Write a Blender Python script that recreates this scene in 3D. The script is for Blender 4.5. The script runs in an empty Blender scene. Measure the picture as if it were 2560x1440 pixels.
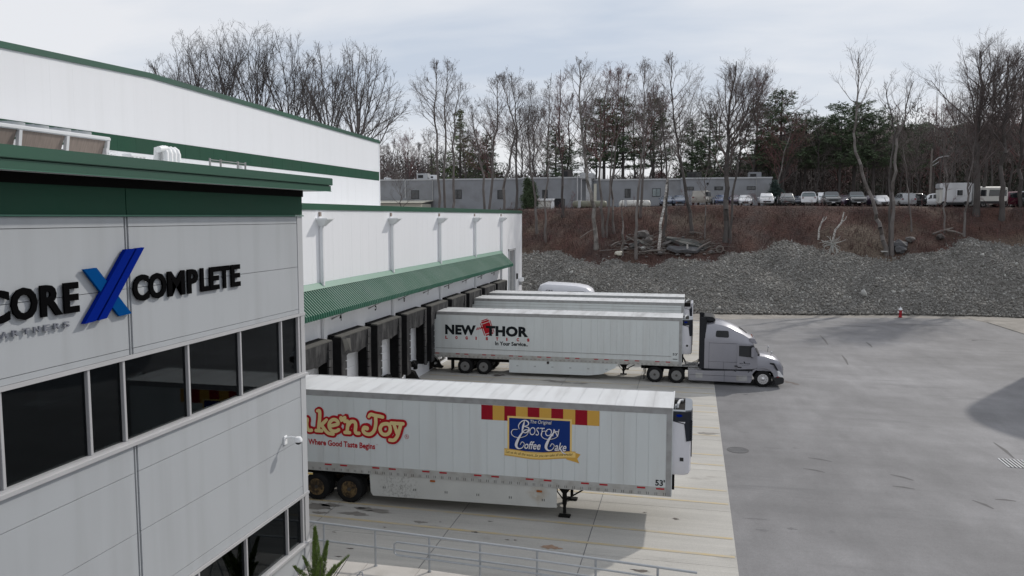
import bpy, bmesh, math, random
import numpy as np
from mathutils import Vector, Matrix
random.seed(7); rng = np.random.RandomState(7)
C = bpy.context.scene.collection
SC = bpy.context.scene
R_ = math.radians

# ------------------------------------------------------------------ camera, world, sun, exposure
H = 10.3
cam_d = bpy.data.cameras.new("camera"); cam = bpy.data.objects.new("camera", cam_d); C.objects.link(cam)
cam_d.lens = 28.0; cam_d.sensor_width = 36.0; cam_d.clip_end = 3000; cam_d.clip_start = 0.1
cam.location = (0, 0, H)
cam.rotation_euler = (R_(90 - 5.137), 0, R_(12.735))
SC.camera = cam
F_ = 1991.1
_rot = cam.rotation_euler.to_matrix()
def ray(px, py):
    return _rot @ Vector((px - 1280.0, -(py - 720.0), -F_))
def at_y(px, py, Y):
    d = ray(px, py); t = Y / d.y
    return Vector((d.x * t, Y, H + d.z * t))
def at_z(px, py, Z):
    d = ray(px, py); t = (Z - H) / d.z
    return Vector((d.x * t, d.y * t, Z))
def at_x(px, py, X):
    d = ray(px, py); t = X / d.x
    return Vector((X, d.y * t, H + d.z * t))

world = bpy.data.worlds.new("World"); SC.world = world; world.use_nodes = True
wn = world.node_tree.nodes; wl = world.node_tree.links
for n in list(wn): wn.remove(n)
def N(nodes, t, **k):
    n = nodes.new(t)
    for a, b in k.items(): setattr(n, a, b)
    return n
SUN_AZ = math.atan2(0.75, 1.15); SUN_EL = math.atan(1 / math.hypot(0.75, 1.15))
sky = N(wn, 'ShaderNodeTexSky', sky_type='NISHITA', sun_disc=False)
sky.sun_elevation = SUN_EL; sky.sun_rotation = SUN_AZ
bg1 = N(wn, 'ShaderNodeBackground'); bg1.inputs[1].default_value = 0.10
wl.new(sky.outputs[0], bg1.inputs[0])
tc = N(wn, 'ShaderNodeTexCoord'); sp = N(wn, 'ShaderNodeSeparateXYZ'); wl.new(tc.outputs['Generated'], sp.inputs[0])
def M(nodes, links, op, a, b=None, clamp=False):
    n = nodes.new('ShaderNodeMath'); n.operation = op; n.use_clamp = clamp
    for i, v in enumerate((a, b)):
        if v is None: continue
        if isinstance(v, (int, float)): n.inputs[i].default_value = v
        else: links.new(v, n.inputs[i])
    return n.outputs[0]
zz = M(wn, wl, 'ADD', M(wn, wl, 'MAXIMUM', sp.outputs[2], 0.0), 0.17)
cx_ = N(wn, 'ShaderNodeCombineXYZ')
wl.new(M(wn, wl, 'DIVIDE', sp.outputs[0], zz), cx_.inputs[0])
wl.new(M(wn, wl, 'MULTIPLY', M(wn, wl, 'DIVIDE', sp.outputs[1], zz), 1.15), cx_.inputs[1])
def wnoise(scale, det, rough, off):
    m = N(wn, 'ShaderNodeMapping'); m.inputs['Location'].default_value = off; m.inputs['Rotation'].default_value = (0, 0, R_(-20))
    m.inputs['Scale'].default_value = (0.75, 1.3, 1)
    wl.new(cx_.outputs[0], m.inputs[0])
    n = N(wn, 'ShaderNodeTexNoise'); n.inputs['Scale'].default_value = scale; n.inputs['Detail'].default_value = det
    n.inputs['Roughness'].default_value = rough; n.inputs['Distortion'].default_value = 0.35
    wl.new(m.outputs[0], n.inputs[0]); return n.outputs[0]
n1 = wnoise(0.62, 4, 0.5, (3.1, 1.7, 0)); n2 = wnoise(2.6, 6, 0.55, (9.2, 4.4, 0))
mixn = M(wn, wl, 'ADD', M(wn, wl, 'MULTIPLY', n1, 0.78), M(wn, wl, 'MULTIPLY', n2, 0.22))
cr = N(wn, 'ShaderNodeValToRGB'); wl.new(mixn, cr.inputs[0])
e = cr.color_ramp.elements
e[0].position = 0.34; e[0].color = (0.53, 0.59, 0.685, 1)
e[1].position = 0.56; e[1].color = (0.77, 0.78, 0.81, 1)
e2 = cr.color_ramp.elements.new(0.46); e2.color = (0.66, 0.695, 0.755, 1)
bg2 = N(wn, 'ShaderNodeBackground'); bg2.inputs[1].default_value = 1.04; hz_ = N(wn, 'ShaderNodeMapRange'); hz_.inputs[1].default_value = 0.0; hz_.inputs[2].default_value = 0.16; hz_.inputs[3].default_value = 0.55; hz_.inputs[4].default_value = 0.0
wl.new(sp.outputs[2], hz_.inputs[0])
hm_ = N(wn, 'ShaderNodeMix', data_type='RGBA'); wl.new(hz_.outputs[0], hm_.inputs[0]); wl.new(cr.outputs[0], hm_.inputs[6]); hm_.inputs[7].default_value = (0.76, 0.77, 0.80, 1)
wl.new(hm_.outputs[2], bg2.inputs[0])
mx = N(wn, 'ShaderNodeMixShader'); mx.inputs[0].default_value = 0.93
wl.new(bg1.outputs[0], mx.inputs[1]); wl.new(bg2.outputs[0], mx.inputs[2])
wo = N(wn, 'ShaderNodeOutputWorld'); wl.new(mx.outputs[0], wo.inputs[0])

sun_d = bpy.data.lights.new("sun", 'SUN'); sun_d.energy = 2.1; sun_d.angle = R_(1.2); sun_d.color = (1.0, 0.95, 0.88)
sun = bpy.data.objects.new("sun", sun_d); C.objects.link(sun)
sun.rotation_euler = Vector((-0.75, -1.15, -1.0)).to_track_quat('-Z', 'Y').to_euler()
sun.location = (30, 40, 60)
SC.view_settings.view_transform = 'Standard'; SC.view_settings.look = 'None'
SC.view_settings.exposure = 0.07; SC.view_settings.gamma = 1.0; SC.view_settings.use_curve_mapping = False
SC.render.engine = 'CYCLES'
SC.cycles.max_bounces = 7; SC.cycles.transparent_max_bounces = 8; SC.cycles.caustics_reflective = False; SC.cycles.caustics_refractive = False

# ------------------------------------------------------------------ materials
MATS = {}
def mat(name, col, rough=0.6, metal=0.0, var=0.06, scale=1.5, bump=0.0, bscale=40.0, stretch=(1, 1, 1), spec=0.5,
        dirt=None, dirt_pos=(0.55, 0.75), dirt_scale=0.8, dirt_stretch=(1, 1, 1), coat=0.0, island=0.0, alpha=None):
    """Principled material with noise variation; dirt = second colour mixed in by a thresholded noise"""
    m = bpy.data.materials.new(name); m.use_nodes = True; MATS[name] = m
    nt = m.node_tree; nn = nt.nodes; ll = nt.links
    b = nn['Principled BSDF']
    b.inputs['Roughness'].default_value = rough; b.inputs['Metallic'].default_value = metal
    b.inputs['Specular IOR Level'].default_value = spec
    if coat: b.inputs['Coat Weight'].default_value = coat; b.inputs['Coat Roughness'].default_value = 0.15
    g = nn.new('ShaderNodeNewGeometry')
    def noise(sc, det, st, off=0.0):
        mp = nn.new('ShaderNodeMapping'); mp.inputs['Scale'].default_value = st; mp.inputs['Location'].default_value = (off, off * 1.7, off * .6)
        ll.new(g.outputs['Position'], mp.inputs[0])
        n = nn.new('ShaderNodeTexNoise'); n.inputs['Scale'].default_value = sc; n.inputs['Detail'].default_value = det
        ll.new(mp.outputs[0], n.inputs[0]); return n.outputs[0]
    c = col
    last = None
    if var or island:
        hs = nn.new('ShaderNodeHueSaturation'); hs.inputs['Color'].default_value = (*col, 1)
        v = M(nn, ll, 'ADD', M(nn, ll, 'MULTIPLY', M(nn, ll, 'SUBTRACT', noise(scale, 4, stretch), 0.5), var * 4), 1.0)
        if island:
            v = M(nn, ll, 'ADD', v, M(nn, ll, 'MULTIPLY', M(nn, ll, 'SUBTRACT', g.outputs['Random Per Island'], 0.5), island * 2))
        ll.new(v, hs.inputs['Value']); last = hs.outputs[0]
    if dirt:
        r = nn.new('ShaderNodeValToRGB'); ll.new(noise(dirt_scale, 6, dirt_stretch, 7.3), r.inputs[0])
        r.color_ramp.elements[0].position = dirt_pos[0]; r.color_ramp.elements[0].color = (0, 0, 0, 1)
        r.color_ramp.elements[1].position = dirt_pos[1]; r.color_ramp.elements[1].color = (1, 1, 1, 1)
        mxx = nn.new('ShaderNodeMix'); mxx.data_type = 'RGBA'
        ll.new(r.outputs[0], mxx.inputs[0])
        if last: ll.new(last, mxx.inputs[6])
        else: mxx.inputs[6].default_value = (*col, 1)
        mxx.inputs[7].default_value = (*dirt, 1); last = mxx.outputs[2]
    if last: ll.new(last, b.inputs['Base Color'])
    else: b.inputs['Base Color'].default_value = (*col, 1)
    if bump:
        bp = nn.new('ShaderNodeBump'); bp.inputs['Strength'].default_value = bump; bp.inputs['Distance'].default_value = 0.05
        ll.new(noise(bscale, 3, (1, 1, 1), 3.0), bp.inputs['Height']); ll.new(bp.outputs[0], b.inputs['Normal'])
    return m

mat('asphalt_far', (0.27, 0.27, 0.275))
mat('white_panel', (0.83, 0.84, 0.87), 0.45, var=0.015, scale=0.6, stretch=(1, 1, .12), dirt=(0.79, 0.80, 0.825), dirt_pos=(.52, .85), dirt_scale=1.2, dirt_stretch=(2, 2, .08))
mat('grey_panel', (0.42, 0.44, 0.46), 0.5, var=0.02, scale=0.8, dirt=(0.375, 0.39, 0.405), dirt_pos=(.48, .8), dirt_scale=1.3, dirt_stretch=(1, 1.6, .12))
mat('grey_trim', (0.48, 0.49, 0.505), 0.4, var=0.02)
mat('joint_dark', (0.16, 0.16, 0.165), 0.8, var=0)
mat('green_metal', (0.008, 0.062, 0.034), 0.55, var=0.05, scale=1.0, dirt=(0.014, 0.06, 0.036), dirt_pos=(.4, .7), dirt_scale=.35, spec=.25)
mat('green_fascia', (0.032, 0.105, 0.066), 0.35, var=0.05, scale=.5, dirt=(0.05, 0.095, 0.075), dirt_pos=(.4, .7), dirt_scale=.3, dirt_stretch=(.3, .3, 1))
mat('green_roofing', (0.024, 0.118, 0.073), 0.45, var=0.08, scale=.6, dirt=(0.055, 0.145, 0.105), dirt_pos=(.42, .7), dirt_scale=.4)
mat('green_flashing', (0.075, 0.20, 0.145), 0.4, var=0.05)
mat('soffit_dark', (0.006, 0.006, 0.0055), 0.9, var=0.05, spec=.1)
mat('soffit_white', (0.7, 0.72, 0.72), 0.6, var=0.02)
mat('aluminium', (0.52, 0.52, 0.53), 0.5, metal=0.3, var=0.05)
mat('dull_metal', (0.42, 0.42, 0.42), 0.5, metal=0.5, var=0.1, scale=4, dirt=(0.25, 0.23, 0.20), dirt_pos=(.5, .8), dirt_scale=2.5)
mat('galvanised', (0.36, 0.38, 0.40), 0.5, metal=0.2, var=0.08, scale=6)
mat('white_pipe', (0.75, 0.76, 0.78), 0.5, var=0.04)
mat('white_wrap', (0.85, 0.86, 0.87), 0.55, var=0.05, bump=.3, bscale=9)
mat('coil_brown', (0.30, 0.245, 0.215), 0.8, var=0.16, scale=2.5, stretch=(1, 6, .8))
mat('black_plastic', (0.015, 0.015, 0.017), 0.55, var=0.1)
mat('black_rubber', (0.012, 0.012, 0.0125), 0.9, var=0.25, scale=4, spec=.2)
mat('shelter_black', (0.008, 0.008, 0.009), 0.85, var=0.3, scale=3, spec=.2)
mat('shelter_worn', (0.03, 0.03, 0.032), 0.8, var=0.3, scale=3, spec=.25, dirt=(0.10, 0.10, 0.10), dirt_pos=(.5, .78), dirt_scale=2.2, dirt_stretch=(1, 1, .4), bump=.4, bscale=6)
mat('shelter_stripe', (0.095, 0.093, 0.086), 0.8, var=0.15, scale=3)
mat('trailer_white', (0.60, 0.635, 0.64), 0.4, var=0.025, scale=.7, dirt=(0.52, 0.535, 0.53), dirt_pos=(.5, .85), dirt_scale=1.1, dirt_stretch=(1.5, 1, .15))
mat('trailer_roof', (0.62, 0.63, 0.64), 0.5, var=0.05, scale=.5, dirt=(0.47, 0.47, 0.47), dirt_pos=(.5, .8), dirt_scale=.9, dirt_stretch=(2.2, .35, 1))
mat('trailer_roof_dirty', (0.58, 0.59, 0.60), 0.5, var=0.06, scale=.5, dirt=(0.33, 0.33, 0.33), dirt_pos=(.45, .8), dirt_scale=1.0, dirt_stretch=(1.8, .3, 1))
mat('rail_grey', (0.33, 0.335, 0.34), 0.45, metal=.3, var=0.06, scale=3, dirt=(0.24, 0.235, 0.23), dirt_pos=(.45, .8), dirt_scale=3)
mat('rail_dirty', (0.42, 0.42, 0.405), 0.55, metal=.1, var=0.08, scale=4, dirt=(0.30, 0.28, 0.25), dirt_pos=(.45, .8), dirt_scale=3)
mat('skirt_white', (0.53, 0.535, 0.51), 0.5, var=0.04, scale=.8, dirt=(0.42, 0.41, 0.37), dirt_pos=(.5, .85), dirt_scale=1.5)
mat('tape_red', (0.36, 0.002, 0.012), 0.4, var=0.1)
mat('decal_red', (0.27, 0.0, 0.012), 0.5, spec=.25, var=0.04)
mat('decal_red_bright', (0.40, 0.003, 0.012), 0.5, spec=.25, var=0.04)
mat('decal_gold', (0.58, 0.33, 0.05), 0.4, var=0.03)
mat('decal_gold_light', (0.75, 0.53, 0.17), 0.4, var=0.03)
mat('decal_blue', (0.0, 0.025, 0.17), 0.5, spec=.25, var=0.04)
mat('decal_cream', (0.68, 0.55, 0.26), 0.45, var=0.02)
mat('decal_white', (0.72, 0.70, 0.74), 0.45, var=0.02)
mat('decal_black', (0.005, 0.008, 0.011), 0.6, var=0, spec=.2)
mat('decal_brown', (0.12, 0.06, 0.01), 0.5, var=0)
mat('decal_orange', (0.34, 0.09, 0.012), 0.4, var=0.05)
mat('wheel_dark', (0.055, 0.05, 0.045), 0.6, metal=.4, var=0.2, scale=8)
mat('wheel_rust', (0.16, 0.105, 0.045), 0.6, metal=.4, var=0.3, scale=6, dirt=(0.03, .02, .012), dirt_pos=(.38, .58), dirt_scale=7)
mat('wheel_silver', (0.65, 0.65, 0.66), 0.25, metal=.85, var=0.05)
mat('wheel_grey', (0.20, 0.20, 0.20), 0.5, metal=.5, var=0.15, scale=8)
mat('undercarriage', (0.010, 0.0095, 0.009), 0.9, var=0.3, scale=4, spec=.2)
mat('tractor_grey', (0.30, 0.30, 0.335), 0.32, metal=.35, var=0.02, scale=.6, coat=.4)
mat('tractor_dark', (0.014, 0.015, 0.019), 0.6, var=0.1, spec=.3)
mat('unit_white', (0.66, 0.66, 0.70), 0.35, var=0.02)
mat('unit_dark', (0.018, 0.021, 0.030), 0.6, var=0.1, spec=.3)
mat('unit_top', (0.20, 0.22, 0.25), 0.5, var=0.1)
mat('lamp_glass', (0.75, 0.75, 0.76), 0.12, var=0)
mat('sign_black', (0.003, 0.003, 0.0035), 1.0, var=0.05, spec=.04)
mat('sign_blue_dark', (0.0, 0.014, 0.21), 0.9, var=0.02, spec=.05)
mat('sign_blue_light', (0.0, 0.062, 0.23), 0.9, var=0.02, spec=.05)
mat('sign_silver', (0.36, 0.37, 0.41), 0.4, var=0.02)
mat('letter_grey', (0.17, 0.18, 0.21), 0.5, var=0.02)
mat('slate_debris', (0.055, 0.058, 0.056), 0.85, var=0.35, scale=2)
mat('pale_stone', (0.42, 0.42, 0.40), 0.9, var=0.15, scale=5, bump=.5, bscale=8)
mat('dark_stone', (0.10, 0.10, 0.105), 0.9, var=0.25, scale=3, bump=.5, bscale=8)
mat('boulder_grey', (0.15, 0.14, 0.135), 0.9, var=0.25, scale=3, bump=.5, bscale=8)
mat('bark_dark', (0.082, 0.073, 0.069), 0.9, var=0.25, scale=2, stretch=(2, 2, .5))
mat('bark_grey', (0.15, 0.135, 0.127), 0.9, var=0.25, scale=2, stretch=(2, 2, .5))
mat('bark_pale', (0.22, 0.205, 0.19), 0.9, var=0.25, scale=2, stretch=(2, 2, .5), dirt=(.12, .11, .1), dirt_pos=(.45, .6), dirt_scale=1.5)
mat('bark_birch', (0.55, 0.53, 0.50), 0.8, var=0.15, scale=2, dirt=(.10, .09, .08), dirt_pos=(.5, .6), dirt_scale=3, dirt_stretch=(1, 1, 4))
mat('twig_brown', (0.125, 0.102, 0.096), 0.9, var=0.3, scale=.4)
mat('twig_grey', (0.165, 0.142, 0.134), 0.9, var=0.3, scale=.4)
mat('twig_red', (0.15, 0.072, 0.070), 0.9, var=0.3, scale=.4)
mat('twig_dark', (0.090, 0.080, 0.078), 0.9, var=0.3, scale=.4)
mat('needle_dark', (0.078, 0.112, 0.058), 0.8, var=0.3, scale=.5, island=.35)
mat('needle_green', (0.105, 0.155, 0.045), 0.8, var=0.3, scale=.5, island=.35)
mat('needle_blue', (0.045, 0.075, 0.065), 0.8, var=0.25, scale=.7, island=.3)
mat('juniper_green', (0.13, 0.20, 0.04), 0.7, var=0.3, scale=5, island=.35)
mat('log_grey', (0.17, 0.15, 0.135), 0.9, var=0.3, scale=3)
mat('block_wall', (0.275, 0.285, 0.305), 0.8, var=0.08, scale=.35, dirt=(0.20, 0.20, 0.205), dirt_pos=(.45, .75), dirt_scale=.5)
mat('parapet_cap', (0.46, 0.47, 0.48), 0.6, var=0.05)
mat('cream_metal', (0.55, 0.53, 0.45), 0.5, var=0.05)
mat('tank_olive', (0.20, 0.20, 0.15), 0.5, var=0.1)
mat('tank_white', (0.62, 0.61, 0.57), 0.45, var=0.05)
mat('car_glass', (0.16, 0.20, 0.21), 0.08, var=0, spec=.9)
mat('car_glass_dark', (0.02, 0.023, 0.026), 0.06, var=0, spec=.8)
mat('skin_dark', (0.05, 0.05, 0.055), .8)
for nm, c in dict(white=(.68, .69, .71), silver=(.40, .42, .44), blue=(.04, .07, .16), navy=(.02, .03, .06), black=(.015, .016, .018), maroon=(.11, .01, .03), purple=(.06, .04, .07), grey=(.10, .105, .11), beige=(.42, .40, .36), slate=(.09, .12, .18)).items():
    mat('car_' + nm, c, 0.22, metal=.2, var=0.0, coat=.6)
mat('hydrant_red', (0.35, 0.01, 0.02), .5)
mat('yellow_marker', (0.65, .45, .05), .5)
mat('tail_red', (0.25, 0.005, 0.01), .3)

# tinted glazing: see-through with a mirror sheen
def glass_mat(name, tint, refl):
    m = bpy.data.materials.new(name); m.use_nodes = True; MATS[name] = m
    nn = m.node_tree.nodes; ll = m.node_tree.links
    for n in list(nn): nn.remove(n)
    o = nn.new('ShaderNodeOutputMaterial'); t = nn.new('ShaderNodeBsdfTransparent'); t.inputs[0].default_value = (*tint, 1)
    g = nn.new('ShaderNodeBsdfGlossy'); g.inputs['Roughness'].default_value = 0.02; g.inputs[0].default_value = (.9, .95, 1, 1)
    fr = nn.new('ShaderNodeFresnel'); fr.inputs[0].default_value = 1.45
    mm = nn.new('ShaderNodeMixShader')
    ll.new(M(nn, ll, 'MULTIPLY', fr.outputs[0], refl, True), mm.inputs[0])
    ll.new(t.outputs[0], mm.inputs[1]); ll.new(g.outputs[0], mm.inputs[2]); ll.new(mm.outputs[0], o.inputs[0])
glass_mat('window_glass', (.12, .14, .14), .5)
glass_mat('cab_glass', (.35, .38, .38), .9)

mat('skid_rubber', (.085, .083, .085), .8, var=.15, scale=8)
# ground materials
def ground_mat(name, build):
    m = bpy.data.materials.new(name); m.use_nodes = True; MATS[name] = m
    nn = m.node_tree.nodes; ll = m.node_tree.links; b = nn['Principled BSDF']
    g = nn.new('ShaderNodeNewGeometry')
    def noise(sc, det=4, st=(1, 1, 1), off=0.0, rough=.5, dist=0.0, rot=0.0):
        mp = nn.new('ShaderNodeMapping'); mp.inputs['Scale'].default_value = st; mp.inputs['Location'].default_value = (off, off * 1.7, 0)
        mp.inputs['Rotation'].default_value = (0, 0, rot)
        ll.new(g.outputs['Position'], mp.inputs[0])
        n = nn.new('ShaderNodeTexNoise'); n.inputs['Scale'].default_value = sc; n.inputs['Detail'].default_value = det
        n.inputs['Roughness'].default_value = rough; n.inputs['Distortion'].default_value = dist
        ll.new(mp.outputs[0], n.inputs[0]); return n.outputs[0]
    def ramp(v, p0, p1, a=0.0, b_=1.0):
        r = nn.new('ShaderNodeMapRange'); r.inputs[1].default_value = p0; r.inputs[2].default_value = p1
        r.inputs[3].default_value = a; r.inputs[4].default_value = b_; ll.new(v, r.inputs[0]); return r.outputs[0]
    def mixc(f, a, b_):
        x = nn.new('ShaderNodeMix'); x.data_type = 'RGBA'
        ll.new(f, x.inputs[0])
        for i, v in ((6, a), (7, b_)):
            if isinstance(v, tuple): x.inputs[i].default_value = (*v, 1)
            else: ll.new(v, x.inputs[i])
        return x.outputs[2]
    def scl(c, v):
        h = nn.new('ShaderNodeHueSaturation')
        if isinstance(c, tuple): h.inputs['Color'].default_value = (*c, 1)
        else: ll.new(c, h.inputs['Color'])
        ll.new(v, h.inputs['Value']); return h.outputs[0]
    build(b, nn, ll, noise, ramp, mixc, scl, g)
def asphalt(b, nn, ll, noise, ramp, mixc, scl, g):
    base = scl((0.200, 0.197, 0.202), ramp(noise(.075, 6, (.8, 1.3, 1), 3, .6), .3, .7, .74, 1.22))
    base = scl(base, ramp(noise(.9, 5, (1, .45, 1), 11, .6, rot=.6), .3, .7, .90, 1.10))
    base = scl(base, ramp(noise(38, 2), .3, .7, .86, 1.14))
    # curved tyre sweeps
    tyre = ramp(noise(.55, 3, (.16, 1.6, 1), 5, .6, 1.6, .45), .56, .70)
    tyre2 = ramp(noise(.16, 3, off=21), .50, .62)
    base = mixc(M(nn, ll, 'MULTIPLY', M(nn, ll, 'MULTIPLY', tyre, tyre2), .55), base, (.12, .12, .125))
    base = scl(base, ramp(noise(.5, 5, (.12, 1.5, 1), 77, .6, .5, -.12), .35, .65, .94, 1.05))
    base = scl(base, ramp(noise(9, 4, rough=.7), .3, .7, .93, 1.07))
    sxyz = nn.new('ShaderNodeSeparateXYZ'); ll.new(g.outputs['Position'], sxyz.inputs[0])
    base = scl(base, ramp(sxyz.outputs[0], 1.5, 13, .90, 1.08)); base = scl(base, ramp(sxyz.outputs[1], 74, 86, 1.0, .86))
    base = scl(base, ramp(noise(.30, 6, (1, .5, 1), 91, .62, .8, .5), .32, .68, .86, 1.10))
    st = ramp(noise(.8, 6, off=41, rough=.7), .64, .72)
    base = mixc(M(nn, ll, 'MULTIPLY', st, .42), base, (.13, .12, .12))
    ll.new(base, b.inputs['Base Color']); b.inputs['Roughness'].default_value = .85
    bp = nn.new('ShaderNodeBump'); bp.inputs['Strength'].default_value = .35; bp.inputs['Distance'].default_value = .01
    ll.new(noise(60, 2), bp.inputs['Height']); ll.new(bp.outputs[0], b.inputs['Normal'])
ground_mat('asphalt', asphalt)
def concrete(b, nn, ll, noise, ramp, mixc, scl, g):
    oi = nn.new('ShaderNodeObjectInfo')
    base = scl((0.42, 0.405, 0.375), ramp(noise(.22, 5, off=3), .25, .75, .84, 1.14))
    base = scl(base, ramp(oi.outputs['Random'], 0, 1, .95, 1.05))
    base = scl(base, ramp(noise(.8, 5, (.18, 2.4, 1), 9, .6), .3, .7, .90, 1.09))
    base = scl(base, ramp(noise(1.0, 3, (.06, 14, 1), 15, .6), .3, .7, .95, 1.05))
    base = scl(base, ramp(noise(30, 2), .3, .7, .93, 1.07))
    st = ramp(noise(.42, 6, (.6, 1.3, 1), 23.0, .62), .60, .66)
    base = mixc(M(nn, ll, 'MULTIPLY', st, .45), base, (.20, .185, .165))
    sp_ = ramp(noise(2.3, 3, off=67), .735, .75)
    base = mixc(M(nn, ll, 'MULTIPLY', sp_, .6), base, (.10, .09, .085))
    ll.new(base, b.inputs['Base Color']); b.inputs['Roughness'].default_value = .8
ground_mat('concrete', concrete)
def line_paint(b, nn, ll, noise, ramp, mixc, scl, g):
    w = ramp(noise(1.5, 6, off=3, rough=.65), .34, .66)
    base = mixc(w, (.42, .385, .32), (.485, .385, .215))
    ll.new(base, b.inputs['Base Color']); b.inputs['Roughness'].default_value = .75
ground_mat('line_paint', line_paint)
def litter(b, nn, ll, noise, ramp, mixc, scl, g):
    base = mixc(ramp(noise(.35, 5), .35, .65), (.082, .040, .030), (.054, .034, .029))
    base = mixc(ramp(noise(.12, 4, off=8), .52, .66), base, (.125, .095, .072))
    base = scl(base, ramp(noise(7, 4), .25, .75, .55, 1.45))
    ll.new(base, b.inputs['Base Color']); b.inputs['Roughness'].default_value = .95
    bp = nn.new('ShaderNodeBump'); bp.inputs['Strength'].default_value = .8; bp.inputs['Distance'].default_value = .2
    ll.new(noise(4, 5), bp.inputs['Height']); ll.new(bp.outputs[0], b.inputs['Normal'])
ground_mat('leaf_litter', litter)
def gravelb(b, nn, ll, noise, ramp, mixc, scl, g):
    base = scl((.19, .182, .168), ramp(noise(4.5, 5, rough=.7), .3, .7, .4, 1.6))
    ll.new(base, b.inputs['Base Color']); b.inputs['Roughness'].default_value = .95
    bp = nn.new('ShaderNodeBump'); bp.inputs['Strength'].default_value = 1.; bp.inputs['Distance'].default_value = .2
    ll.new(noise(5, 4), bp.inputs['Height']); ll.new(bp.outputs[0], b.inputs['Normal'])
ground_mat('gravel_bed', gravelb)
def stonem(b, nn, ll, noise, ramp, mixc, scl, g):
    r = nn.new('ShaderNodeValToRGB'); ll.new(g.outputs['Random Per Island'], r.inputs[0])
    el = r.color_ramp.elements; el[0].position = 0; el[0].color = (.125, .117, .105, 1); el[1].position = 1; el[1].color = (.42, .42, .395, 1)
    for p, c in ((.35, (.185, .176, .160, 1)), (.6, (.222, .215, .200, 1)), (.8, (.258, .25, .233, 1)), (.94, (.31, .302, .285, 1))):
        x = el.new(p); x.color = c
    base = scl(r.outputs[0], ramp(noise(.3, 4, off=3), .3, .7, .84, 1.16))
    ll.new(base, b.inputs['Base Color']); b.inputs['Roughness'].default_value = .9
ground_mat('riprap', stonem)
def dirtm(b, nn, ll, noise, ramp, mixc, scl, g):
    base = scl((.27, .25, .225), ramp(noise(.5, 5), .3, .7, .8, 1.2)); base = scl(base, ramp(noise(14, 3), .3, .7, .8, 1.2))
    ll.new(base, b.inputs['Base Color']); b.inputs['Roughness'].default_value = .95
ground_mat('dirt', dirtm)
def carparkm(b, nn, ll, noise, ramp, mixc, scl, g):
    base = scl((.30, .29, .28), ramp(noise(.3, 5), .3, .7, .85, 1.15))
    ll.new(base, b.inputs['Base Color']); b.inputs['Roughness'].default_value = .95
ground_mat('old_asphalt', carparkm)
def skirtd(b, nn, ll, noise, ramp, mixc, scl, g):
    # spray of road grime just behind the rear wheels: a stain with its own place on the panel
    sx = nn.new('ShaderNodeSeparateXYZ'); ll.new(g.outputs['Position'], sx.inputs[0])
    d = M(nn, ll, 'ABSOLUTE', M(nn, ll, 'ADD', sx.outputs[0], 9.95)); m1 = ramp(d, .15, .85, 1, 0)
    dots = ramp(noise(16, 4, (1, 1, .7), rough=.75), .50, .60)
    f = M(nn, ll, 'MULTIPLY', M(nn, ll, 'MULTIPLY', m1, dots), .6)
    base = scl((.50, .505, .485), ramp(noise(1.2, 4), .3, .7, .94, 1.06))
    base = mixc(f, base, (.12, .11, .10))
    d2 = M(nn, ll, 'ADD', M(nn, ll, 'ABSOLUTE', M(nn, ll, 'ADD', sx.outputs[0], 4.95)), M(nn, ll, 'ABSOLUTE', M(nn, ll, 'SUBTRACT', sx.outputs[2], .92)))
    f2 = M(nn, ll, 'MULTIPLY', ramp(d2, .1, .5, 1, 0), ramp(noise(6, 3, off=2), .3, .6)); 
    base = mixc(M(nn, ll, 'MULTIPLY', f2, .6), base, (.30, .20, .09))
    ll.new(base, b.inputs['Base Color']); b.inputs['Roughness'].default_value = .5
ground_mat('skirt_grimy', skirtd)

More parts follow.
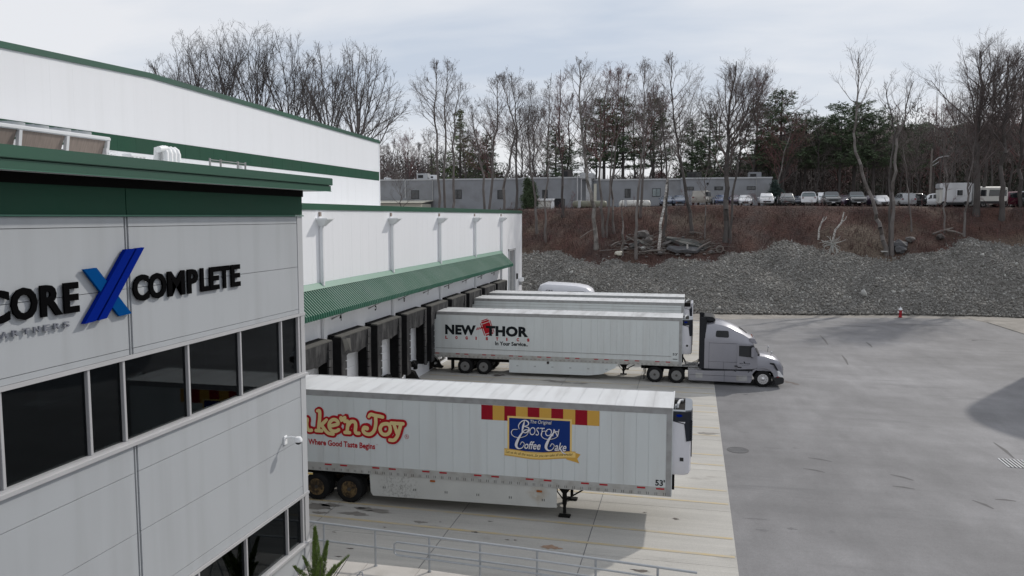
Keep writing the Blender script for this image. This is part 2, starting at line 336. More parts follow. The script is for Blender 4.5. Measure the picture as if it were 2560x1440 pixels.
# ------------------------------------------------------------------ mesh helpers
class MB:
    def __init__(s): s.v = []; s.f = []
    def add(s, vs, fs):
        o = len(s.v); s.v.extend([tuple(v) for v in vs]); s.f.extend([tuple(i + o for i in f) for f in fs]); return s
    def box(s, x0, x1, y0, y1, z0, z1):
        return s.add([(x0, y0, z0), (x1, y0, z0), (x1, y1, z0), (x0, y1, z0), (x0, y0, z1), (x1, y0, z1), (x1, y1, z1), (x0, y1, z1)],
                     [(0, 3, 2, 1), (4, 5, 6, 7), (0, 1, 5, 4), (1, 2, 6, 5), (2, 3, 7, 6), (3, 0, 4, 7)])
    def quad(s, *p): return s.add(p, [tuple(range(len(p)))])
    def tube(s, pts, rad, n=8, caps=True):
        pts = [Vector(p) for p in pts]
        rad = rad if isinstance(rad, (list, tuple)) else [rad] * len(pts)
        rings = []; up = None
        for i, p in enumerate(pts):
            d = (pts[min(i + 1, len(pts) - 1)] - pts[max(i - 1, 0)]).normalized()
            if up is None: up = d.orthogonal().normalized()
            up = (up - d * up.dot(d)); up = up.normalized() if up.length > 1e-6 else d.orthogonal().normalized()
            w = d.cross(up)
            rings.append([p + (up * math.cos(2 * math.pi * k / n) + w * math.sin(2 * math.pi * k / n)) * rad[i] for k in range(n)])
        vs = [q for r in rings for q in r]; fs = []
        for i in range(len(pts) - 1):
            for k in range(n):
                fs.append((i * n + k, i * n + (k + 1) % n, (i + 1) * n + (k + 1) % n, (i + 1) * n + k))
        if caps: fs.append(tuple(range(n - 1, -1, -1))); fs.append(tuple((len(pts) - 1) * n + k for k in range(n)))
        return s.add(vs, fs)
    def cyl(s, a, b, r, n=16, r2=None): return s.tube([a, b], [r, r if r2 is None else r2], n)
    def prism(s, poly, axis, a, b):
        """poly: 2-D outline; axis 'x': poly=(y,z), 'y': poly=(x,z), 'z': poly=(x,y)"""
        f = {'x': lambda p, t: (t, p[0], p[1]), 'y': lambda p, t: (p[0], t, p[1]), 'z': lambda p, t: (p[0], p[1], t)}[axis]
        n = len(poly); vs = [f(p, a) for p in poly] + [f(p, b) for p in poly]
        return s.add(vs, [tuple(range(n)), tuple(range(2 * n - 1, n - 1, -1))] + [(i, i + n, (i + 1) % n + n, (i + 1) % n) for i in range(n)])
    def lathe(s, prof, c, axis='y', n=24, close=False):
        """prof: (r, t) along the axis through c"""
        rings = []
        for r, t in prof:
            for k in range(n):
                a = 2 * math.pi * k / n; u, w = r * math.cos(a), r * math.sin(a)
                rings.append({'y': (c[0] + u, c[1] + t, c[2] + w), 'z': (c[0] + u, c[1] + w, c[2] + t), 'x': (c[0] + t, c[1] + u, c[2] + w)}[axis])
        fs = []
        for i in range(len(prof) - 1):
            for k in range(n): fs.append((i * n + k, i * n + (k + 1) % n, (i + 1) * n + (k + 1) % n, (i + 1) * n + k))
        if not close: fs.append(tuple(range(n - 1, -1, -1))); fs.append(tuple((len(prof) - 1) * n + k for k in range(n)))
        return s.add(rings, fs)
    def loft(s, secs, close_ends=True):
        n = len(secs[0]); vs = [p for q in secs for p in q]; fs = []
        for i in range(len(secs) - 1):
            for k in range(n): fs.append((i * n + k, i * n + (k + 1) % n, (i + 1) * n + (k + 1) % n, (i + 1) * n + k))
        if close_ends: fs.append(tuple(range(n - 1, -1, -1))); fs.append(tuple((len(secs) - 1) * n + k for k in range(n)))
        return s.add(vs, fs)
    def rock(s, c, r, seed=0, sq=(1, 1, .7), ico=1):
        bm = bmesh.new(); bmesh.ops.create_icosphere(bm, subdivisions=ico, radius=1); rd = random.Random(seed)
        vs = [Vector(c) + Vector((v.co.x * sq[0], v.co.y * sq[1], v.co.z * sq[2])) * r * rd.uniform(.7, 1.2) for v in bm.verts]
        fs = [tuple(v.index for v in f.verts) for f in bm.faces]; bm.free(); return s.add(vs, fs)
    def mesh(s, name, m, org=(0, 0, 0), smooth=False, bevel=0.0):
        me = bpy.data.meshes.new(name)
        me.from_pydata([(a - org[0], b - org[1], c - org[2]) for a, b, c in s.v], [], s.f)
        if bevel:
            bm = bmesh.new(); bm.from_mesh(me)
            bmesh.ops.recalc_face_normals(bm, faces=bm.faces)
            es = [e for e in bm.edges if len(e.link_faces) == 2 and e.calc_face_angle(0) > .35]
            bmesh.ops.bevel(bm, geom=es, offset=bevel, segments=2, affect='EDGES', clamp_overlap=True)
            bm.to_mesh(me); bm.free()
        else:
            bm = bmesh.new(); bm.from_mesh(me); bmesh.ops.recalc_face_normals(bm, faces=bm.faces); bm.to_mesh(me); bm.free()
        if smooth:
            me.polygons.foreach_set('use_smooth', [True] * len(me.polygons))
            me.set_sharp_from_angle(angle=R_(38))
        me.materials.append(MATS[m] if isinstance(m, str) else m)
        return me
    def part(s, name, m, parent, smooth=False, bevel=0.0):
        """a child mesh; vertices are given in the frame of the thing's root"""
        o = bpy.data.objects.new(name, s.mesh(name, m, ORG.get(parent.name, (0, 0, 0)), smooth, bevel))
        C.objects.link(o); o.parent = parent; ORG[o.name] = ORG.get(parent.name, (0, 0, 0)); return o
    def top(s, name, m, smooth=False, bevel=0.0, kind=None, label=None, cat=None, group=None):
        xs = np.array(s.v); org = (float(xs[:, 0].mean()), float(xs[:, 1].mean()), float(xs[:, 2].min()))
        o = bpy.data.objects.new(name, s.mesh(name, m, org, smooth, bevel)); C.objects.link(o); o.location = org; ORG[o.name] = org
        tag(o, label, cat, group, kind); return o
ORG = {}
def tag(o, label=None, cat=None, group=None, kind=None):
    if label: o['label'] = label
    if cat: o['category'] = cat
    if group: o['group'] = group
    if kind: o['kind'] = kind
    return o
def thing(name, label, cat, org=(0, 0, 0), group=None, world=True):
    """Empty at the thing's base. world=True: its parts are given in world coordinates and re-based"""
    o = bpy.data.objects.new(name, None); o.empty_display_size = .3; C.objects.link(o); o.location = org
    ORG[o.name] = tuple(org) if world else (0, 0, 0)
    return tag(o, label, cat, group)
def link_copy(o, parent, loc=None):
    c = o.copy(); C.objects.link(c); c.parent = parent
    if loc is not None: c.location = loc
    return c
def copy_tree(o, parent=None):
    kids = [k for k in o.children]
    c = o.copy(); C.objects.link(c)
    if parent: c.parent = parent
    for k in kids: copy_tree(k, c)
    return c
def np_mesh(name, V, Fq, m):
    """V (n,3), Fq (k,3|4) numpy -> mesh"""
    me = bpy.data.meshes.new(name); k, q = Fq.shape
    me.vertices.add(len(V)); me.vertices.foreach_set('co', np.ascontiguousarray(V, dtype=np.float32).ravel())
    me.loops.add(k * q); me.loops.foreach_set('vertex_index', Fq.astype(np.int32).ravel())
    me.polygons.add(k); me.polygons.foreach_set('loop_start', np.arange(0, k * q, q, dtype=np.int32))
    me.polygons.foreach_set('loop_total', np.full(k, q, dtype=np.int32))
    me.update(); me.validate(); me.materials.append(MATS[m]); return me

# text as mesh, stretched into a box on a plane
def text_geo(s, bold=0.0, shear=0.0, extrude=0.0, space=1.0):
    cu = bpy.data.curves.new('lettering', 'FONT'); cu.body = s; cu.offset = bold; cu.shear = shear; cu.extrude = extrude
    cu.space_character = space; cu.resolution_u = 3
    ob = bpy.data.objects.new('lettering', cu); C.objects.link(ob)
    dg = bpy.context.evaluated_depsgraph_get(); me = bpy.data.meshes.new_from_object(ob.evaluated_get(dg))
    V = [v.co.copy() for v in me.vertices]; Fs = [tuple(p.vertices) for p in me.polygons]
    bpy.data.objects.remove(ob); bpy.data.curves.remove(cu); bpy.data.meshes.remove(me)
    return V, Fs
def fit_text(mb, s, u0, u1, v0, v1, place, bold=0.0, shear=0.0, extrude=0.0, depth=0.0, space=1.0):
    """place(u, v, d) -> world point; d = height off the surface"""
    V, Fs = text_geo(s, bold, shear, extrude, space)
    a0 = min(v.x for v in V); a1 = max(v.x for v in V); b0 = min(v.y for v in V); b1 = max(v.y for v in V)
    e0 = min(v.z for v in V); e1 = max(v.z for v in V)
    def q(v):
        d = (v.z - e0) / (e1 - e0) * depth if e1 - e0 > 1e-6 else 0
        return place(u0 + (v.x - a0) / (a1 - a0) * (u1 - u0), v0 + (v.y - b0) / (b1 - b0) * (v1 - v0), d)
    mb.add([q(v) for v in V], Fs)
def stroke(mb, pts, w, place, d, n=7):
    """round-ended brush stroke on a surface; pts in (u, v[, width factor])"""
    P = []
    for i in range(len(pts) - 1):       # catmull-rom
        p0 = pts[max(i - 1, 0)]; p1 = pts[i]; p2 = pts[i + 1]; p3 = pts[min(i + 2, len(pts) - 1)]
        for k in range(n):
            t = k / n
            P.append(tuple(.5 * ((2 * b) + (-a + c) * t + (2 * a - 5 * b + 4 * c - e_) * t * t + (-a + 3 * b - 3 * c + e_) * t ** 3)
                           for a, b, c, e_ in ((full(p0)[j], full(p1)[j], full(p2)[j], full(p3)[j]) for j in range(3))))
    P.append(full(pts[-1]))
    L_, R2 = [], []
    for i, p in enumerate(P):
        a = P[max(i - 1, 0)]; b = P[min(i + 1, len(P) - 1)]
        dx, dy = b[0] - a[0], b[1] - a[1]; l = math.hypot(dx, dy) or 1; h = w * p[2] / 2
        L_.append((p[0] - dy / l * h, p[1] + dx / l * h)); R2.append((p[0] + dy / l * h, p[1] - dx / l * h))
    for i in range(len(P) - 1):
        dd = d + i * 0.00001
        mb.add([place(*L_[i], dd), place(*R2[i], dd), place(*R2[i + 1], dd), place(*L_[i + 1], dd)], [(0, 1, 2, 3)])
    for p, cd_ in ((P[0], .0007), (P[-1], .00082)):
        r = w * p[2] / 2
        mb.add([place(p[0] + r * math.cos(t * math.pi / 6), p[1] + r * math.sin(t * math.pi / 6), d + cd_) for t in range(12)], [tuple(range(12))])
def full(p): return (p[0], p[1], p[2] if len(p) > 2 else 1.0)

# ------------------------------------------------------------------ terrain and ground
def smooth(t): t = np.clip(t, 0, 1); return t * t * (3 - 2 * t)
def plateau(x): return 11.72 - 0.0105 * np.maximum(x - 2, 0) - 0.022 * np.maximum(-x, 0) * (x > -60) - 1.3 * (x <= -60)
def toe(x): return np.interp(x, [-300, -18, 0, 7, 14, 20, 28, 33, 60, 300], [84.7, 84.7, 85.1, 85.9, 87.3, 88.7, 89.3, 88.6, 87, 87])
CREST = 105.0
def ground_z(x, y):
    x = np.asarray(x, float); y = np.asarray(y, float)
    t = (y - toe(x)) / (CREST - toe(x)); p = plateau(x)
    z = p * np.clip(t, 0, 1)
    z = z + (0.22 * np.sin(x * .55 + 1.3 * np.sin(y * .3)) + .15 * np.sin(y * .9 + x * .31)) * smooth(t * 6) * (1 - smooth((t - .92) * 8))
    z = np.where(t < 0, 0.0, z)
    return z + .045 * np.maximum(y - 185, 0)
def top_of_gravel(x):      # height of the gravel / brush boundary
    b = np.interp(x, [-60, -20, -15.5, -11.5, -7.6, -4, 1.4, 5, 7.8, 10.1, 11.9, 13.7, 15.7, 17.8, 24.2, 26.5, 28.9, 31, 33, 36, 60], [5.8, 5.9, 5.7, 5.0, 4.75, 4.8, 5.3, 5.75, 6.5, 7.05, 7.2, 6.9, 6.1, 5.6, 5.6, 6.3, 7.1, 7.5, 7.55, 6.9, 7.0])
    return b + .10 * np.sin(x * 1.9) + .07 * np.sin(x * 4.3)
def ground_hit(px, py, y0=84.0, y1=140.0):
    """where the line of sight meets the bank"""
    prev = None
    for i in range(1200):
        Y = y0 + (y1 - y0) * i / 1199; p = at_y(px, py, Y)
        if p.z <= float(ground_z(p.x, Y)): return Vector((p.x, Y, float(ground_z(p.x, Y))))
    return Vector((p.x, 106, float(ground_z(p.x, 106))))
def gz(x, y): return float(ground_z(x, y))

def grid_obj(name, xs, ys, zf, m, kind='structure', smooth_=True):
    X, Y = np.meshgrid(xs, ys); Z = zf(X, Y); V = np.stack([X, Y, Z], -1).reshape(-1, 3)
    nx, ny = len(xs), len(ys); i = np.arange((ny - 1) * (nx - 1)); a = (i // (nx - 1)) * nx + i % (nx - 1)
    me = np_mesh(name, V, np.stack([a, a + 1, a + nx + 1, a + nx], 1), m)
    me.polygons.foreach_set('use_smooth', [smooth_] * len(me.polygons))
    o = bpy.data.objects.new(name, me); C.objects.link(o); o['kind'] = kind; return o
xs = np.concatenate([np.linspace(-900, -120, 14), np.linspace(-110, -50, 20), np.linspace(-49, 60, 160), np.linspace(62, 130, 24), np.linspace(150, 900, 14)])
ys = np.concatenate([np.linspace(-200, 70, 12), np.linspace(72, 110, 78), np.linspace(112, 200, 40), np.linspace(215, 900, 16)])
grid_obj('hillside', xs, ys, lambda X, Y: ground_z(X, Y) - .03, 'leaf_litter')
# asphalt yard: a sheet with an uneven far edge
def yard_far(x): return np.interp(x, [-17, -5, 2, 5, 9, 14, 20, 27.6, 28.3, 28.9, 60], [80.2, 80.6, 81.2, 83.2, 84.6, 86.3, 87.7, 88.2, 84, 70, 62]) + .08 * np.sin(x * 2.3)
m_ = MB(); xx = np.linspace(1.45, 60, 80)
for a, b in zip(xx[:-1], xx[1:]):
    m_.quad((a, -60, .004), (b, -60, .004), (b, float(yard_far(b)), .004), (a, float(yard_far(a)), .004))
m_.quad((-60, -60, .004), (1.45, -60, .004), (1.45, 14.0, .004), (-60, 14.0, .004))
m_.quad((-17.0, 80.0, .004), (1.45, 80.0, .004), (1.45, 80.9, .004), (-17.0, 80.7, .004))
o = bpy.data.objects.new('asphalt_yard', m_.mesh('asphalt_yard', 'asphalt')); C.objects.link(o); o['kind'] = 'structure'
# dirt verge between the asphalt and the stone bank
xx = np.linspace(-17, 60, 100); m_ = MB()
for a, b in zip(xx[:-1], xx[1:]):
    A, B = float(yard_far(a)), float(yard_far(b)); TA, TB = float(toe(a)) + .6, float(toe(b)) + .6
    ma, mb_ = A * .4 + TA * .6, B * .4 + TB * .6
    m_.quad((a, A - .5, .0), (b, B - .5, .0), (b, B + .15, .07), (a, A + .15, .07))
    m_.quad((a, A + .15, .07), (b, B + .15, .07), (b, mb_, .14), (a, ma, .14)); m_.quad((a, ma, .14), (b, mb_, .14), (b, TB, .16), (a, TA, .16))
o = bpy.data.objects.new('dirt_verge', m_.mesh('dirt_verge', 'dirt')); C.objects.link(o); o['kind'] = 'structure'
# concrete apron in slabs
ap = thing('concrete_apron', None, None, (-17, 20, 0)); ap['kind'] = 'structure'
MB().box(-17.0, 1.5, 14.0, 80.0, -.02, .004).part('joint_bed', 'joint_dark', ap)
XJ = [-17.0, -12.22, -7.65, -3.05, 1.5]; YJ = [14.0, 18.9, 23.47] + [23.47 + 4.571 * k for k in range(1, 13)] + [80.0]
g_ = .015
for j in range(len(YJ) - 1):
    for i in range(4):
        z = .014 + random.uniform(-.0015, .0015)
        MB().box(XJ[i] + g_, XJ[i + 1] - (g_ if i < 3 else 0), YJ[j] + g_ * .6, YJ[j + 1] - g_ * .6, .002, z).part('slab', 'concrete', ap)
for k in range(13):            # pairs of painted bay lines
    for dy in (0, 1.42):
        y = 24.14 + 4.571 * k + dy
        if y > 79: continue
        m_ = MB(); n = 12
        for q in range(n):
            xa, xb = -16.6 + 18.05 * q / n, -16.6 + 18.05 * (q + 1) / n
            f = lambda x: y + (1.5 - x) * .022
            m_.quad((xa, f(xa), .0195), (xb, f(xb), .0195), (xb, f(xb) + .15, .0195), (xa, f(xa) + .15, .0195))
        m_.part('painted_line', 'line_paint', ap)
# car park plateau surface
grid_obj('car_park', np.linspace(-40, 90, 60), np.linspace(107, 124, 8), lambda X, Y: ground_z(X, Y) + .03, 'old_asphalt')
# rubber skid marks
for (a, b) in (((2020, 1144), (2080, 1154)), ((2008, 1171), (2062, 1181)), ((2226, 1186), (2284, 1201)), ((2231, 1215), (2287, 1223)), ((2487, 1248), (2540, 1253)), ((2430, 1250), (2484, 1272)), ((2484, 1106), (2535, 1146)), ((2050, 838), (2070, 862)), ((2104, 887), (2120, 912)), ((2165, 855), (2180, 868))):
    p, q = at_z(*a, .0075), at_z(*b, .0075); d = (q - p); n = Vector((-d.y, d.x, 0)).normalized() * .09
    mid = (p + q) / 2 + n * .6
    mm_ = MB(); mm_.quad(p + n * .3, p - n * .3, mid - n, mid + n); mm_.quad(mid + n, mid - n, q - n * .4, q + n * .4)
    o = bpy.data.objects.new('skid_mark', mm_.mesh('skid_mark', 'skid_rubber')); C.objects.link(o); o['kind'] = 'structure'
mat('wet_concrete', (.215, .20, .18), .6, var=.12, scale=5)
mat('dark_spot', (.10, .085, .075), .7, var=.2, scale=9)
mat('rust_spot', (.30, .20, .14), .8, var=.2, scale=9)
def blob(px, py, rx, ry, m, seed, zz=.0205):
    c = at_z(px, py, zz); rd = random.Random(seed); mm_ = MB(); n_ = 26; ph = [rd.uniform(0, 6) for _ in range(4)]
    pts = [(c.x + rx * (1 + .28 * math.sin(2 * a + ph[0]) + .2 * math.sin(5 * a + ph[1]) + .12 * math.sin(9 * a + ph[2])) * math.cos(a), c.y + ry * (1 + .3 * math.sin(3 * a + ph[3]) + .2 * math.sin(7 * a + ph[1])) * math.sin(a), zz) for a in [2 * math.pi * k / n_ for k in range(n_)]]
    for k in range(n_): mm_.add([(c.x, c.y, zz), pts[k], pts[(k + 1) % n_]], [(0, 1, 2)])
    o = bpy.data.objects.new('stain', mm_.mesh('stain', m)); C.objects.link(o); o['kind'] = 'structure'
for k, (px, py, rx, ry, m) in enumerate(((795, 1266, .75, .28, 'wet_concrete'), (828, 1262, .35, .16, 'wet_concrete'), (800, 1281, .3, .10, 'wet_concrete'), (885, 1284, .42, .16, 'wet_concrete'), (925, 1273, .50, .15, 'wet_concrete'), (948, 1279, .45, .10, 'wet_concrete'), (905, 1270, .22, .07, 'wet_concrete'), (1051, 1305, .20, .09, 'wet_concrete'),
        (1187, 1330, .10, .05, 'dark_spot'), (1268, 1349, .07, .03, 'dark_spot'), (1288, 1350, .05, .03, 'dark_spot'), (835, 1330, .07, .03, 'dark_spot'), (962, 1318, .05, .03, 'dark_spot'), (875, 1371, .10, .04, 'dark_spot'), (846, 1391, .10, .03, 'dark_spot'), (1226, 1303, .10, .03, 'dark_spot'), (1378, 1368, .26, .14, 'rust_spot'),
        (1690, 1297, .10, .08, 'dark_spot'), (1612, 1281, .06, .03, 'dark_spot'), (1400, 955, .8, .3, 'wet_concrete'), (1450, 958, .5, .2, 'wet_concrete'), (1372, 951, .4, .2, 'wet_concrete'), (1246, 938, .4, .3, 'dark_spot'), (1770, 1083, .5, .18, 'wet_concrete'), (1600, 1426, .3, .08, 'dark_spot'), (1140, 930, .5, .3, 'wet_concrete'))):
    blob(px, py, rx, ry, m, k)
mat('asphalt_patch', (.145, .143, .147), .85, var=.12, scale=6)
for k, (px, py, rx, ry) in enumerate(((1838, 1051, .25, .12), (1935, 1120, .35, .10), (1990, 1120, .16, .07), (1840, 1190, .16, .06), (1905, 1325, .18, .09), (1980, 1322, .14, .10), (1890, 1297, .35, .06), (2080, 1330, .10, .12), (1860, 1080, .3, .05), (2450, 850, 1.2, .7), (2300, 812, 3.0, .5), (2140, 815, 1.6, .5))):
    blob(px, py, rx, ry, 'asphalt_patch', 60 + k, .0065)
# manhole cover and drain grate
mh = thing('manhole_cover', 'round iron manhole cover set in the asphalt past the near trailer', 'manhole', (2.15, 35.8, 0))
MB().lathe([(0.48, 0), (0.48, .012), (.40, .012), (.40, .009)], (2.15, 35.8, .002), 'z', 28).part('rim', 'skid_rubber', mh)
MB().lathe([(0.39, 0), (0.39, .011)], (2.15, 35.8, .002), 'z', 28).part('lid', 'dark_stone', mh)
gp = at_z(2548, 1160, 0)
gr = thing('drain_grate', 'slotted steel storm drain grate at the right edge of the asphalt', 'drain grate', (gp.x, gp.y, 0))
MB().box(gp.x - .62, gp.x + .62, gp.y - .62, gp.y + .62, .002, .008).part('sump', 'undercarriage', gr)
for k in range(9):
    x = gp.x - .58 + 1.16 * k / 8
    MB().box(x - .034, x + .034, gp.y - .62, gp.y + .62, .009, .022).part('bar', 'galvanised', gr)

# --- stone bank: bed sheet plus loose broken stones
def gravel_z(x, y):
    z = ground_z(x, y); tb = top_of_gravel(x)
    return z + .28 * np.clip((tb - z) / .8, -.8, 1) + .13 * np.sin(x * .9 + y * .5) * smooth((y - toe(x)) / 4)
xs = np.linspace(-24, 56, 240); ts = np.linspace(-.04, .80, 46)
Xg, Tg = np.meshgrid(xs, ts); Yg = toe(Xg) + Tg * (CREST - toe(Xg)); Zg = gravel_z(Xg, Yg)
Zg = np.where(Tg < 0.0, -.02, Zg)
V = np.stack([Xg, Yg, Zg], -1).reshape(-1, 3); nx, ny = len(xs), len(ts); i = np.arange((ny - 1) * (nx - 1)); a = (i // (nx - 1)) * nx + i % (nx - 1)
me = np_mesh('stone_bank', V, np.stack([a, a + 1, a + nx + 1, a + nx], 1), 'gravel_bed')
o = bpy.data.objects.new('stone_bank', me); C.objects.link(o); o['kind'] = 'structure'
ns = 62000
sx = rng.uniform(-23.5, 52, ns); st = rng.uniform(-.025, .78, ns) ; sy = toe(sx) + st * (CREST - toe(sx)); sz = gravel_z(sx, sy)
keep = (sz < top_of_gravel(sx) + rng.normal(0, .22, ns) + .25) & ((st > -.012) | (rng.rand(ns) < .35)); sx, sy, sz = sx[keep], sy[keep], np.maximum(sz[keep], .1)
ns = len(sx)
oct_v = np.array([(1, 0, 0), (0, 1, 0), (-1, 0, 0), (0, -1, 0), (.25, .1, 1), (-.2, 0, -1)], float)
oct_f = np.array([(0, 1, 4), (1, 2, 4), (2, 3, 4), (3, 0, 4), (1, 0, 5), (2, 1, 5), (3, 2, 5), (0, 3, 5)])
sc_ = (rng.lognormal(0, .36, (ns, 1)) * .094).clip(.045, .32) * rng.uniform(.6, 1.35, (ns, 3))
q = rng.normal(size=(ns, 4)); q /= np.linalg.norm(q, axis=1, keepdims=True); w, x_, y_, z_ = q.T
Rm = np.stack([1 - 2 * (y_**2 + z_**2), 2 * (x_*y_ - z_*w), 2 * (x_*z_ + y_*w), 2 * (x_*y_ + z_*w), 1 - 2 * (x_**2 + z_**2), 2 * (y_*z_ - x_*w), 2 * (x_*z_ - y_*w), 2 * (y_*z_ + x_*w), 1 - 2 * (x_**2 + y_**2)], 1).reshape(-1, 3, 3)
L0 = oct_v[None] * sc_[:, None, :] * rng.uniform(.7, 1.2, (ns, 6, 1))
V = np.einsum('nij,nkj->nki', Rm, L0) + np.stack([sx, sy, sz + .02], 1)[:, None, :]
Fa = (oct_f[None] + (np.arange(ns) * 6)[:, None, None]).reshape(-1, 3)
o = bpy.data.objects.new('loose_stones', np_mesh('loose_stones', V.reshape(-1, 3), Fa, 'riprap')); C.objects.link(o)
tag(o, 'grey broken stones covering the bank behind the yard', 'stones', kind='stuff')
for i, (px, py, r, lab) in enumerate(((2157, 742, .36, 'large white angular rock halfway down the grey stone bank'), (2254, 736, .17, 'small pale rock on the stone bank above the fire hydrant'), (2537, 668, .2, 'small pale rock high on the stone bank at the right edge'))):
    p = ground_hit(px, py, 75, 104); p.z += .3 + r * .4; p.y -= .5
    MB().rock(p, r, 40 + i, (1, .8, 1.15)).top('pale_rock', 'pale_stone', label=lab, cat='rock')

# ------------------------------------------------------------------ low dock wing
WX = -17.0
wing = thing('dock_wing', 'long low white panelled loading dock wing with green roof edge', 'building', (WX, 20.5, 0))
MB().box(-40, WX - .02, 20.52, 79.58, 0, 10.55).part('core', 'sign_silver', wing)
PW = 59.1 / 54
pm = MB().box(0, .10, .003, PW - .003, 0, 10.62 - 1.25).mesh('wall_panel', 'white_panel')
for k in range(54):
    y = 20.5 + k * PW
    o = bpy.data.objects.new('wall_panel', pm); C.objects.link(o); o.parent = wing; o.location = (WX - .10 - ORG[wing.name][0], y - 20.5, 1.25)
MB().box(WX - .10, WX + .02, 20.5, 79.6, 0, 1.25).part('plinth', 'white_panel', wing)
MB().box(WX - .14, WX + .035, 79.4, 79.66, 0, 10.62).part('corner_trim', 'white_pipe', wing)
MB().box(WX - .4, WX + .06, 20.5, 79.7, 10.60, 10.89).part('roof_edge', 'green_fascia', wing)
MB().box(-39.9, WX - .4, 79.4, 79.7, 10.60, 10.89).part('roof_edge', 'green_fascia', wing)
MB().box(-39.9, WX - .4, 20.6, 79.4, 10.6, 10.66).part('roof', 'soffit_white', wing)
MB().box(-40, WX - .1, 79.5, 79.6, 0, 10.6).part('end_wall', 'white_panel', wing)
# downpipes with rainwater heads
for y in (34.4, 43.4, 52.4, 61.5, 70.55):
    d = MB().box(WX + .04, WX + .20, y - .08, y + .08, 7.05, 9.9).part('downpipe', 'white_pipe', wing, bevel=.012)
    MB().loft([[(WX, y - .12, 9.84), (WX + .26, y - .12, 9.84), (WX + .26, y + .12, 9.84), (WX, y + .12, 9.84)], [(WX, y - .36, 10.16), (WX + .56, y - .36, 10.16), (WX + .56, y + .36, 10.16), (WX, y + .36, 10.16)]]).part('rainwater_head', 'white_pipe', d)
    MB().box(WX, WX + .60, y - .39, y + .39, 10.16, 10.22).part('rainwater_head_rim', 'white_pipe', d)
    MB().box(WX, WX + .09, y - .07, y + .07, 10.30, 10.5).part('scupper', 'coil_brown', d)
    MB().box(WX + .02, WX + .16, y - .07, y + .07, 1.3, 6.5).part('downpipe', 'white_pipe', wing, bevel=.012)
# door recess at the far end, lamp and intercom
MB().box(WX - .02, WX + .012, 73.75, 76.35, 1.3, 7.02).part('door', 'car_silver', wing)
for (a, b, c, d) in ((73.6, 73.78, 1.3, 7.2), (76.32, 76.5, 1.3, 7.2), (73.6, 76.5, 7.02, 7.2)):
    MB().box(WX, WX + .07, a, b, c, d).part('door_frame', 'grey_trim', wing)
MB().box(WX, WX + .08, 74.6, 74.68, 1.3, 7.02).part('door_guide', 'rail_grey', wing)
wl_ = thing('wall_light', 'white hooded wall light near the far corner of the dock wing', 'wall light', (WX, 78.5, 3.6))
MB().box(WX + .04, WX + .45, 78.25, 78.8, 3.75, 4.15).part('housing', 'white_wrap', wl_, bevel=.05)
MB().box(WX + .02, WX + .3, 78.3, 78.4, 3.4, 3.75).part('bracket', 'rail_grey', wl_)
MB().box(WX + .02, WX + .14, 77.1, 77.35, 4.1, 4.65).top('intercom', 'black_plastic', label='small dark intercom box beside the far white door', cat='intercom')

# corrugated canopy
can = thing('canopy', 'green ribbed metal canopy running above the dock doors', 'canopy', (WX, 20.5, 5.9))
CT, CB, CXF = 7.08, 6.0, -15.86
rp = .2275; nr = 4
def canopy_panel():
    m = MB(); prof = []
    for k in range(nr):
        b = k * rp; prof += [(b, 0), (b + .105, 0), (b + .125, .06), (b + .205, .06), (b + .2275, 0)]
    prof = [p for i, p in enumerate(prof) if i == 0 or p != prof[i - 1]]
    dx, dz = CXF - WX, CB - CT; L = math.hypot(dx, dz); nx_, nz_ = -dz / L, dx / L
    top = [(nx_ * h, y, nz_ * h) for y, h in prof]; bot = [(dx + nx_ * h, y, dz + nz_ * h) for y, h in prof]
    n = len(prof); vs = top + bot; low = [(dx + .005 + h, y, dz - .19) for y, h in prof]; vs += low
    fs = [(i, i + 1, n + i + 1, n + i) for i in range(n - 1)] + [(n + i, n + i + 1, 2 * n + i + 1, 2 * n + i) for i in range(n - 1)]
    return m.add(vs, fs)
cpm = canopy_panel().mesh('canopy_panel', 'green_roofing')
npan = int(50.1 / (rp * nr))
for k in range(npan):
    o = bpy.data.objects.new('canopy_panel', cpm); C.objects.link(o); o.parent = can; o.location = (0, k * rp * nr, CT - 5.9)
YE = 20.5 + npan * rp * nr
MB().add([(WX + .05, 20.5, CT + .13), (WX + .05, YE, CT + .13), (WX + .24, YE, CT - .12), (WX + .24, 20.5, CT - .12), (WX, 20.5, CT + .13), (WX, YE, CT + .13)], [(0, 1, 2, 3), (4, 5, 1, 0)]).part('flashing', 'green_flashing', can)
MB().prism([(WX, CT - .06), (CXF - .02, CB - .06), (CXF - .02, CB - .17), (WX, CB - .17)], 'y', YE - .05, YE + .01).part('end_cap', 'green_metal', can)
MB().box(WX, CXF - .02, 20.5, YE - .05, CB - .19, CB - .17).part('soffit', 'soffit_white', can)
for y in np.arange(22, 70, 4.5):
    MB().add([(WX, y, CB - .7), (WX, y + .06, CB - .7), (CXF - .2, y + .06, CB - .2), (CXF - .2, y, CB - .2), (WX, y, CB - .62), (WX, y + .06, CB - .62), (CXF - .2, y + .06, CB - .195), (CXF - .2, y, CB - .195)],
             [(0, 1, 2, 3), (4, 7, 6, 5), (0, 3, 7, 4), (1, 5, 6, 2)]).part('bracket', 'rail_grey', can)

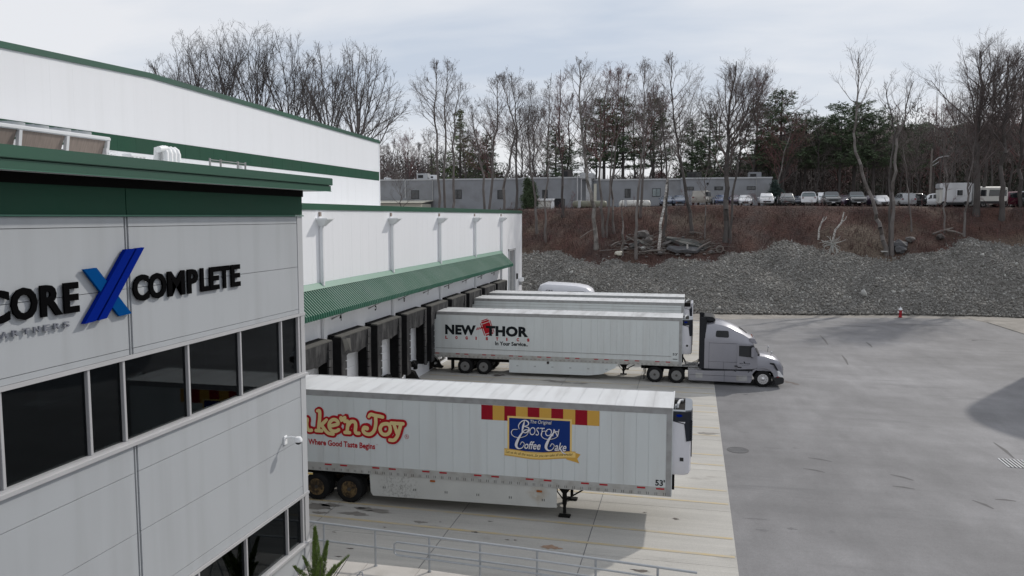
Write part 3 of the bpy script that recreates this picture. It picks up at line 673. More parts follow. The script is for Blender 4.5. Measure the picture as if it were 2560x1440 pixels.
# dock shelters with the doors behind them
SH = [(27.75, 2), (32.25, 3), (36.8, 4), (41.3, 5), (45.8, 6), (50.3, 7), (54.85, 8), (59.35, 9), (63.95, 10), (68.3, 11)]
FX = -16.3; SW = 1.78; ST = 4.62
def dock_bay():
    """local frame: origin on the wall at ground, x outward, y along the wall"""
    r = thing('dock_shelter', None, 'dock shelter', (0, 0, 0), 'dock shelters along the wing', world=False)
    P = -WX + FX
    MB().prism([(0, ST), (P * .5, ST - .03), (P * .5, ST - .11), (0, ST - .11)], 'y', -SW, SW).part('hood', 'shelter_black', r)
    MB().prism([(P * .5, ST - .028), (P, ST - .06), (P, ST - .14), (P * .5, ST - .11)], 'y', -SW, SW).part('hood_stripe', 'shelter_stripe', r)
    for s in (-1, 1):
        MB().box(0, P, s * SW - .05, s * SW + .05, .95, ST - .12).part('side_panel', 'shelter_black', r)
        m = MB(); n = 9     # ruffled foam side pads
        y0, y1 = (s * SW, s * (SW - .48))
        for k in range(n):
            za, zb = .9 + (ST - 1.05) * k / n, .9 + (ST - 1.05) * (k + 1) / n
            m.add([(P + .01, y0, za), (P + .06, y1, za + .08), (P + .06, y1, zb + .02), (P + .01, y0, zb), (P - .05, y0, za), (P - .02, y1, za + .08), (P - .02, y1, zb + .02), (P - .05, y0, zb)],
                  [(0, 1, 2, 3), (4, 7, 6, 5), (0, 4, 5, 1), (1, 5, 6, 2), (2, 6, 7, 3), (3, 7, 4, 0)])
        m.part('side_pad', 'shelter_worn', r)
    m = MB(); n = 12; cols = []
    for k in range(n + 1):
        y = -SW + 2 * SW * k / n; w = .03 * math.sin(k * 1.7); cols.append((y, w, ST - 1.05 - (.06 if k % 5 == 2 else 0) - .03 * math.cos(k)))
    for a, b in zip(cols[:-1], cols[1:]):
        m.quad((P + .03, a[0], ST - .1), (P + .03, b[0], ST - .1), (P - .02 + b[1], b[0], b[2]), (P - .02 + a[1], a[0], a[2]))
        m.quad((P - .0, a[0], ST - .1), (P - .05 + a[1], a[0], a[2]), (P - .05 + b[1], b[0], b[2]), (P - .0, b[0], ST - .1))
    m.part('head_curtain', 'shelter_worn', r)
    for k in range(6):
        MB().box(.0, .03, -1.3, 1.3, 1.22 + k * .47, 1.22 + k * .47 + .455).part('door_panel', 'white_panel', r)
    for s in (-1, 1):
        MB().box(.02, .22, s * 1.25 - .14, s * 1.25 + .14, .7, 1.15).part('bumper', 'black_rubber', r, bevel=.02)
    MB().box(.0, .25, -1.0, 1.0, 1.08, 1.2).part('leveller_lip', 'undercarriage', r)
    return r
bay0 = dock_bay(); LB = {2: 'black dock shelter hidden behind the near office block corner', 3: 'black dock shelter beside the grey office block corner, nearest seen',
 4: 'black dock shelter with torn front corner, below the wall number 4', 5: 'black dock shelter between the torn one and the widest open one, below number 5',
 6: 'last empty black dock shelter before the trailer with the hammer logo', 7: 'black dock shelter around the rear of the hammer logo trailer',
 8: 'empty black dock shelter just beyond the hammer logo trailer', 9: 'black dock shelter around the second white trailer from the far end',
 10: 'black dock shelter around the farthest white trailer', 11: 'farthest black dock shelter, next to the tall white door'}
for i, (y, nb) in enumerate(SH):
    b = bay0 if i == 0 else copy_tree(bay0)
    b.location = (WX, y, 0); b['label'] = LB[nb]
    if nb >= 4:
        m = MB(); fit_text(m, str(nb), y - .42 - (.1 if nb > 9 else 0), y - .17 + (.1 if nb > 9 else 0), 5.12, 5.55, lambda u, v, d: (WX + .006, u, v), bold=.03)
        m.top('bay_number', 'decal_black', label='black wall numeral %s' % {4: 'four, nearest one under the canopy', 5: 'five under the canopy', 6: 'under the canopy, third from the near end', 7: 'above the rear of the hammer logo trailer', 8: 'just beyond the hammer logo trailer rear', 9: 'above the second trailer from the far end', 10: 'above the farthest docked trailer', 11: 'farthest of those under the canopy'}[nb], cat='number')
# torn corner flap on the shelter below number 4
p = MB(); yb = 36.8 - SW
p.add([(FX + .05, yb + .05, 4.45), (FX + .14, yb + .32, 4.40), (FX + .2, yb + .42, 3.95), (FX + .12, yb + .2, 3.8)], [(0, 1, 2, 3)])
p.add([(FX + .06, yb + .42, 4.45), (FX + .13, yb + .75, 4.4), (FX + .24, yb + .62, 3.75), (FX + .12, yb + .45, 3.9)], [(0, 1, 2, 3)])
p.top('torn_flap', 'shelter_stripe', label='torn pale fabric flap hanging from the dock shelter corner', cat='fabric')
# dock leveller machinery by the open bays
for y in (45.8, 50.3):
    t = thing('dock_restraint', 'black vehicle restraint with hook under the dock at bay %s' % ('6, right of the open shelter' if y < 50 else '7, behind the hammer logo trailer'), 'dock restraint', (WX, y, 0), 'vehicle restraints on the dock face')
    MB().prism([(WX, .95), (WX + .5, .8), (WX + .75, .35), (WX + .9, .32), (WX + .85, .2), (WX + .3, .25), (WX, .4)], 'y', y - .18, y + .18).part('hook', 'undercarriage', t)
    MB().box(WX, WX + .1, y - .25, y + .25, .1, 1.0).part('mounting_plate', 'undercarriage', t)
for y in (41.3, 45.8):        # quilted door blankets slumped at the threshold
    m = MB().box(WX + .03, WX + .42, y + .3, y + 1.05, 1.0, 1.32)
    m.top('dock_blanket', 'black_rubber', bevel=.08, label='dark padded bundle on the dock sill ' + ('below wall number 5' if y < 43 else 'just left of the hammer logo trailer rear'), cat='padding')

# ------------------------------------------------------------------ tall warehouse behind
TX = -22.0
tall = thing('tall_warehouse', 'tall white panelled cold store with low gable and green band', 'building', (TX, 20, 10.6))
def tz(y): return 16.2 - (y - 29.4) * .0195 if y > 29.4 else 16.2 - (29.4 - y) * .033
MB().add([(-60, -6, 10.7), (TX - .015, -6, 10.7), (TX - .015, 54.1, 10.7), (-60, 54.1, 10.7), (-60, -6, tz(-6) - .2), (TX - .015, -6, tz(-6) - .2), (TX - .015, 29.4, 16.0), (TX - .015, 54.1, tz(54.1) - .2), (-60, 54.1, tz(54.1) - .2), (-60, 29.4, 16.0)],
         [(0, 1, 2, 3), (0, 4, 5, 1), (1, 5, 6, 7, 2), (2, 7, 8, 3), (4, 9, 6, 5), (9, 8, 7, 6), (0, 3, 8, 9, 4)]).part('core', 'white_panel', tall)
npn = 56; pw = 60.2 / npn
for k in range(npn):
    ya, yb = -6 + k * pw, -6 + (k + 1) * pw
    MB().add([(x, y, z) for x in (TX - .1, TX) for (y, z) in ((ya + .0008, 13.47), (yb - .0008, 13.47), (yb - .0008, tz(yb) - .2), (ya + .0008, tz(ya) - .2))],
             [(0, 1, 2, 3), (4, 7, 6, 5), (0, 4, 5, 1), (1, 5, 6, 2), (2, 6, 7, 3), (3, 7, 4, 0)]).part('wall_panel', 'white_panel', tall)
wm = MB().box(-.1, 0, .002, pw - .002, 10.6 - 10.6, 12.85 - 10.6).mesh('wall_panel', 'white_panel'); gm = MB().box(-.1, .015, .004, pw - .004, 12.86 - 10.6, 13.46 - 10.6).mesh('band_panel', 'green_metal')
for k in range(npn):
    for me, nm in ((wm, 'wall_panel'), (gm, 'band_panel')):
        o = bpy.data.objects.new(nm, me); C.objects.link(o); o.parent = tall; o.location = (0, -6 + k * pw - 20, 0)
for ya, yb in ((-6, 29.4), (29.4, 54.2)):
    MB().add([(x, y, tz(y) + dz) for x in (TX - .3, TX + .06) for (y, dz) in ((ya, -.21), (yb, -.21), (yb, 0), (ya, 0))],
             [(0, 1, 2, 3), (4, 7, 6, 5), (0, 4, 5, 1), (1, 5, 6, 2), (2, 6, 7, 3), (3, 7, 4, 0)]).part('roof_edge', 'green_fascia', tall)
MB().box(TX - .3, TX + .02, 54.08, 54.22, 10.7, 15.5).part('corner_trim', 'white_panel', tall)

# ------------------------------------------------------------------ near office block
OX, OY = -10.67, 20.5
off = thing('office_block', 'near grey panelled office block with ribbon windows and green cornice', 'building', (OX, OY, 0))
VJ = [-0.8, 6.25, 13.40, OY - .28]           # vertical joints
def wall_rows(z0, rows, z1, name='wall_panel'):
    zs = [z0] + rows + [z1]
    for i in range(len(VJ) - 1):
        for a, b in zip(zs[:-1], zs[1:]):
            MB().box(OX - .12, OX, VJ[i] + (.06 if i else 0), VJ[i + 1] - (.06 if i < 2 else .004), a + .0045, b - .0045).part(name, 'grey_panel', off, bevel=.004)
            MB().box(OX - 6.1, OX - .18, OY - .12, OY, a + .006, b - .006).part(name, 'grey_panel', off) if i == 2 else None
wall_rows(0.0, [], .90); wall_rows(2.42, [2.66, 4.01, 5.24], 5.80); wall_rows(7.60, [7.72, 8.90, 10.10], 10.30)
for a, b in ((0, .9), (2.42, 5.8), (7.6, 10.3)):      # backing behind the joints, corner trims, joint covers
    MB().box(OX - .30, OX - .125, -.8, OY - .125, a, b).part('backing', 'joint_dark', off)
    MB().box(OX - 6.2, OX - .3, OY - .30, OY - .125, a, b).part('backing', 'joint_dark', off)
    MB().box(OX - .27, OX + .012, OY - .275, OY + .012, a + .003, b - .003).part('corner_trim', 'grey_trim', off)
    for y in VJ[1:3]:
        MB().box(OX - .12, OX - .045, y - .055, y + .055, a, b).part('joint_cover', 'rail_grey', off)
        MB().box(OX - .12, OX - .004, y - .012, y + .012, a, b).part('joint_cover', 'grey_panel', off)
# green frieze, dark flashing
for i in range(3):
    MB().box(OX - .12, OX + .02, VJ[i] + .012, VJ[i + 1] - .012 + (.30 if i == 2 else 0), 10.335, 10.84).part('frieze_panel', 'green_metal', off)
MB().box(OX - 6.2, OX - .13, OY - .12, OY + .02, 10.335, 10.84).part('frieze_panel', 'green_metal', off)
MB().box(OX - .15, OX + .05, -.8, OY + .05, 10.30, 10.33).part('drip_edge', 'green_flashing', off)
MB().box(OX - 6.2, OX - .15, OY - .1, OY + .05, 10.30, 10.33).part('drip_edge', 'green_flashing', off)
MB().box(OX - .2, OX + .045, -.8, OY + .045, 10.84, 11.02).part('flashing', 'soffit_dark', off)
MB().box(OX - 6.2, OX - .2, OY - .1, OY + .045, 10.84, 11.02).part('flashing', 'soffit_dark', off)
MB().box(OX - .3, OX - .125, -.8, OY - .125, 10.3, 11.02).part('backing', 'joint_dark', off)
# cornice: overhanging roof deck with a stepped fascia
EX, EY = OX + .63, OY + .63
MB().box(OX - 6.3, EX - .06, -.8, EY - .06, 11.02, 11.06).part('soffit', 'soffit_white', off)
MB().box(OX - 6.3, EX - .05, -.8, EY - .05, 11.06, 11.30).part('roof_deck', 'green_metal', off)
MB().box(EX - .05, EX - .012, -.8, EY - .012, 11.01, 11.16).part('lower_fascia', 'green_fascia', off)
MB().box(OX - 6.3, EX - .05, EY - .05, EY - .012, 11.01, 11.16).part('lower_fascia', 'green_fascia', off)
MB().box(EX - .06, EX + .004, -.8, EY + .004, 11.002, 11.012).part('fascia_lip', 'green_flashing', off)
MB().box(EX - .05, EX + .03, -.8, EY + .03, 11.175, 11.375).part('upper_fascia', 'green_fascia', off, bevel=.012)
MB().box(OX - 6.3, EX - .05, EY - .05, EY + .03, 11.175, 11.375).part('upper_fascia', 'green_fascia', off, bevel=.012)
# ribbon windows: frames, panes
def ribbon(z0, z1, ys):
    MB().box(OX - .16, OX + .035, -.8, OY + .035, z1, z1 + .075).part('head_frame', 'aluminium', off)
    MB().box(OX - .16, OX + .07, -.8, OY + .07, z0 - .09, z0 - .02).part('sill', 'aluminium', off)
    MB().box(OX - .14, OX + .02, -.8, OY + .02, z0 - .02, z0 + .035).part('sill_frame', 'aluminium', off)
    for y in ys:
        MB().box(OX - .13, OX + .01, y - .035, y + .035, z0 + .035, z1).part('mullion', 'aluminium', off, bevel=.008)
    MB().box(OX - .14, OX + .015, OY - .36, OY - .28, z0 + .035, z1).part('mullion', 'aluminium', off)
    MB().box(OX - .20, OX + .018, OY - .20, OY + .018, z0 + .035, z1).part('corner_post', 'aluminium', off)
    e_ = list(ys) + [OY - .32]
    for a, b in zip(e_[:-1], e_[1:]):
        MB().box(OX - .075, OX - .06, a + .03, b - .03, z0 + .03, z1 + .005).part('window_pane', 'window_glass', off)
    MB().box(OX - .07, OX - .06, OY - .28, OY - .20, z0 + .03, z1).part('window_pane', 'window_glass', off)
    # return side facing the trailers
    MB().box(OX - 6.2, OX - .16, OY - .16, OY + .035, z1, z1 + .075).part('head_frame', 'aluminium', off)
    MB().box(OX - 6.2, OX - .16, OY - .16, OY + .07, z0 - .09, z0 + .035).part('sill', 'aluminium', off)
    xs_ = [OX - .2, OX - 1.1, OX - 3.1, OX - 5.1, OX - 6.1]
    for a, b in zip(xs_[:-1], xs_[1:]):
        MB().box(b + .03, a - .03, OY - .075, OY - .06, z0 + .03, z1).part('window_pane', 'window_glass', off)
        MB().box(b - .035, b + .035, OY - .13, OY + .01, z0 + .035, z1).part('mullion', 'aluminium', off)
ribbon(5.90, 7.525, [4.1, 6.1, 8.3, 10.33, 12.24, 13.16, 15.19, 17.25, 19.23])
ribbon(.99, 2.345, [9.2, 11.2, 12.24, 13.16, 15.28, 17.25, 19.31])
# dark interior: floors, ceilings and core walls
mat('interior_dark', (.025, .025, .028), .9, var=0); mat('interior_wall', (.10, .10, .105), .9, var=0)
for a, b in ((2.9, 5.15), (7.7, 10.9), (-.1, .05)):
    MB().box(OX - 6.1, OX - .35, -.7, OY - .35, a, b).part('interior_slab', 'interior_dark', off)
MB().box(OX - 6.1, OX - 6.0, -.7, OY - 3.2, .05, 7.7).part('interior_wall', 'interior_dark', off)
MB().box(OX - 6.0, OX - .35, 8.0, 8.1, .05, 7.7).part('interior_wall', 'interior_dark', off)
MB().box(OX - 6.0, OX - 1.0, OY - .9, OY - .8, .05, 2.9).part('interior_wall', 'interior_wall', off)
# wall sign: raised letters
sg = thing('wall_sign', 'raised black and blue lettering sign on the grey office wall', 'sign', (OX, 12.9, 8.4))
wallp = lambda u, v, d: (OX + .025 + d, u, v)
def letter(ch, u0, u1, v0, v1, m, bold=.036, dep=.035):
    mb = MB(); fit_text(mb, ch, u0, u1, v0, v1, wallp, bold=bold, extrude=.05, depth=dep); mb.part('sign_letter', m, sg)
for ch, a, b in (('C', 10.02, 10.57), ('O', 10.60, 11.125), ('R', 11.19, 11.66), ('E', 11.70, 12.05)): letter(ch, a, b, 8.61, 9.145, 'sign_black')
cw = [('C', 13.46, 13.93), ('O', 13.93, 14.47), ('M', 14.52, 15.09), ('P', 15.19, 15.56), ('L', 15.66, 15.98), ('E', 16.00, 16.37), ('T', 16.38, 16.80), ('E', 16.86, 17.25)]
for ch, a, b in cw: letter(ch, a, b, 8.63, 9.155, 'sign_black')
for i, ch in enumerate('PARTNERS'):
    a = 10.16 + i * .215; letter(ch, a, a + .13, 8.375, 8.475, 'letter_grey', .02, .035)
def bar_(pts, m, d0, d1):
    mb = MB(); mb.prism([(y, z) for y, z in pts], 'x', OX + d0, OX + d1); mb.part('sign_stroke', m, sg)
bar_([(12.16, 9.355), (12.48, 9.365), (13.36, 8.425), (13.02, 8.41)], 'sign_blue_light', .03, .08)
bar_([(13.24, 9.67), (13.49, 9.675), (12.36, 8.405), (12.08, 8.385)], 'sign_blue_dark', .03, .115)
bar_([(13.545, 9.68), (13.76, 9.69), (12.64, 8.42), (12.415, 8.405)], 'sign_blue_dark', .03, .115)

# dome camera on an arm
cd = thing('dome_camera', 'white dome security camera on an arm below the office windows', 'camera', (OX, 19.26, 4.25))
MB().box(OX, OX + .04, 19.18, 19.34, 4.14, 4.38).part('wall_plate', 'white_wrap', cd, bevel=.01)
MB().tube([(OX + .03, 19.26, 4.32), (OX + .2, 19.26, 4.36), (OX + .38, 19.26, 4.33)], .03, 8).part('arm', 'white_wrap', cd, smooth=True)
MB().lathe([(.02, .11), (.075, .10), (.11, .04), (.11, -.02), (.10, -.03)], (OX + .40, 19.26, 4.27), 'z', 16).part('housing', 'white_wrap', cd, smooth=True)
MB().lathe([(.085, -.03), (.07, -.08), (.03, -.105), (.005, -.11)], (OX + .40, 19.26, 4.27), 'z', 16).part('dome', 'black_plastic', cd, smooth=True)

# ramp / walkway beside the office and its steel railing
m = MB(); 
wk = thing('walkway', None, None, (OX, OY, 0)); wk['kind'] = 'structure'
mat('walk_concrete', (.50, .475, .445), .85, var=.06, scale=2, dirt=(.42, .395, .36), dirt_pos=(.5, .8), dirt_scale=1.5)
def rz(x): return .24 + (.02 if x < -7 else 0) - max(0, (x + 7.0)) * .033
for xa, xb in ((-10.62, -9.0), (-9.0, -7.4), (-7.4, -5.8), (-5.8, -4.2), (-4.2, -2.6), (-2.6, -.2)):
    a, b = xa + .008, xb - .008
    MB().add([(a, 15, -.01), (b, 15, -.01), (b, 20.86, -.01), (a, 20.86, -.01), (a, 15, rz(a)), (b, 15, rz(b)), (b, 20.86, rz(b)), (a, 20.86, rz(a))],
             [(0, 3, 2, 1), (4, 5, 6, 7), (0, 1, 5, 4), (1, 2, 6, 5), (2, 3, 7, 6), (3, 0, 4, 7)]).part('slab', 'walk_concrete', wk)
rl = thing('ramp_railing', 'grey galvanised pipe railing descending beside the ramp', 'railing', (-6, 20.75, 0))
ry = 20.75; rt = lambda x: 1.385 - (x + 10.3) * .032 - max(0, x + 4.5) * .015; rm_ = lambda x: rt(x) - .52 - (x + 10.3) * .0
MB().tube([(x, ry, rt(x)) for x in (-10.9, -8, -4.5, -.7, .3)], .036, 8).part('top_rail', 'galvanised', rl, smooth=True)
MB().tube([(x, ry, rm_(x)) for x in (-10.9, -8, -4.5, -.7, .3)], .032, 8).part('mid_rail', 'galvanised', rl, smooth=True)
for x in (-10.32, -8.72, -7.09, -5.60, -3.98, -2.37, -.72):
    p = MB().tube([(x, ry, rz(x)), (x, ry, rt(x))], .033, 8).part('post', 'galvanised', rl, smooth=True)
    MB().lathe([(.055, 0), (.055, .012)], (x, ry, rz(x)), 'z', 12).part('base_plate', 'galvanised', p)
ha = lambda x: rt(x) - .235; hb = lambda x: rt(x) - .62
MB().tube([(.1, ry - .1, ha(.1)), (-4, ry - .1, ha(-4)), (-8.02, ry - .1, ha(-8.02)), (-8.1, ry - .1, ha(-8.1) - .06), (-8.1, ry - .1, hb(-8.1) + .06), (-8.02, ry - .1, hb(-8.02)), (-4, ry - .1, hb(-4)), (.1, ry - .1, hb(.1))], .030, 8).part('handrail_loop', 'galvanised', rl, smooth=True)
r2 = thing('step_railing', 'short pipe railing top rising from the walkway below the ramp railing', 'railing', (-8.0, 18.6, 0))
q = at_y(905, 1428, 19.3)
MB().tube([(q.x - .5, 19.0, q.z - .55), (q.x - .03, 19.3, q.z - .02), (q.x, 19.3, q.z - .02), (q.x + .14, 19.25, rz(-8))], .02, 8).part('rail', 'galvanised', r2, smooth=True)

# ------------------------------------------------------------------ rooftop plant
ch = thing('roof_chiller', 'long white rooftop condenser with brown coils and five fans', 'air conditioner', (-19.5, 19, 10.66))
CX = -19.5
MB().box(CX - 2.0, CX, 12.5, 23.95, 12.86, 13.0).part('top_casing', 'white_pipe', ch, bevel=.03)
for y in (14.6, 16.4, 18.3, 20.17, 22.02, 23.83):
    MB().prism([(CX - .0, 12.86), (CX - .12, 12.86), (CX - .40, 10.9), (CX - .28, 10.9)], 'y', y - .055, y + .055).part('post', 'white_pipe', ch)
for a, b in ((14.7, 16.3), (16.5, 18.2), (18.4, 20.07), (20.27, 21.92), (22.12, 23.73)):
    MB().add([(CX - .06, a, 12.86), (CX - .06, b, 12.86), (CX - .72, b, 11.0), (CX - .72, a, 11.0), (CX - .14, a, 12.86), (CX - .14, b, 12.86), (CX - .8, b, 11.0), (CX - .8, a, 11.0)],
             [(0, 1, 2, 3), (4, 7, 6, 5), (0, 4, 5, 1), (1, 5, 6, 2), (2, 6, 7, 3), (3, 7, 4, 0)]).part('coil', 'coil_brown', ch)
for y in (17.5, 18.42, 19.33, 20.24, 21.15, 22.06, 22.96):
    f = MB().lathe([(.43, 0), (.43, .10), (.40, .10), (.40, 0)], (CX - .5, y, 13.0), 'z', 20).part('fan_ring', 'galvanised', ch, smooth=True)
    MB().lathe([(.42, .07), (.42, .104), (.2, .125), (.02, .13)], (CX - .5, y, 13.0), 'z', 20).part('fan_guard', 'unit_dark', f)
    MB().lathe([(.05, .12), (.04, .15)], (CX - .5, y, 13.0), 'z', 8).part('motor_cap', 'galvanised', f)
MB().box(CX - 1.9, CX - .5, 12.5, 23.8, 10.66, 11.0).part('base', 'white_pipe', ch)
MB().box(CX - 1.9, CX - .04, 23.74, 23.86, 11.0, 12.62).part('end_panel', 'white_pipe', ch)
m = MB()
for k in range(7): m.box(CX - .02, CX + .02, 23.9, 24.12, 11.9 + k * .1, 11.93 + k * .1)
m.part('ladder_grille', 'white_pipe', ch)
wp = thing('wrapped_pipe_riser', 'bundle of white insulated pipes bending over onto the roof', 'pipes', (-19.5, 27, 10.66))
for k, y in enumerate((26.85, 27.1, 27.34, 27.58)):
    MB().tube([(-19.5, y, 10.66), (-19.5, y, 12.68), (-19.54, y, 12.80), (-19.64, y, 12.88), (-19.85, y - .05, 12.86), (-19.9, y - .05, 12.3)], .105, 10).part('pipe', 'white_wrap', wp, smooth=True)
MB().tube([(-19.55, 26.5, 12.8), (-19.55, 26.9, 12.86)], .12, 10).part('valve', 'white_wrap', wp, smooth=True)
MB().tube([(-19.5, 26.55, 10.66), (-19.5, 26.5, 12.0), (-19.5, 26.58, 12.7)], .02, 6).part('cable', 'rail_grey', wp)
hp = thing('wrapped_pipe_header', 'low white insulated pipe header on the roof beside the chiller', 'pipes', (-19.5, 25.3, 10.66))
MB().box(-19.9, -19.5, 24.9, 25.75, 12.40, 12.53).part('box_cover', 'white_wrap', hp, bevel=.03)
for k in range(4): MB().tube([(-19.5, 25.1 + k * .2, 10.66), (-19.5, 25.1 + k * .2, 12.35), (-19.65, 25.1 + k * .2, 12.44)], .085, 8).part('pipe', 'white_wrap', hp, smooth=True)
rk = thing('pipe_rack', 'grey steel pipe support frame on the roof', 'pipe support', (-19.5, 31, 10.66))
for y in (29.67, 30.44, 31.75, 32.35): MB().box(-19.53, -19.47, y - .03, y + .03, 10.66, 12.7).part('post', 'rail_grey', rk)
for z in (12.62, 12.53): MB().box(-19.52, -19.48, 29.67, 32.38, z, z + .035).part('cross_bar', 'rail_grey', rk)
MB().rock((-19.6, 32.05, 12.45), .17, 4, (.8, 1.3, .6)).part('wrapped_joint', 'white_wrap', rk)

# ------------------------------------------------------------------ wheels and trailers
def wheel(parent, c, r, w, rim, side=-1, n=32, deep=False):
    """axle along y; side=-1: outer face towards -y"""
    x, y, z = c; s = side
    t = MB().lathe([(r * .60, -w / 2 * .98), (r * .86, -w / 2), (r * .97, -w / 2 * .8), (r, -w / 2 * .5), (r, w / 2 * .5), (r * .97, w / 2 * .8), (r * .86, w / 2), (r * .60, w / 2 * .98)], c, 'y', n).part('tyre', 'black_rubber', parent, smooth=True)
    d = -w / 2 * .55 if deep else -w / 2 * .9
    o_ = lambda q: q if s < 0 else -q
    MB().lathe([(r * .61, o_(-w / 2 - .004)), (r * .57, o_(-w / 2 * .93)), (r * .52, o_(d + .04)), (r * .36, o_(d)), (r * .30, o_(d + .01))], c, 'y', n).part('rim', rim, parent, smooth=True)
    h = MB().lathe([(r * .26, o_(d + .02)), (r * .22, o_(d - .05)), (r * .12, o_(d - .07))], c, 'y', 16).part('hub', rim if rim == 'wheel_silver' else 'wheel_dark', parent, smooth=True)
    m = MB()
    for k in range(10):
        a = 2 * math.pi * k / 10; cx, cz = x + r * .43 * math.cos(a), z + r * .43 * math.sin(a)
        m.lathe([(r * .045, o_(d - .012)), (r * .04, o_(d - .02))], (cx, y, cz), 'y', 8)
    m.part('hand_hole', 'black_plastic', h)
def trailer(lab, y, z0=1.17, top=4.10, detail=2, strips=None, dirty=False, rims='wheel_grey', skirt='skirt_white', grp=None, xF=-.52):
    xR = xF - 16.15; W = 2.6; ys, yf = y, y + W
    t = thing('semi_trailer', lab, 'trailer', (xF - 8, y + W / 2, 0), grp)
    zb = z0 + .02; zr = z0 + .30
    MB().box(xR + .02, xF - .02, ys + .02, yf - .02, zb + .05, top - .08).part('box_body', 'trailer_white', t)
    roof = MB(); nseg = 26
    for k in range(nseg):
        xa, xb = xR + 16.15 * k / nseg, xR + 16.15 * (k + 1) / nseg - .012
        roof.add([(xa, ys + .05, top - .012), (xb, ys + .05, top - .012), (xb, (ys + yf) / 2, top + .012), (xa, (ys + yf) / 2, top + .012), (xb, yf - .05, top - .012), (xa, yf - .05, top - .012)], [(0, 1, 2, 3), (3, 2, 4, 5)])
        roof.add([(xb, ys + .05, top - .02), (xb + .012, ys + .05, top - .02), (xb + .012, (ys + yf) / 2, top + .004), (xb, (ys + yf) / 2, top + .004), (xb + .012, yf - .05, top - .02), (xb, yf - .05, top - .02)], [(0, 1, 2, 3), (3, 2, 4, 5)])
    roof.part('roof', 'trailer_roof_dirty' if dirty else 'trailer_roof', t)
    for yy, s in ((ys, -1), (yf, 1)):
        MB().box(xR, xF, min(yy, yy + s * .012), max(yy, yy + s * .012), top - .20, top - .035).part('top_rail', 'rail_grey', t)
        MB().box(xR, xF, min(yy - s * .05, yy + s * .016), max(yy - s * .05, yy + s * .016), top - .035, top).part('roof_edge', 'rail_grey', t)
        MB().box(xR, xF, min(yy, yy + s * .018), max(yy, yy + s * .018), z0, zr - .12).part('bottom_rail', 'rail_dirty', t)
        MB().box(xR, xF, min(yy, yy + s * .010), max(yy, yy + s * .010), zr - .12, zr).part('scuff_band', 'rail_dirty', t)
        for xx in (xF - .17, xR):
            MB().box(xx, xx + .17, min(yy, yy + s * .022), max(yy, yy + s * .022), z0 + .02, top - .02).part('corner_post', 'rail_grey', t)
    MB().box(xF, xF + .02, ys, yf, z0, top).part('front_wall', 'trailer_white', t)
    MB().box(xF - .02, xF + .035, ys - .005, yf + .005, top - .03, top + .008).part('front_top_rail', 'trailer_roof', t, bevel=.01)
    for k in range(2):
        MB().box(xR - .02, xR, ys + .06 + k * 1.25, ys + 1.29 + k * 1.25, z0 + .15, top - .15).part('rear_door', 'trailer_white', t)
    MB().box(xR - .05, xR, ys, yf, z0 - .02, z0 + .14).part('rear_sill', 'dull_metal', t)
    if detail:
        edges = [xR + .18]; 
        while edges[-1] < xF - 6.2: edges.append(edges[-1] + .61)
        while edges[-1] < xF - .5: edges.append(edges[-1] + .405)
        edges[-1] = xF - .17
        for a, b in zip(edges[:-1], edges[1:]):
            MB().box(a + .002, b - .002, ys - .006, ys + .0195, zr, top - .205).part('side_panel', 'trailer_white', t)
        riv = MB()
        for a in edges:
            for k in range(36):
                z = zr + .05 + k * (top - .25 - zr) / 36; riv.box(a - .016, a - .007, ys - .0085, ys - .005, z, z + .008)
        o = riv.part('rivets', 'rail_grey', t); o['kind'] = 'stuff'
        m = MB()
        for k in range(58):
            x = xR + .4 + k * .272; m.box(x, x + .012, ys - .0225, ys - .017, z0 + .03, z0 + .12)
            m.box(x + .06, x + .072, ys - .0225, ys - .017, z0 + .03, z0 + .12)
        o = m.part('rail_bolts', 'undercarriage', t); o['kind'] = 'stuff'
        for x in strips:
            MB().box(x, x + .27, ys - .014, ys - .009, zr - .085, zr - .03).part('reflector_tape', 'tape_red', t)
    # running gear
    MB().box(xR + .9, xR + 5.3, ys + .55, yf - .55, z0 - .30, z0 + .05).part('slider_frame', 'undercarriage', t)
    MB().box(xR + 5.3, xF - .2, ys + .9, ys + 1.05, z0 - .16, z0 + .05).part('chassis_beam', 'undercarriage', t)
    MB().box(xR + .1, xR + .2, ys + .2, yf - .2, .52, .64).part('underride_bar', 'dull_metal', t)
    for q in (.6, 1.9): MB().box(xR + .1, xR + .2, ys + q, ys + q + .1, .6, z0).part('underride_post', 'dull_metal', t)
    wxs = (xR + 2.27, xR + 3.53) if y > 30 else (xR + 3.52, xR + 4.80)
    for wx in wxs:
        MB().cyl((wx, ys + .1, .52), (wx, yf - .1, .52), .09, 10).part('axle', 'undercarriage', t)
        for yy, s in ((ys + .16, -1), (ys + .49, 1), (yf - .49, -1), (yf - .16, 1)):
            wheel(t, (wx, yy, .515), .505, .27, rims, s, 28, deep=True)
    MB().box(wxs[0] - .95, wxs[0] - .92, ys + .05, ys + .7, .22, z0 - .05).part('mudflap', 'black_rubber', t)
    MB().box(wxs[0] - .95, wxs[0] - .92, yf - .7, yf - .05, .22, z0 - .05).part('mudflap', 'black_rubber', t)
    # side skirt and landing gear
    sx0, sx1 = (wxs[1] + 1.72, xF - 3.95) if y > 30 else (-11.06, -4.30)
    if y > 30: pts = [(sx0, z0), (sx0, .24), (-6.2, .27), (-5.4, .38), (sx1 - .1, .82), (sx1, z0)]
    else: pts = [(sx0, z0), (sx0 + .03, .50), (sx0 + .12, .37), (sx1 - .25, .45), (sx1, .47), (sx1, z0)]
    for yy in (ys, yf - .02): MB().prism(pts, 'y', yy, yy + .02).part('side_skirt', skirt, t)
    m = MB()
    for k in range(6):
        x = sx0 + .5 + k * 1.15
        for q in (0, .07): m.box(x + q, x + q + .02, ys - .006, ys, .66, .74)
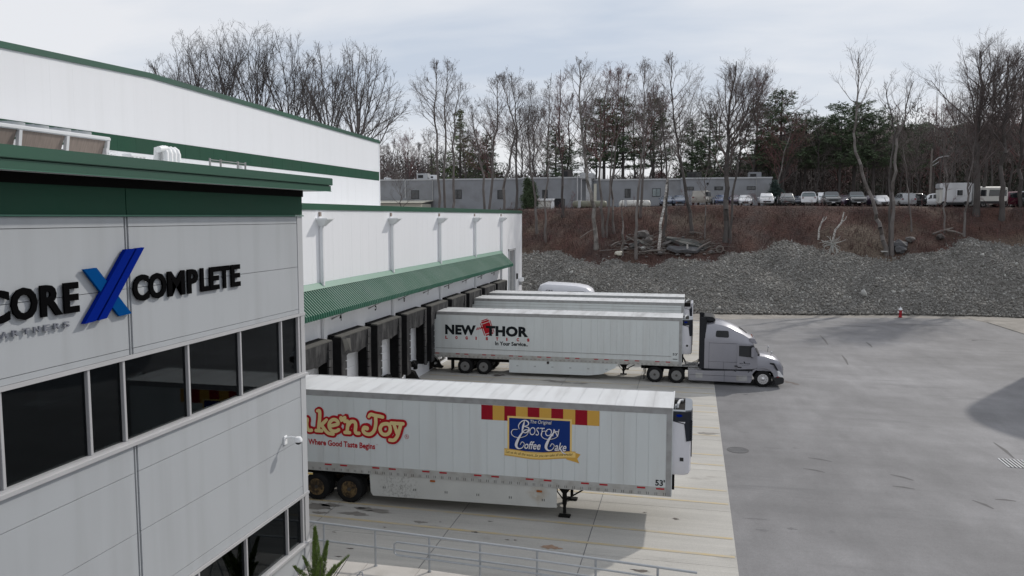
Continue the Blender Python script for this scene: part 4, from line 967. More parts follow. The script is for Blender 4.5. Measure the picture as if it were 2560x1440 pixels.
    m.part('skirt_bolt', 'undercarriage', t)
    lgx = xF - 3.58
    for yy in (ys + .38, yf - .5):
        g = MB().box(lgx - .07, lgx + .07, yy, yy + .13, .45 if y < 30 else .55, z0).part('landing_leg', 'undercarriage', t)
        MB().box(lgx - .05, lgx + .05, yy + .02, yy + .11, .14 if y < 30 else .42, .6).part('leg_tube', 'undercarriage', g)
        zf = .02 if y < 30 else .34
        MB().box(lgx - .20, lgx + .20, yy - .06, yy + .19, zf, zf + .05).part('foot', 'undercarriage', g)
        MB().prism([(lgx - .3, z0), (lgx + .32, z0), (lgx + .08, z0 - .3), (lgx - .08, z0 - .3)], 'y', yy + .02, yy + .11).part('bracket', 'undercarriage', g)
        MB().tube([(lgx + .05, yy + .06, .62), (lgx + .85, yy + .06, z0)], .03, 6).part('brace', 'undercarriage', g)
        MB().tube([(lgx - .05, yy + .06, .62), (lgx - .3, yy + .3, .8), (lgx - .35, yy + .5, z0)], .022, 6).part('brace', 'undercarriage', g)
    MB().tube([(lgx, ys + .45, .8), (lgx, yf - .45, .8)], .035, 8).part('cross_shaft', 'undercarriage', t)
    return t, xR, xF
def reefer(parent, xF, y, white_top=False):
    ya, yb = y + .28, y + 2.32; x0 = xF + .02; x1 = xF + .62
    pl = [(x0, ya), (x1 - .22, ya), (x1 - .05, ya + .12), (x1, ya + .4), (x1, yb - .4), (x1 - .05, yb - .12), (x1 - .22, yb), (x0, yb)]
    def ring(z, q=0): return [(x0 + (x - x0) * (1 - q), y_ + (1.3 + y - y_) * q * .5, z) for x, y_ in pl]
    u = MB().loft([ring(1.80, .10), ring(1.86, .02), ring(2.4), ring(3.62)]).part('cooling_unit', 'unit_white', parent, smooth=True)
    sh = [(x0, ya - .006), (x1 - .20, ya - .006), (x1 - .02, ya + .11), (x1 + .02, ya + .4), (x1 + .02, yb - .4), (x1 - .02, yb - .11), (x1 - .20, yb + .006), (x0, yb + .006)]
    tp = 'unit_white' if white_top else 'unit_dark'
    MB().loft([[(x, q, z) for x, q in sh] for z in (3.60, 3.93)]).part('shroud', tp, u, smooth=True)
    MB().add([(x0 + .02, ya - .008, 3.74), (x0 + .02, ya - .008, 3.60), (x1 - .24, ya - .008, 3.52), (x1 - .16, ya - .008, 2.95), (x1 - .06, ya + .06, 2.95), (x1 - .07, ya + .05, 3.7)], [(0, 1, 2, 3, 4, 5)]).part('shroud_cheek', 'unit_dark', u)
    for s_, yy in ((0, ya + .1), (1, yb - .1)):
        MB().box(x1 - .10, x1 + .018, min(yy, yy + (.2 if not s_ else -.2)), max(yy, yy + (.2 if not s_ else -.2)), 2.95, 3.66).part('louvre_column', 'unit_dark', u)
        for k in range(9):
            z = 2.98 + k * .076; a = ya + .02 if not s_ else yb - .1
            MB().box(x1 - .03, x1 + .035, a + (0.08 if not s_ else -.1), a + (.26 if not s_ else .02), z, z + .035).part('louvre', 'unit_top', u)
    MB().box(x1 - .0, x1 + .022, ya + .35, yb - .35, 2.35, 3.6).part('grille', 'unit_dark', u)
    MB().box(x0 + .01, x1 - .22, ya + .22, yb - .35, 3.86, 3.95).part('engine_well', 'undercarriage', u)
    MB().loft([[(x, q, z) for x, q in ((x1 - .22, ya + .1), (x1 - .03, ya + .2), (x1 + .015, ya + .45), (x1 + .015, yb - .4), (x1 - .03, yb - .15), (x1 - .22, yb - .05))] for z in (3.93, 3.955)]).part('top_cowl', 'unit_white' if white_top else 'unit_top', u)
    MB().box(x0, x1 - .2, ya, ya + .2, 3.93, 3.95).part('top_cowl', 'unit_white' if white_top else 'unit_top', u)
    MB().tube([(x0 + .12, ya + .45, 3.9), (x0 + .14, ya + .5, 4.06), (x0 + .2, ya + .9, 4.1), (x0 + .3, ya + 1.0, 4.1)], .045, 8).part('exhaust_pipe', 'parapet_cap', u, smooth=True)
    MB().tube([(x0 + .06, ya + .35, 3.9), (x0 + .06, ya + .38, 4.04), (x0 + .1, ya + .6, 4.02)], .03, 6).part('hose', 'galvanised', u, smooth=True)
    for k in range(4): MB().box(x0 + .05 + k * .09, x0 + .09 + k * .09, ya + 1.2, ya + 1.3, 3.93, 4.05 + .03 * (k % 2)).part('engine_piece', 'black_plastic', u)
    MB().box(x0 + .24, x0 + .36, ya - .012, ya + .004, 2.28, 2.40).part('control_box', 'black_plastic', u)
    MB().add([(x0 + .20 + .1 * math.cos(a * math.pi / 8), ya - .013, 3.80 + .045 * math.sin(a * math.pi / 8)) for a in range(16)], [tuple(range(16))]).part('maker_badge', 'sign_blue_dark', u)
    MB().box(x0, x0 + .08, ya + .15, ya + .22, 1.25, 1.85).part('bracket', 'undercarriage', u)
    return u

# near trailer
s1 = [-16.2, -15.6, -14.4, -13.8, -12.78, -12.18, -10.95, -10.33, -9.08, -8.45, -7.2, -6.58, -5.37, -4.75, -3.48, -2.86, -1.62, -.98 - .02]
T1, xR, xF = trailer('nearest white refrigerated trailer with red and yellow awning graphics, standing alone', 25.9, 1.15, 4.10, 2, s1, False, 'wheel_rust', 'skirt_grimy')
reefer(T1, xF, 25.9)
P1 = lambda u, v, d=0: (u, 25.9 - .0105 - d, v)
for k in range(10):
    a = -6.93 + k * .405; MB().quad(P1(a, 3.375), P1(a + .405, 3.375), P1(a + .405, 3.885), P1(a, 3.885)).part('awning_stripe', 'decal_red' if k % 2 == 0 else 'decal_gold', T1)
MB().quad(P1(-6.01, 2.36, .001), P1(-3.80, 2.36, .001), P1(-3.80, 3.55, .001), P1(-6.01, 3.55, .001)).part('sign_border', 'decal_gold_light', T1)
MB().quad(P1(-5.95, 2.36, .002), P1(-3.86, 2.36, .002), P1(-3.86, 3.485, .002), P1(-5.95, 3.485, .002)).part('sign_field', 'decal_blue', T1)
def wave(u): return 2.27 + .05 * math.cos((u + 6.1) / 2.4 * math.pi * 2 + .3) * .9 + (u + 4.8) * .018
m = MB(); n = 24
for k in range(n):
    a, b = -6.12 + 2.45 * k / n, -6.12 + 2.45 * (k + 1) / n
    m.quad(P1(a, wave(a) - .125, .003), P1(b, wave(b) - .125, .003), P1(b, wave(b) + .125, .003), P1(a, wave(a) + .125, .003))
m.part('ribbon', 'decal_gold', T1)
m = MB()
for k in range(n):
    a, b = -6.12 + 2.45 * k / n, -6.12 + 2.45 * (k + 1) / n
    m.quad(P1(a, wave(a) - .085, .0035), P1(b, wave(b) - .085, .0035), P1(b, wave(b) + .095, .0035), P1(a, wave(a) + .095, .0035))
m.part('ribbon_face', 'decal_gold_light', T1)
MB().add([P1(-3.98, 2.17, .0028), P1(-3.68, 2.10, .0028), P1(-3.54, 2.06, .0028), P1(-3.61, 2.22, .0028), P1(-3.50, 2.37, .0028), P1(-3.68, 2.42, .0028), P1(-3.98, 2.36, .0028)], [tuple(range(7))]).part('ribbon_tail', 'decal_gold', T1)
m = MB(); fit_text(m, "Let us do all the work...So you can take all the credit!", -6.07, -3.77, 0, 1, lambda u, v, d: P1(u, wave(u) - .06 + v * .12, .0045), bold=.01, shear=.25); m.part('lettering', 'decal_brown', T1)
W1 = lambda u, v, d=0: P1(u, v, .004 + d)
def script(col, dx, dz, dd, grow=0):
    w = lambda q: q + grow; m = MB(); S = lambda u, v, d=0: P1(u + dx, v + dz, .0034 + dd + d)
    fit_text(m, "The Original", -5.22 + dx, -4.49 + dx, 3.30 + dz, 3.46 + dz, lambda u, v, d: P1(u, v, .004 + dd), shear=.15, bold=.002)
    stroke(m, [(-5.42, 3.40, .5), (-5.46, 3.22, 1.4), (-5.50, 3.04, .7)], w(.05), S, .0)          # B stem
    stroke(m, [(-5.60, 3.12, .6), (-5.62, 3.24), (-5.52, 3.38), (-5.38, 3.43, 1.3), (-5.28, 3.36, 1.5), (-5.30, 3.27), (-5.44, 3.22, .6)], w(.03), S, .0006)
    stroke(m, [(-5.44, 3.22, .6), (-5.28, 3.18, 1.3), (-5.27, 3.08, 1.6), (-5.38, 3.00), (-5.50, 3.02, .6)], w(.032), S, .0012)
    fit_text(m, "OST", -5.24 + dx, -4.72 + dx, 2.93 + dz, 3.21 + dz, lambda u, v, d: P1(u, v, .0042 + dd), shear=.18, bold=-.004)
    fit_text(m, "ON", -4.70 + dx, -4.22 + dx, 2.93 + dz, 3.19 + dz, lambda u, v, d: P1(u, v, .0042 + dd), shear=.22, bold=-.004)
    for cx in (0, 1.03):      # the two big looping Cs
        stroke(m, [(-5.28 + cx, 3.02, .5), (-5.30 + cx, 3.10, .8), (-5.42 + cx, 3.08, 1), (-5.56 + cx, 2.90, 1.7), (-5.68 + cx, 2.66, 2.6), (-5.70 + cx, 2.52, 2.4), (-5.62 + cx, 2.44, 1.3), (-5.50 + cx, 2.47, .7), (-5.44 + cx, 2.56, .5)], w(.036), S, .0018)
        stroke(m, [(-5.28 + cx, 3.02, .5), (-5.36 + cx, 2.90, .7), (-5.55 + cx, 2.83, .7), (-5.76 + cx, 2.84, .8), (-5.87 + cx, 2.95, 1.0), (-5.82 + cx, 3.08, .9), (-5.66 + cx, 3.10, .6)], w(.026), S, .0024)
        stroke(m, [(-5.56 + cx, 2.58, .8), (-5.50 + cx, 2.68, 1), (-5.42 + cx, 2.62, .8), (-5.46 + cx, 2.50, .5)], w(.022), S, .003)
    fit_text(m, "offee", -5.42 + dx, -4.86 + dx, 2.44 + dz, 2.72 + dz, lambda u, v, d: P1(u, v, .0044 + dd), shear=.3, bold=.012)
    fit_text(m, "ake", -4.38 + dx, -3.98 + dx, 2.44 + dz, 2.73 + dz, lambda u, v, d: P1(u, v, .0044 + dd), shear=.3, bold=.012)
    stroke(m, [(-4.2, 2.52, .8), (-4.1, 2.40, 1.4), (-4.0, 2.36, .6)], w(.03), S, .0034)
    m.part('lettering', col, T1)
script('decal_black', .014, -.014, 0, .012); script('decal_white', 0, 0, .0055)
# script logo with a red outline and cream face: letters drawn as brush strokes
def bake(col, w, d):
    m = MB(); S = lambda u, v, dd=0: P1(u, v + (-.028) * (u + 11.6) * 0, d + dd)
    K = [ # B
        [(-14.42, 3.30), (-14.5, 3.0), (-14.5, 2.62)], [(-14.6, 3.2), (-14.42, 3.36), (-14.1, 3.34), (-14.02, 3.16), (-14.18, 3.02), (-14.44, 3.0)], [(-14.3, 3.0), (-14.02, 2.94), (-13.96, 2.74), (-14.14, 2.60), (-14.5, 2.60)],
        # a
        [(-13.42, 2.96), (-13.58, 3.04), (-13.74, 2.98), (-13.80, 2.80), (-13.72, 2.64), (-13.58, 2.62), (-13.46, 2.72)], [(-13.42, 3.02), (-13.44, 2.80), (-13.38, 2.62), (-13.26, 2.62)],
        # k
        [(-13.02, 3.34, .8), (-12.93, 3.34), (-12.93, 3.10), (-12.97, 2.80), (-12.98, 2.62)], [(-13.08, 2.62), (-12.86, 2.62)], [(-12.90, 2.82), (-12.76, 2.94), (-12.66, 3.04, .8)], [(-12.86, 2.84), (-12.76, 2.70), (-12.62, 2.56), (-12.42, 2.53)],
        # e
        [(-12.52, 2.82), (-12.36, 2.86), (-12.22, 2.92), (-12.26, 3.03), (-12.40, 3.06), (-12.53, 2.96), (-12.57, 2.80), (-12.48, 2.66), (-12.32, 2.64), (-12.20, 2.70)],
        # n
        [(-11.96, 3.02), (-11.84, 3.02), (-11.86, 2.80), (-11.88, 2.64)], [(-11.96, 2.62), (-11.78, 2.62)], [(-11.83, 2.88), (-11.72, 3.02), (-11.58, 3.02), (-11.54, 2.90), (-11.56, 2.70), (-11.52, 2.62), (-11.42, 2.62)],
        # J
        [(-11.04, 3.24, .8), (-10.96, 3.33), (-10.80, 3.30), (-10.62, 3.28), (-10.52, 3.26)], [(-10.78, 3.26), (-10.78, 3.00), (-10.84, 2.76), (-10.98, 2.62), (-11.16, 2.62), (-11.26, 2.72), (-11.22, 2.84), (-11.12, 2.82, 1.3)],
        # o
        [(-10.38, 3.03), (-10.54, 2.98), (-10.62, 2.82), (-10.54, 2.66), (-10.38, 2.64), (-10.26, 2.74), (-10.24, 2.90), (-10.30, 3.01), (-10.38, 3.03)],
        # y
        [(-10.20, 3.06), (-10.02, 3.06)], [(-10.10, 3.04), (-10.04, 2.86), (-9.98, 2.70)], [(-9.96, 3.06), (-9.76, 3.06)], [(-9.84, 3.04), (-9.90, 2.82), (-9.98, 2.60), (-10.10, 2.46), (-10.26, 2.45)]]
    for k, s in enumerate(K): stroke(m, s, w, S, k * .0009)
    # heart standing for the apostrophe
    h = [(-12.10, 3.00), (-12.16, 3.12), (-12.13, 3.19), (-12.07, 3.20), (-12.03, 3.17), (-11.98, 3.21), (-11.92, 3.20), (-11.90, 3.13), (-11.98, 3.05)]
    cx, cy = -12.03, 3.11; g = (w - .10) / 2 + .0
    m.add([P1(cx + (a - cx) * (1 + g * 9), cy + (b - cy) * (1 + g * 9), d + .0158) for a, b in h], [tuple(range(9))])
    o = m.part('logo_lettering', col, T1); o['kind'] = 'stuff'
bake('decal_red_bright', .295, .001); bake('decal_cream', .128, .0195)
m = MB(); stroke(m, [(-9.64 + .075 * math.cos(a), 2.60 + .075 * math.sin(a)) for a in [k * math.pi / 5 for k in range(11)]], .012, P1, .001); fit_text(m, "R", -9.67, -9.60, 2.555, 2.645, lambda u, v, d: P1(u, v, .002)); m.part('lettering', 'decal_red_bright', T1)
m = MB(); fit_text(m, "Where Good Taste Begins", -13.41, -10.83, 2.01, 2.29, lambda u, v, d: P1(u, v + (u + 12.1) * -.008, .001), bold=.03); fit_text(m, "TM", -10.80, -10.73, 2.22, 2.25, lambda u, v, d: P1(u, v, .001)); m.part('lettering', 'decal_red_bright', T1)
m = MB(); fit_text(m, "53'", -1.03, -.72, 1.49, 1.70, lambda u, v, d: P1(u, v, .001), bold=.03); m.part('lettering', 'decal_black', T1)
for x, z, col in ((-8.70, 1.07, 'decal_orange'), (-4.90, 1.00, 'decal_orange')):
    MB().box(x - .10, x + .10, 25.862, 25.895, z - .035, z + .035).part('marker_light', col, T1, bevel=.015)
MB().box(-13.6, -13.25, 25.86, 25.88, .98, 1.04).part('reflector_tape', 'decal_gold_light', T1)

# trailer with the hammer logo, hitched to the tractor
s2 = [-16.4, -14.99, -14.41, -13.2, -12.6, -11.4, -10.8, -9.55, -8.95, -7.75, -7.1, -5.9, -5.25, -4.0, -3.35, -2.1, -1.45]
T2, xR2, xF2 = trailer('white refrigerated trailer with black and red hammer logo, hitched to a silver tractor', 49.6, 1.08, 4.09, 2, s2, True, 'wheel_grey', 'trailer_white', xF=-.50)
reefer(T2, xF2, 49.6)
P2 = lambda u, v, d=0: (u, 49.6 - .0105 - d, v)
K2 = lambda u, v, d=0: P2(u, v + (u + 13) * .000, .002 + d)
m = MB()
fit_text(m, "NEW", -15.71, -13.62, 2.59, 3.24, K2, bold=.055, space=1.06); m.part('logo_lettering', 'decal_black', T2); m = MB(); fit_text(m, "THOR", -12.95, -10.14, 2.57, 3.25, K2, bold=.055, space=1.06); m.part('logo_lettering', 'decal_black', T2)
m = MB()
for k, chh in enumerate("LOGISTICS"):
    a = -15.70 + k * .685; w = .07 if chh == 'I' else .14
    fit_text(m, chh, a, a + w * 1.15, 2.29, 2.50, K2, bold=.07)
m.part('lettering', 'decal_red_bright', T2)
m = MB(); fit_text(m, "In Your Service..", -12.33, -10.16, 1.98, 2.24, K2, bold=.035); m.part('lettering', 'decal_black', T2)
def rot2(pts, c, a): return [(c[0] + (x - c[0]) * math.cos(a) - (y - c[1]) * math.sin(a), c[1] + (x - c[0]) * math.sin(a) + (y - c[1]) * math.cos(a)) for x, y in pts]
hm = MB(); c_ = (-12.88, 3.18)      # hammer: head, edge lines, bound handle
for (a, b, c, d) in ((-.27, .27, -.42, .24), (-.27, .27, .28, .40), (-.27, .27, -.56, -.46), (-.37, -.31, -.50, .34), (.31, .36, -.50, .34), (-.22, .22, .43, .49)):
    q = rot2([(c_[0] + a, c_[1] + c), (c_[0] + b, c_[1] + c), (c_[0] + b, c_[1] + d), (c_[0] + a, c_[1] + d)], c_, R_(20)); hm.add([P2(u, v, .0012) for u, v in q], [(0, 1, 2, 3)])
for k in range(4):
    u = -13.60 + k * .125; hm.add([P2(u, 2.93 + k * .03, .0012), P2(u + .09, 2.95 + k * .03, .0012), P2(u + .13, 3.12 + k * .03, .0012), P2(u + .05, 3.08 + k * .03, .0012)], [(0, 1, 2, 3)])
hm.part('hammer_emblem', 'decal_red_bright', T2)
m = MB(); fit_text(m, "53'", -1.04, -.73, 1.75, 1.90, K2, bold=.02); m.box(-1.03, -.75, 49.585, 49.588, 1.50, 1.54); m.part('lettering', 'decal_black', T2)
MB().box(-16.36, -1.12, 49.578, 49.592, 1.67, 1.70).part('rub_rail', 'rail_grey', T2)
MB().lathe([(.09, 0), (.08, -.03), (.03, -.045)], (-8.85, 49.585, .98), 'y', 12).part('marker_light', 'wheel_dark', T2)
# two farther trailers
T3, xR3, xF3 = trailer('plain white trailer parked between the hammer logo trailer and the farthest one', 58.95, 1.1, 4.02, 1, s2, False, 'wheel_grey', 'trailer_white', xF=-.50)
T4, xR4, xF4 = trailer('farthest white trailer of the docked row, mostly hidden, only its roof showing', 63.3, 1.1, 4.02, 0, [], False, 'wheel_grey', 'trailer_white', xF=-.52)
m = MB()
for k in range(9): m.box(xR3 + .2, xF3 - .2, 58.938, 58.945, 1.9 + k * .22, 1.92 + k * .22)
m.part('horizontal_groove', 'rail_grey', T3)
u3 = reefer(T3, xF3, 58.95, True)
MB().box(-.46, -.02, 59.1, 61.2, 3.75, 4.02).part('open_engine_bay', 'undercarriage', T3)
MB().box(-.46, .14, 61.2, 61.3, 3.95, 4.02).part('unit_top_frame', 'unit_white', T3)
MB().box(.10, .16, 59.15, 61.3, 1.9, 4.02).part('unit_front_cover', 'unit_white', T3)

# white cab roof fairing / van beyond the farthest trailer
vn = thing('delivery_truck', 'white rounded truck roof with small dark lettering just beyond the farthest trailer', 'truck', (-12, 67.5, 0))
secs = []
for x, zt, hw in ((-12.85, 3.4, 1.0), (-12.8, 4.1, 1.1), (-12.6, 4.48, 1.15), (-12.2, 4.64, 1.2), (-10.8, 4.60, 1.2), (-9.5, 4.53, 1.2), (-8.7, 4.38, 1.15), (-8.25, 4.12, 1.05), (-8.05, 3.7, .95), (-7.9, 2.4, .9)):
    y0 = 67.6; secs.append([(x, y0 - hw, .6), (x, y0 - hw, zt - .35), (x, y0 - hw + .12, zt - .1), (x, y0 - hw + .4, zt), (x, y0 + hw - .4, zt), (x, y0 + hw - .12, zt - .1), (x, y0 + hw, zt - .35), (x, y0 + hw, .6)])
MB().loft(secs).part('body', 'unit_white', vn, smooth=True)
m = MB(); fit_text(m, "GRE", -12.05, -11.45, 3.93, 4.10, lambda u, v, d: (u, 66.385, v + (u + 12) * -.03), bold=.02); m.part('lettering', 'car_grey', vn)
MB().box(-10.2, -8.8, 66.36, 66.42, 3.5, 4.0).part('side_window', 'car_glass_dark', vn)
for x in (-12.0, -8.8):
    for yy, s in ((66.7, -1), (68.5, 1)): wheel(vn, (x, yy, .45), .45, .25, 'wheel_grey', s, 16)

# ------------------------------------------------------------------ the tractor
TY = 49.62; TW = 2.5
tr = thing('truck_tractor', 'silver grey sleeper cab tractor coupled to the hammer logo trailer', 'truck', (2.7, TY + TW / 2, 0))
def section(x, prof, taper=0.0):
    """prof (z, inset) bottom to top on the near side, mirrored across"""
    a = [(x, TY + ins + taper, z) for z, ins in prof]; b = [(x, TY + TW - ins - taper, z) for z, ins in reversed(prof)]
    return a + b
# sleeper and cab shell
def cabsec(x, zt, ins=0.0, cr=.34):
    return section(x, [(1.0, .02), (1.25, 0), (2.62, .0), (zt - cr * 1.5 if zt - cr * 1.5 > 2.7 else 2.7, .03), (zt - cr * .55, .13), (zt - .10, .36), (zt, .75)], ins)
cab = MB().loft([cabsec(.86, 3.88), cabsec(1.45, 3.95), cabsec(1.9, 3.88), cabsec(2.35, 3.74, .01), cabsec(2.8, 3.52, .03), cabsec(3.15, 3.30, .06, .28), cabsec(3.45, 3.08, .10, .24), cabsec(3.72, 2.95, .16, .2)]).part('cab_shell', 'tractor_grey', tr, smooth=True)
MB().prism([(3.70, 1.0), (3.98, 1.0), (4.04, 1.92), (3.72, 2.66), (3.70, 2.70)], 'y', TY + .16, TY + TW - .16).part('cab_front', 'tractor_grey', cab)
MB().prism([(3.50, 2.93), (3.80, 2.92), (3.95, 2.66), (3.88, 2.60), (3.55, 2.72)], 'y', TY + .12, TY + TW - .12).part('sun_visor', 'tractor_grey', cab, bevel=.02)
MB().add([(4.06, TY + .26, 1.96), (4.06, TY + TW - .26, 1.96), (3.76, TY + TW - .22, 2.62), (3.76, TY + .22, 2.62)], [(0, 1, 2, 3)]).part('windscreen', 'car_glass_dark', cab)
MB().add([(2.95, TY + .9, 3.455), (3.40, TY + .9, 3.125), (3.40, TY + TW - .9, 3.125), (2.95, TY + TW - .9, 3.455)], [(0, 1, 2, 3)]).part('roof_window', 'car_glass_dark', cab)
for yy in (.9, 1.25, 1.6): MB().box(3.66, 3.74, TY + yy, TY + yy + .05, 2.95, 2.99).part('marker_lamp', 'decal_orange', cab)
# rear side extenders and roof end
MB().prism([(.56, 1.0), (.86, .98), (.88, 2.6), (.98, 3.9), (.86, 4.18), (.56, 4.18)], 'y', TY + .01, TY + .06).part('side_extender', 'tractor_dark', tr, bevel=.015)
MB().prism([(.56, 1.0), (.86, .98), (.88, 2.6), (.98, 3.9), (.86, 4.18), (.56, 4.18)], 'y', TY + TW - .06, TY + TW - .01).part('side_extender', 'tractor_dark', tr, bevel=.015)
MB().prism([(.80, 3.92), (.84, 4.2), (1.34, 4.17), (1.50, 4.02), (1.46, 3.9)], 'y', TY + .22, TY + TW - .22).part('roof_fairing', 'tractor_dark', tr, bevel=.03)
MB().box(.84, .88, TY + .06, TY + TW - .06, 1.0, 3.9).part('back_wall', 'tractor_dark', tr)
# seams, doors, windows on both sides
for s_, y0 in ((1, TY), (-1, TY + TW)):
    q = lambda d: y0 - s_ * d
    def plate(pts, d, name, m, par): return MB().add([(x, q(d), z) for x, z in pts], [tuple(range(len(pts)))]).part(name, m, par)
    pl = lambda x0, x1, z0, z1, nm='seam', mm='tractor_dark': MB().box(x0, x1, min(q(.004), q(-.01)), max(q(.004), q(-.01)), z0, z1).part(nm, mm, cab)
    pl(1.13, 1.142, 1.02, 2.66); pl(1.13, 2.80, 2.60, 2.612); pl(1.08, 2.8, 1.46, 1.468); pl(2.0, 2.01, 1.02, 1.46)
    dr = MB().prism([(2.80, 1.04), (3.98, 1.12), (3.98, 1.92), (3.70, 2.56), (2.84, 2.56), (2.80, 2.5)], 'y', q(.012), q(-.02)).part('door', 'tractor_grey', tr)
    MB().prism([(2.90, 1.86), (3.55, 1.80), (3.72, 1.90), (3.62, 2.50), (2.90, 2.50)], 'y', q(.02), q(0)).part('window_frame', 'black_plastic', dr)
    MB().prism([(2.94, 1.90), (3.52, 1.84), (3.60, 1.92), (3.58, 2.46), (2.94, 2.46)], 'y', q(.024), q(.005)).part('door_window', 'car_glass_dark', dr)
    MB().box(2.66, 2.85, min(q(.02), q(0)), max(q(.02), q(0)), 1.20, 1.27).part('door_handle', 'black_plastic', dr)
    # sleeper window with rounded corners
    pts = []
    for cx, cz, a0 in ((2.18, 3.29, 0), (1.62, 3.29, 90), (1.60, 3.07, 180), (2.20, 3.05, 270)):
        for k in range(4): a = R_(a0 + k * 30); pts.append((cx + .09 * math.cos(a), cz + .09 * math.sin(a)))
    w = MB(); w.prism([(x, z) for x, z in pts], 'y', q(-.06), q(.004)); w.part('sleeper_window', 'car_glass_dark', cab)
    MB().box(1.74, 1.87, min(q(.006), q(0)), max(q(.006), q(0)), 2.08, 2.34).part('vent_hatch', 'tractor_grey', cab)
    # chassis fairing
    MB().prism([(-.10, .90), (.9, .88), (3.66, .98), (3.70, .45), (3.62, .22), (-.05, .24)], 'y', q(-.01), q(-.30)).part('side_fairing', 'tractor_grey', tr, bevel=.03)
    MB().box(.86, 3.7, min(q(.0), q(-.3)), max(q(0), q(-.3)), .95, 1.02).part('deck_step', 'tractor_dark', tr)
    for x0, x1, z0, z1 in ((.36, .78, .42, .72), (2.78, 3.42, .33, .66)): MB().box(x0, x1, min(q(0), q(-.02)), max(q(0), q(-.02)), z0, z1).part('step_recess', 'dull_metal', tr)
    MB().box(2.06, 2.075, min(q(0), q(-.02)), max(q(0), q(-.02)), .24, .92).part('seam', 'tractor_dark', tr)
    MB().box(-.0, 3.66, min(q(.004), q(-.02)), max(q(.004), q(-.02)), .60, .612).part('seam', 'tractor_dark', tr)
    # mirrors
    mr = MB().box(3.58, 3.80, min(q(.18), q(.32)), max(q(.18), q(.32)), 1.85, 2.44).part('mirror', 'tractor_grey', tr, bevel=.04)
    MB().box(3.60, 3.74, min(q(-.05), q(.2)), max(q(-.05), q(.2)), 2.48, 2.54).part('mirror_arm', 'black_plastic', mr)
    MB().box(3.60, 3.72, min(q(-.05), q(.2)), max(q(-.05), q(.2)), 1.80, 1.86).part('mirror_arm', 'black_plastic', mr)
    MB().box(3.56, 3.585, min(q(.19), q(.31)), max(q(.19), q(.31)), 1.88, 2.42).part('mirror_face', 'black_plastic', mr)
    hm2 = MB().tube([(4.75, q(-.30), 1.80), (4.78, q(-.22), 2.02)], .012, 6).part('mirror_arm', 'black_plastic', tr)
    MB().lathe([(.03, -.05), (.075, -.03), (.08, .03), (.04, .05)], (4.80, q(-.20), 2.12), 'x', 12).part('hood_mirror', 'aluminium', hm2, smooth=True)
    # front fender and lamps
    fr = []
    for k in range(11):
        a = R_(-8 + k * 19.0); fr.append((4.33 - .68 * math.cos(a), .50 + .66 * math.sin(a)))
    outer = [(4.33 - .80 * math.cos(R_(-8 + k * 16.5)), .50 + .78 * math.sin(R_(-8 + k * 16.5))) for k in range(9)] + [(5.0, 1.16), (5.16, 1.0), (5.20, .68)]
    poly = [(3.62, .42)] + outer[1:] + [(4.98, .62)] + [p for p in reversed(fr) if p[0] < 4.98]
    MB().prism(poly, 'y', q(-.0), q(-.42)).part('fender', 'tractor_grey', tr, bevel=.02)
    MB().prism([(5.05, 1.02), (5.30, .98), (5.50, .72), (5.46, .64), (5.12, .70)], 'y', q(-.03), q(-.30)).part('headlight', 'lamp_glass', tr, bevel=.02)
    MB().prism([(5.10, .72), (5.26, .69), (5.24, .63), (5.10, .65)], 'y', q(-.015), q(-.2)).part('marker_light', 'tail_red', tr)
    MB().prism([(4.82, .66), (5.44, .66), (5.55, .60), (5.54, .30), (5.25, .18), (5.0, .20), (4.98, .42)], 'y', q(-.02), q(-1.25)).part('bumper', 'black_plastic', tr, bevel=.03)
    MB().prism([(4.50, 1.52), (4.98, 1.46), (5.22, 1.05), (5.16, 1.0), (4.94, 1.36), (4.50, 1.45)], 'y', q(-.185), q(-.3)).part('hood_vent', 'tractor_dark', tr)
    wheel(tr, (4.33, q(-.16), .50), .51, .30, 'wheel_silver', -1 if s_ > 0 else 1, 32)
    for x in (-2.12, -.79):
        wheel(tr, (x, q(-.14), .50), .51, .27, 'wheel_grey', -1 if s_ > 0 else 1, 32, deep=True)
        wheel(tr, (x, q(-.47), .50), .51, .27, 'wheel_grey', 1 if s_ > 0 else -1, 24, deep=True)
    MB().box(-2.80, -2.77, min(q(-.05), q(-.65)), max(q(-.05), q(-.65)), .15, 1.0).part('mudflap', 'black_rubber', tr)
# hood, narrower to the front
def hsec(x, zt, zb, ins): return section(x, [(zb, ins), (zt - .34, ins + .01), (zt - .12, ins + .07), (zt - .03, ins + .24), (zt, ins + .6)])
MB().loft([hsec(3.98, 2.02, 1.0, .05), hsec(4.4, 1.96, 1.0, .12), hsec(4.85, 1.84, .95, .20), hsec(5.2, 1.66, .85, .30), hsec(5.42, 1.42, .7, .40), hsec(5.50, 1.18, .6, .46)]).part('hood', 'tractor_grey', tr, smooth=True)
MB().prism([(5.44, 1.30), (5.53, 1.1), (5.55, .66), (5.44, .66)], 'y', TY + .62, TY + TW - .62).part('grille', 'galvanised', tr)
for k in range(5): MB().box(5.545, 5.562, TY + .66, TY + TW - .66, .70 + k * .10, .73 + k * .10).part('grille_bar', 'black_plastic', tr)
MB().box(4.02, 4.12, TY + .1, TY + TW - .1, 1.90, 2.02).part('cowl', 'black_plastic', tr)
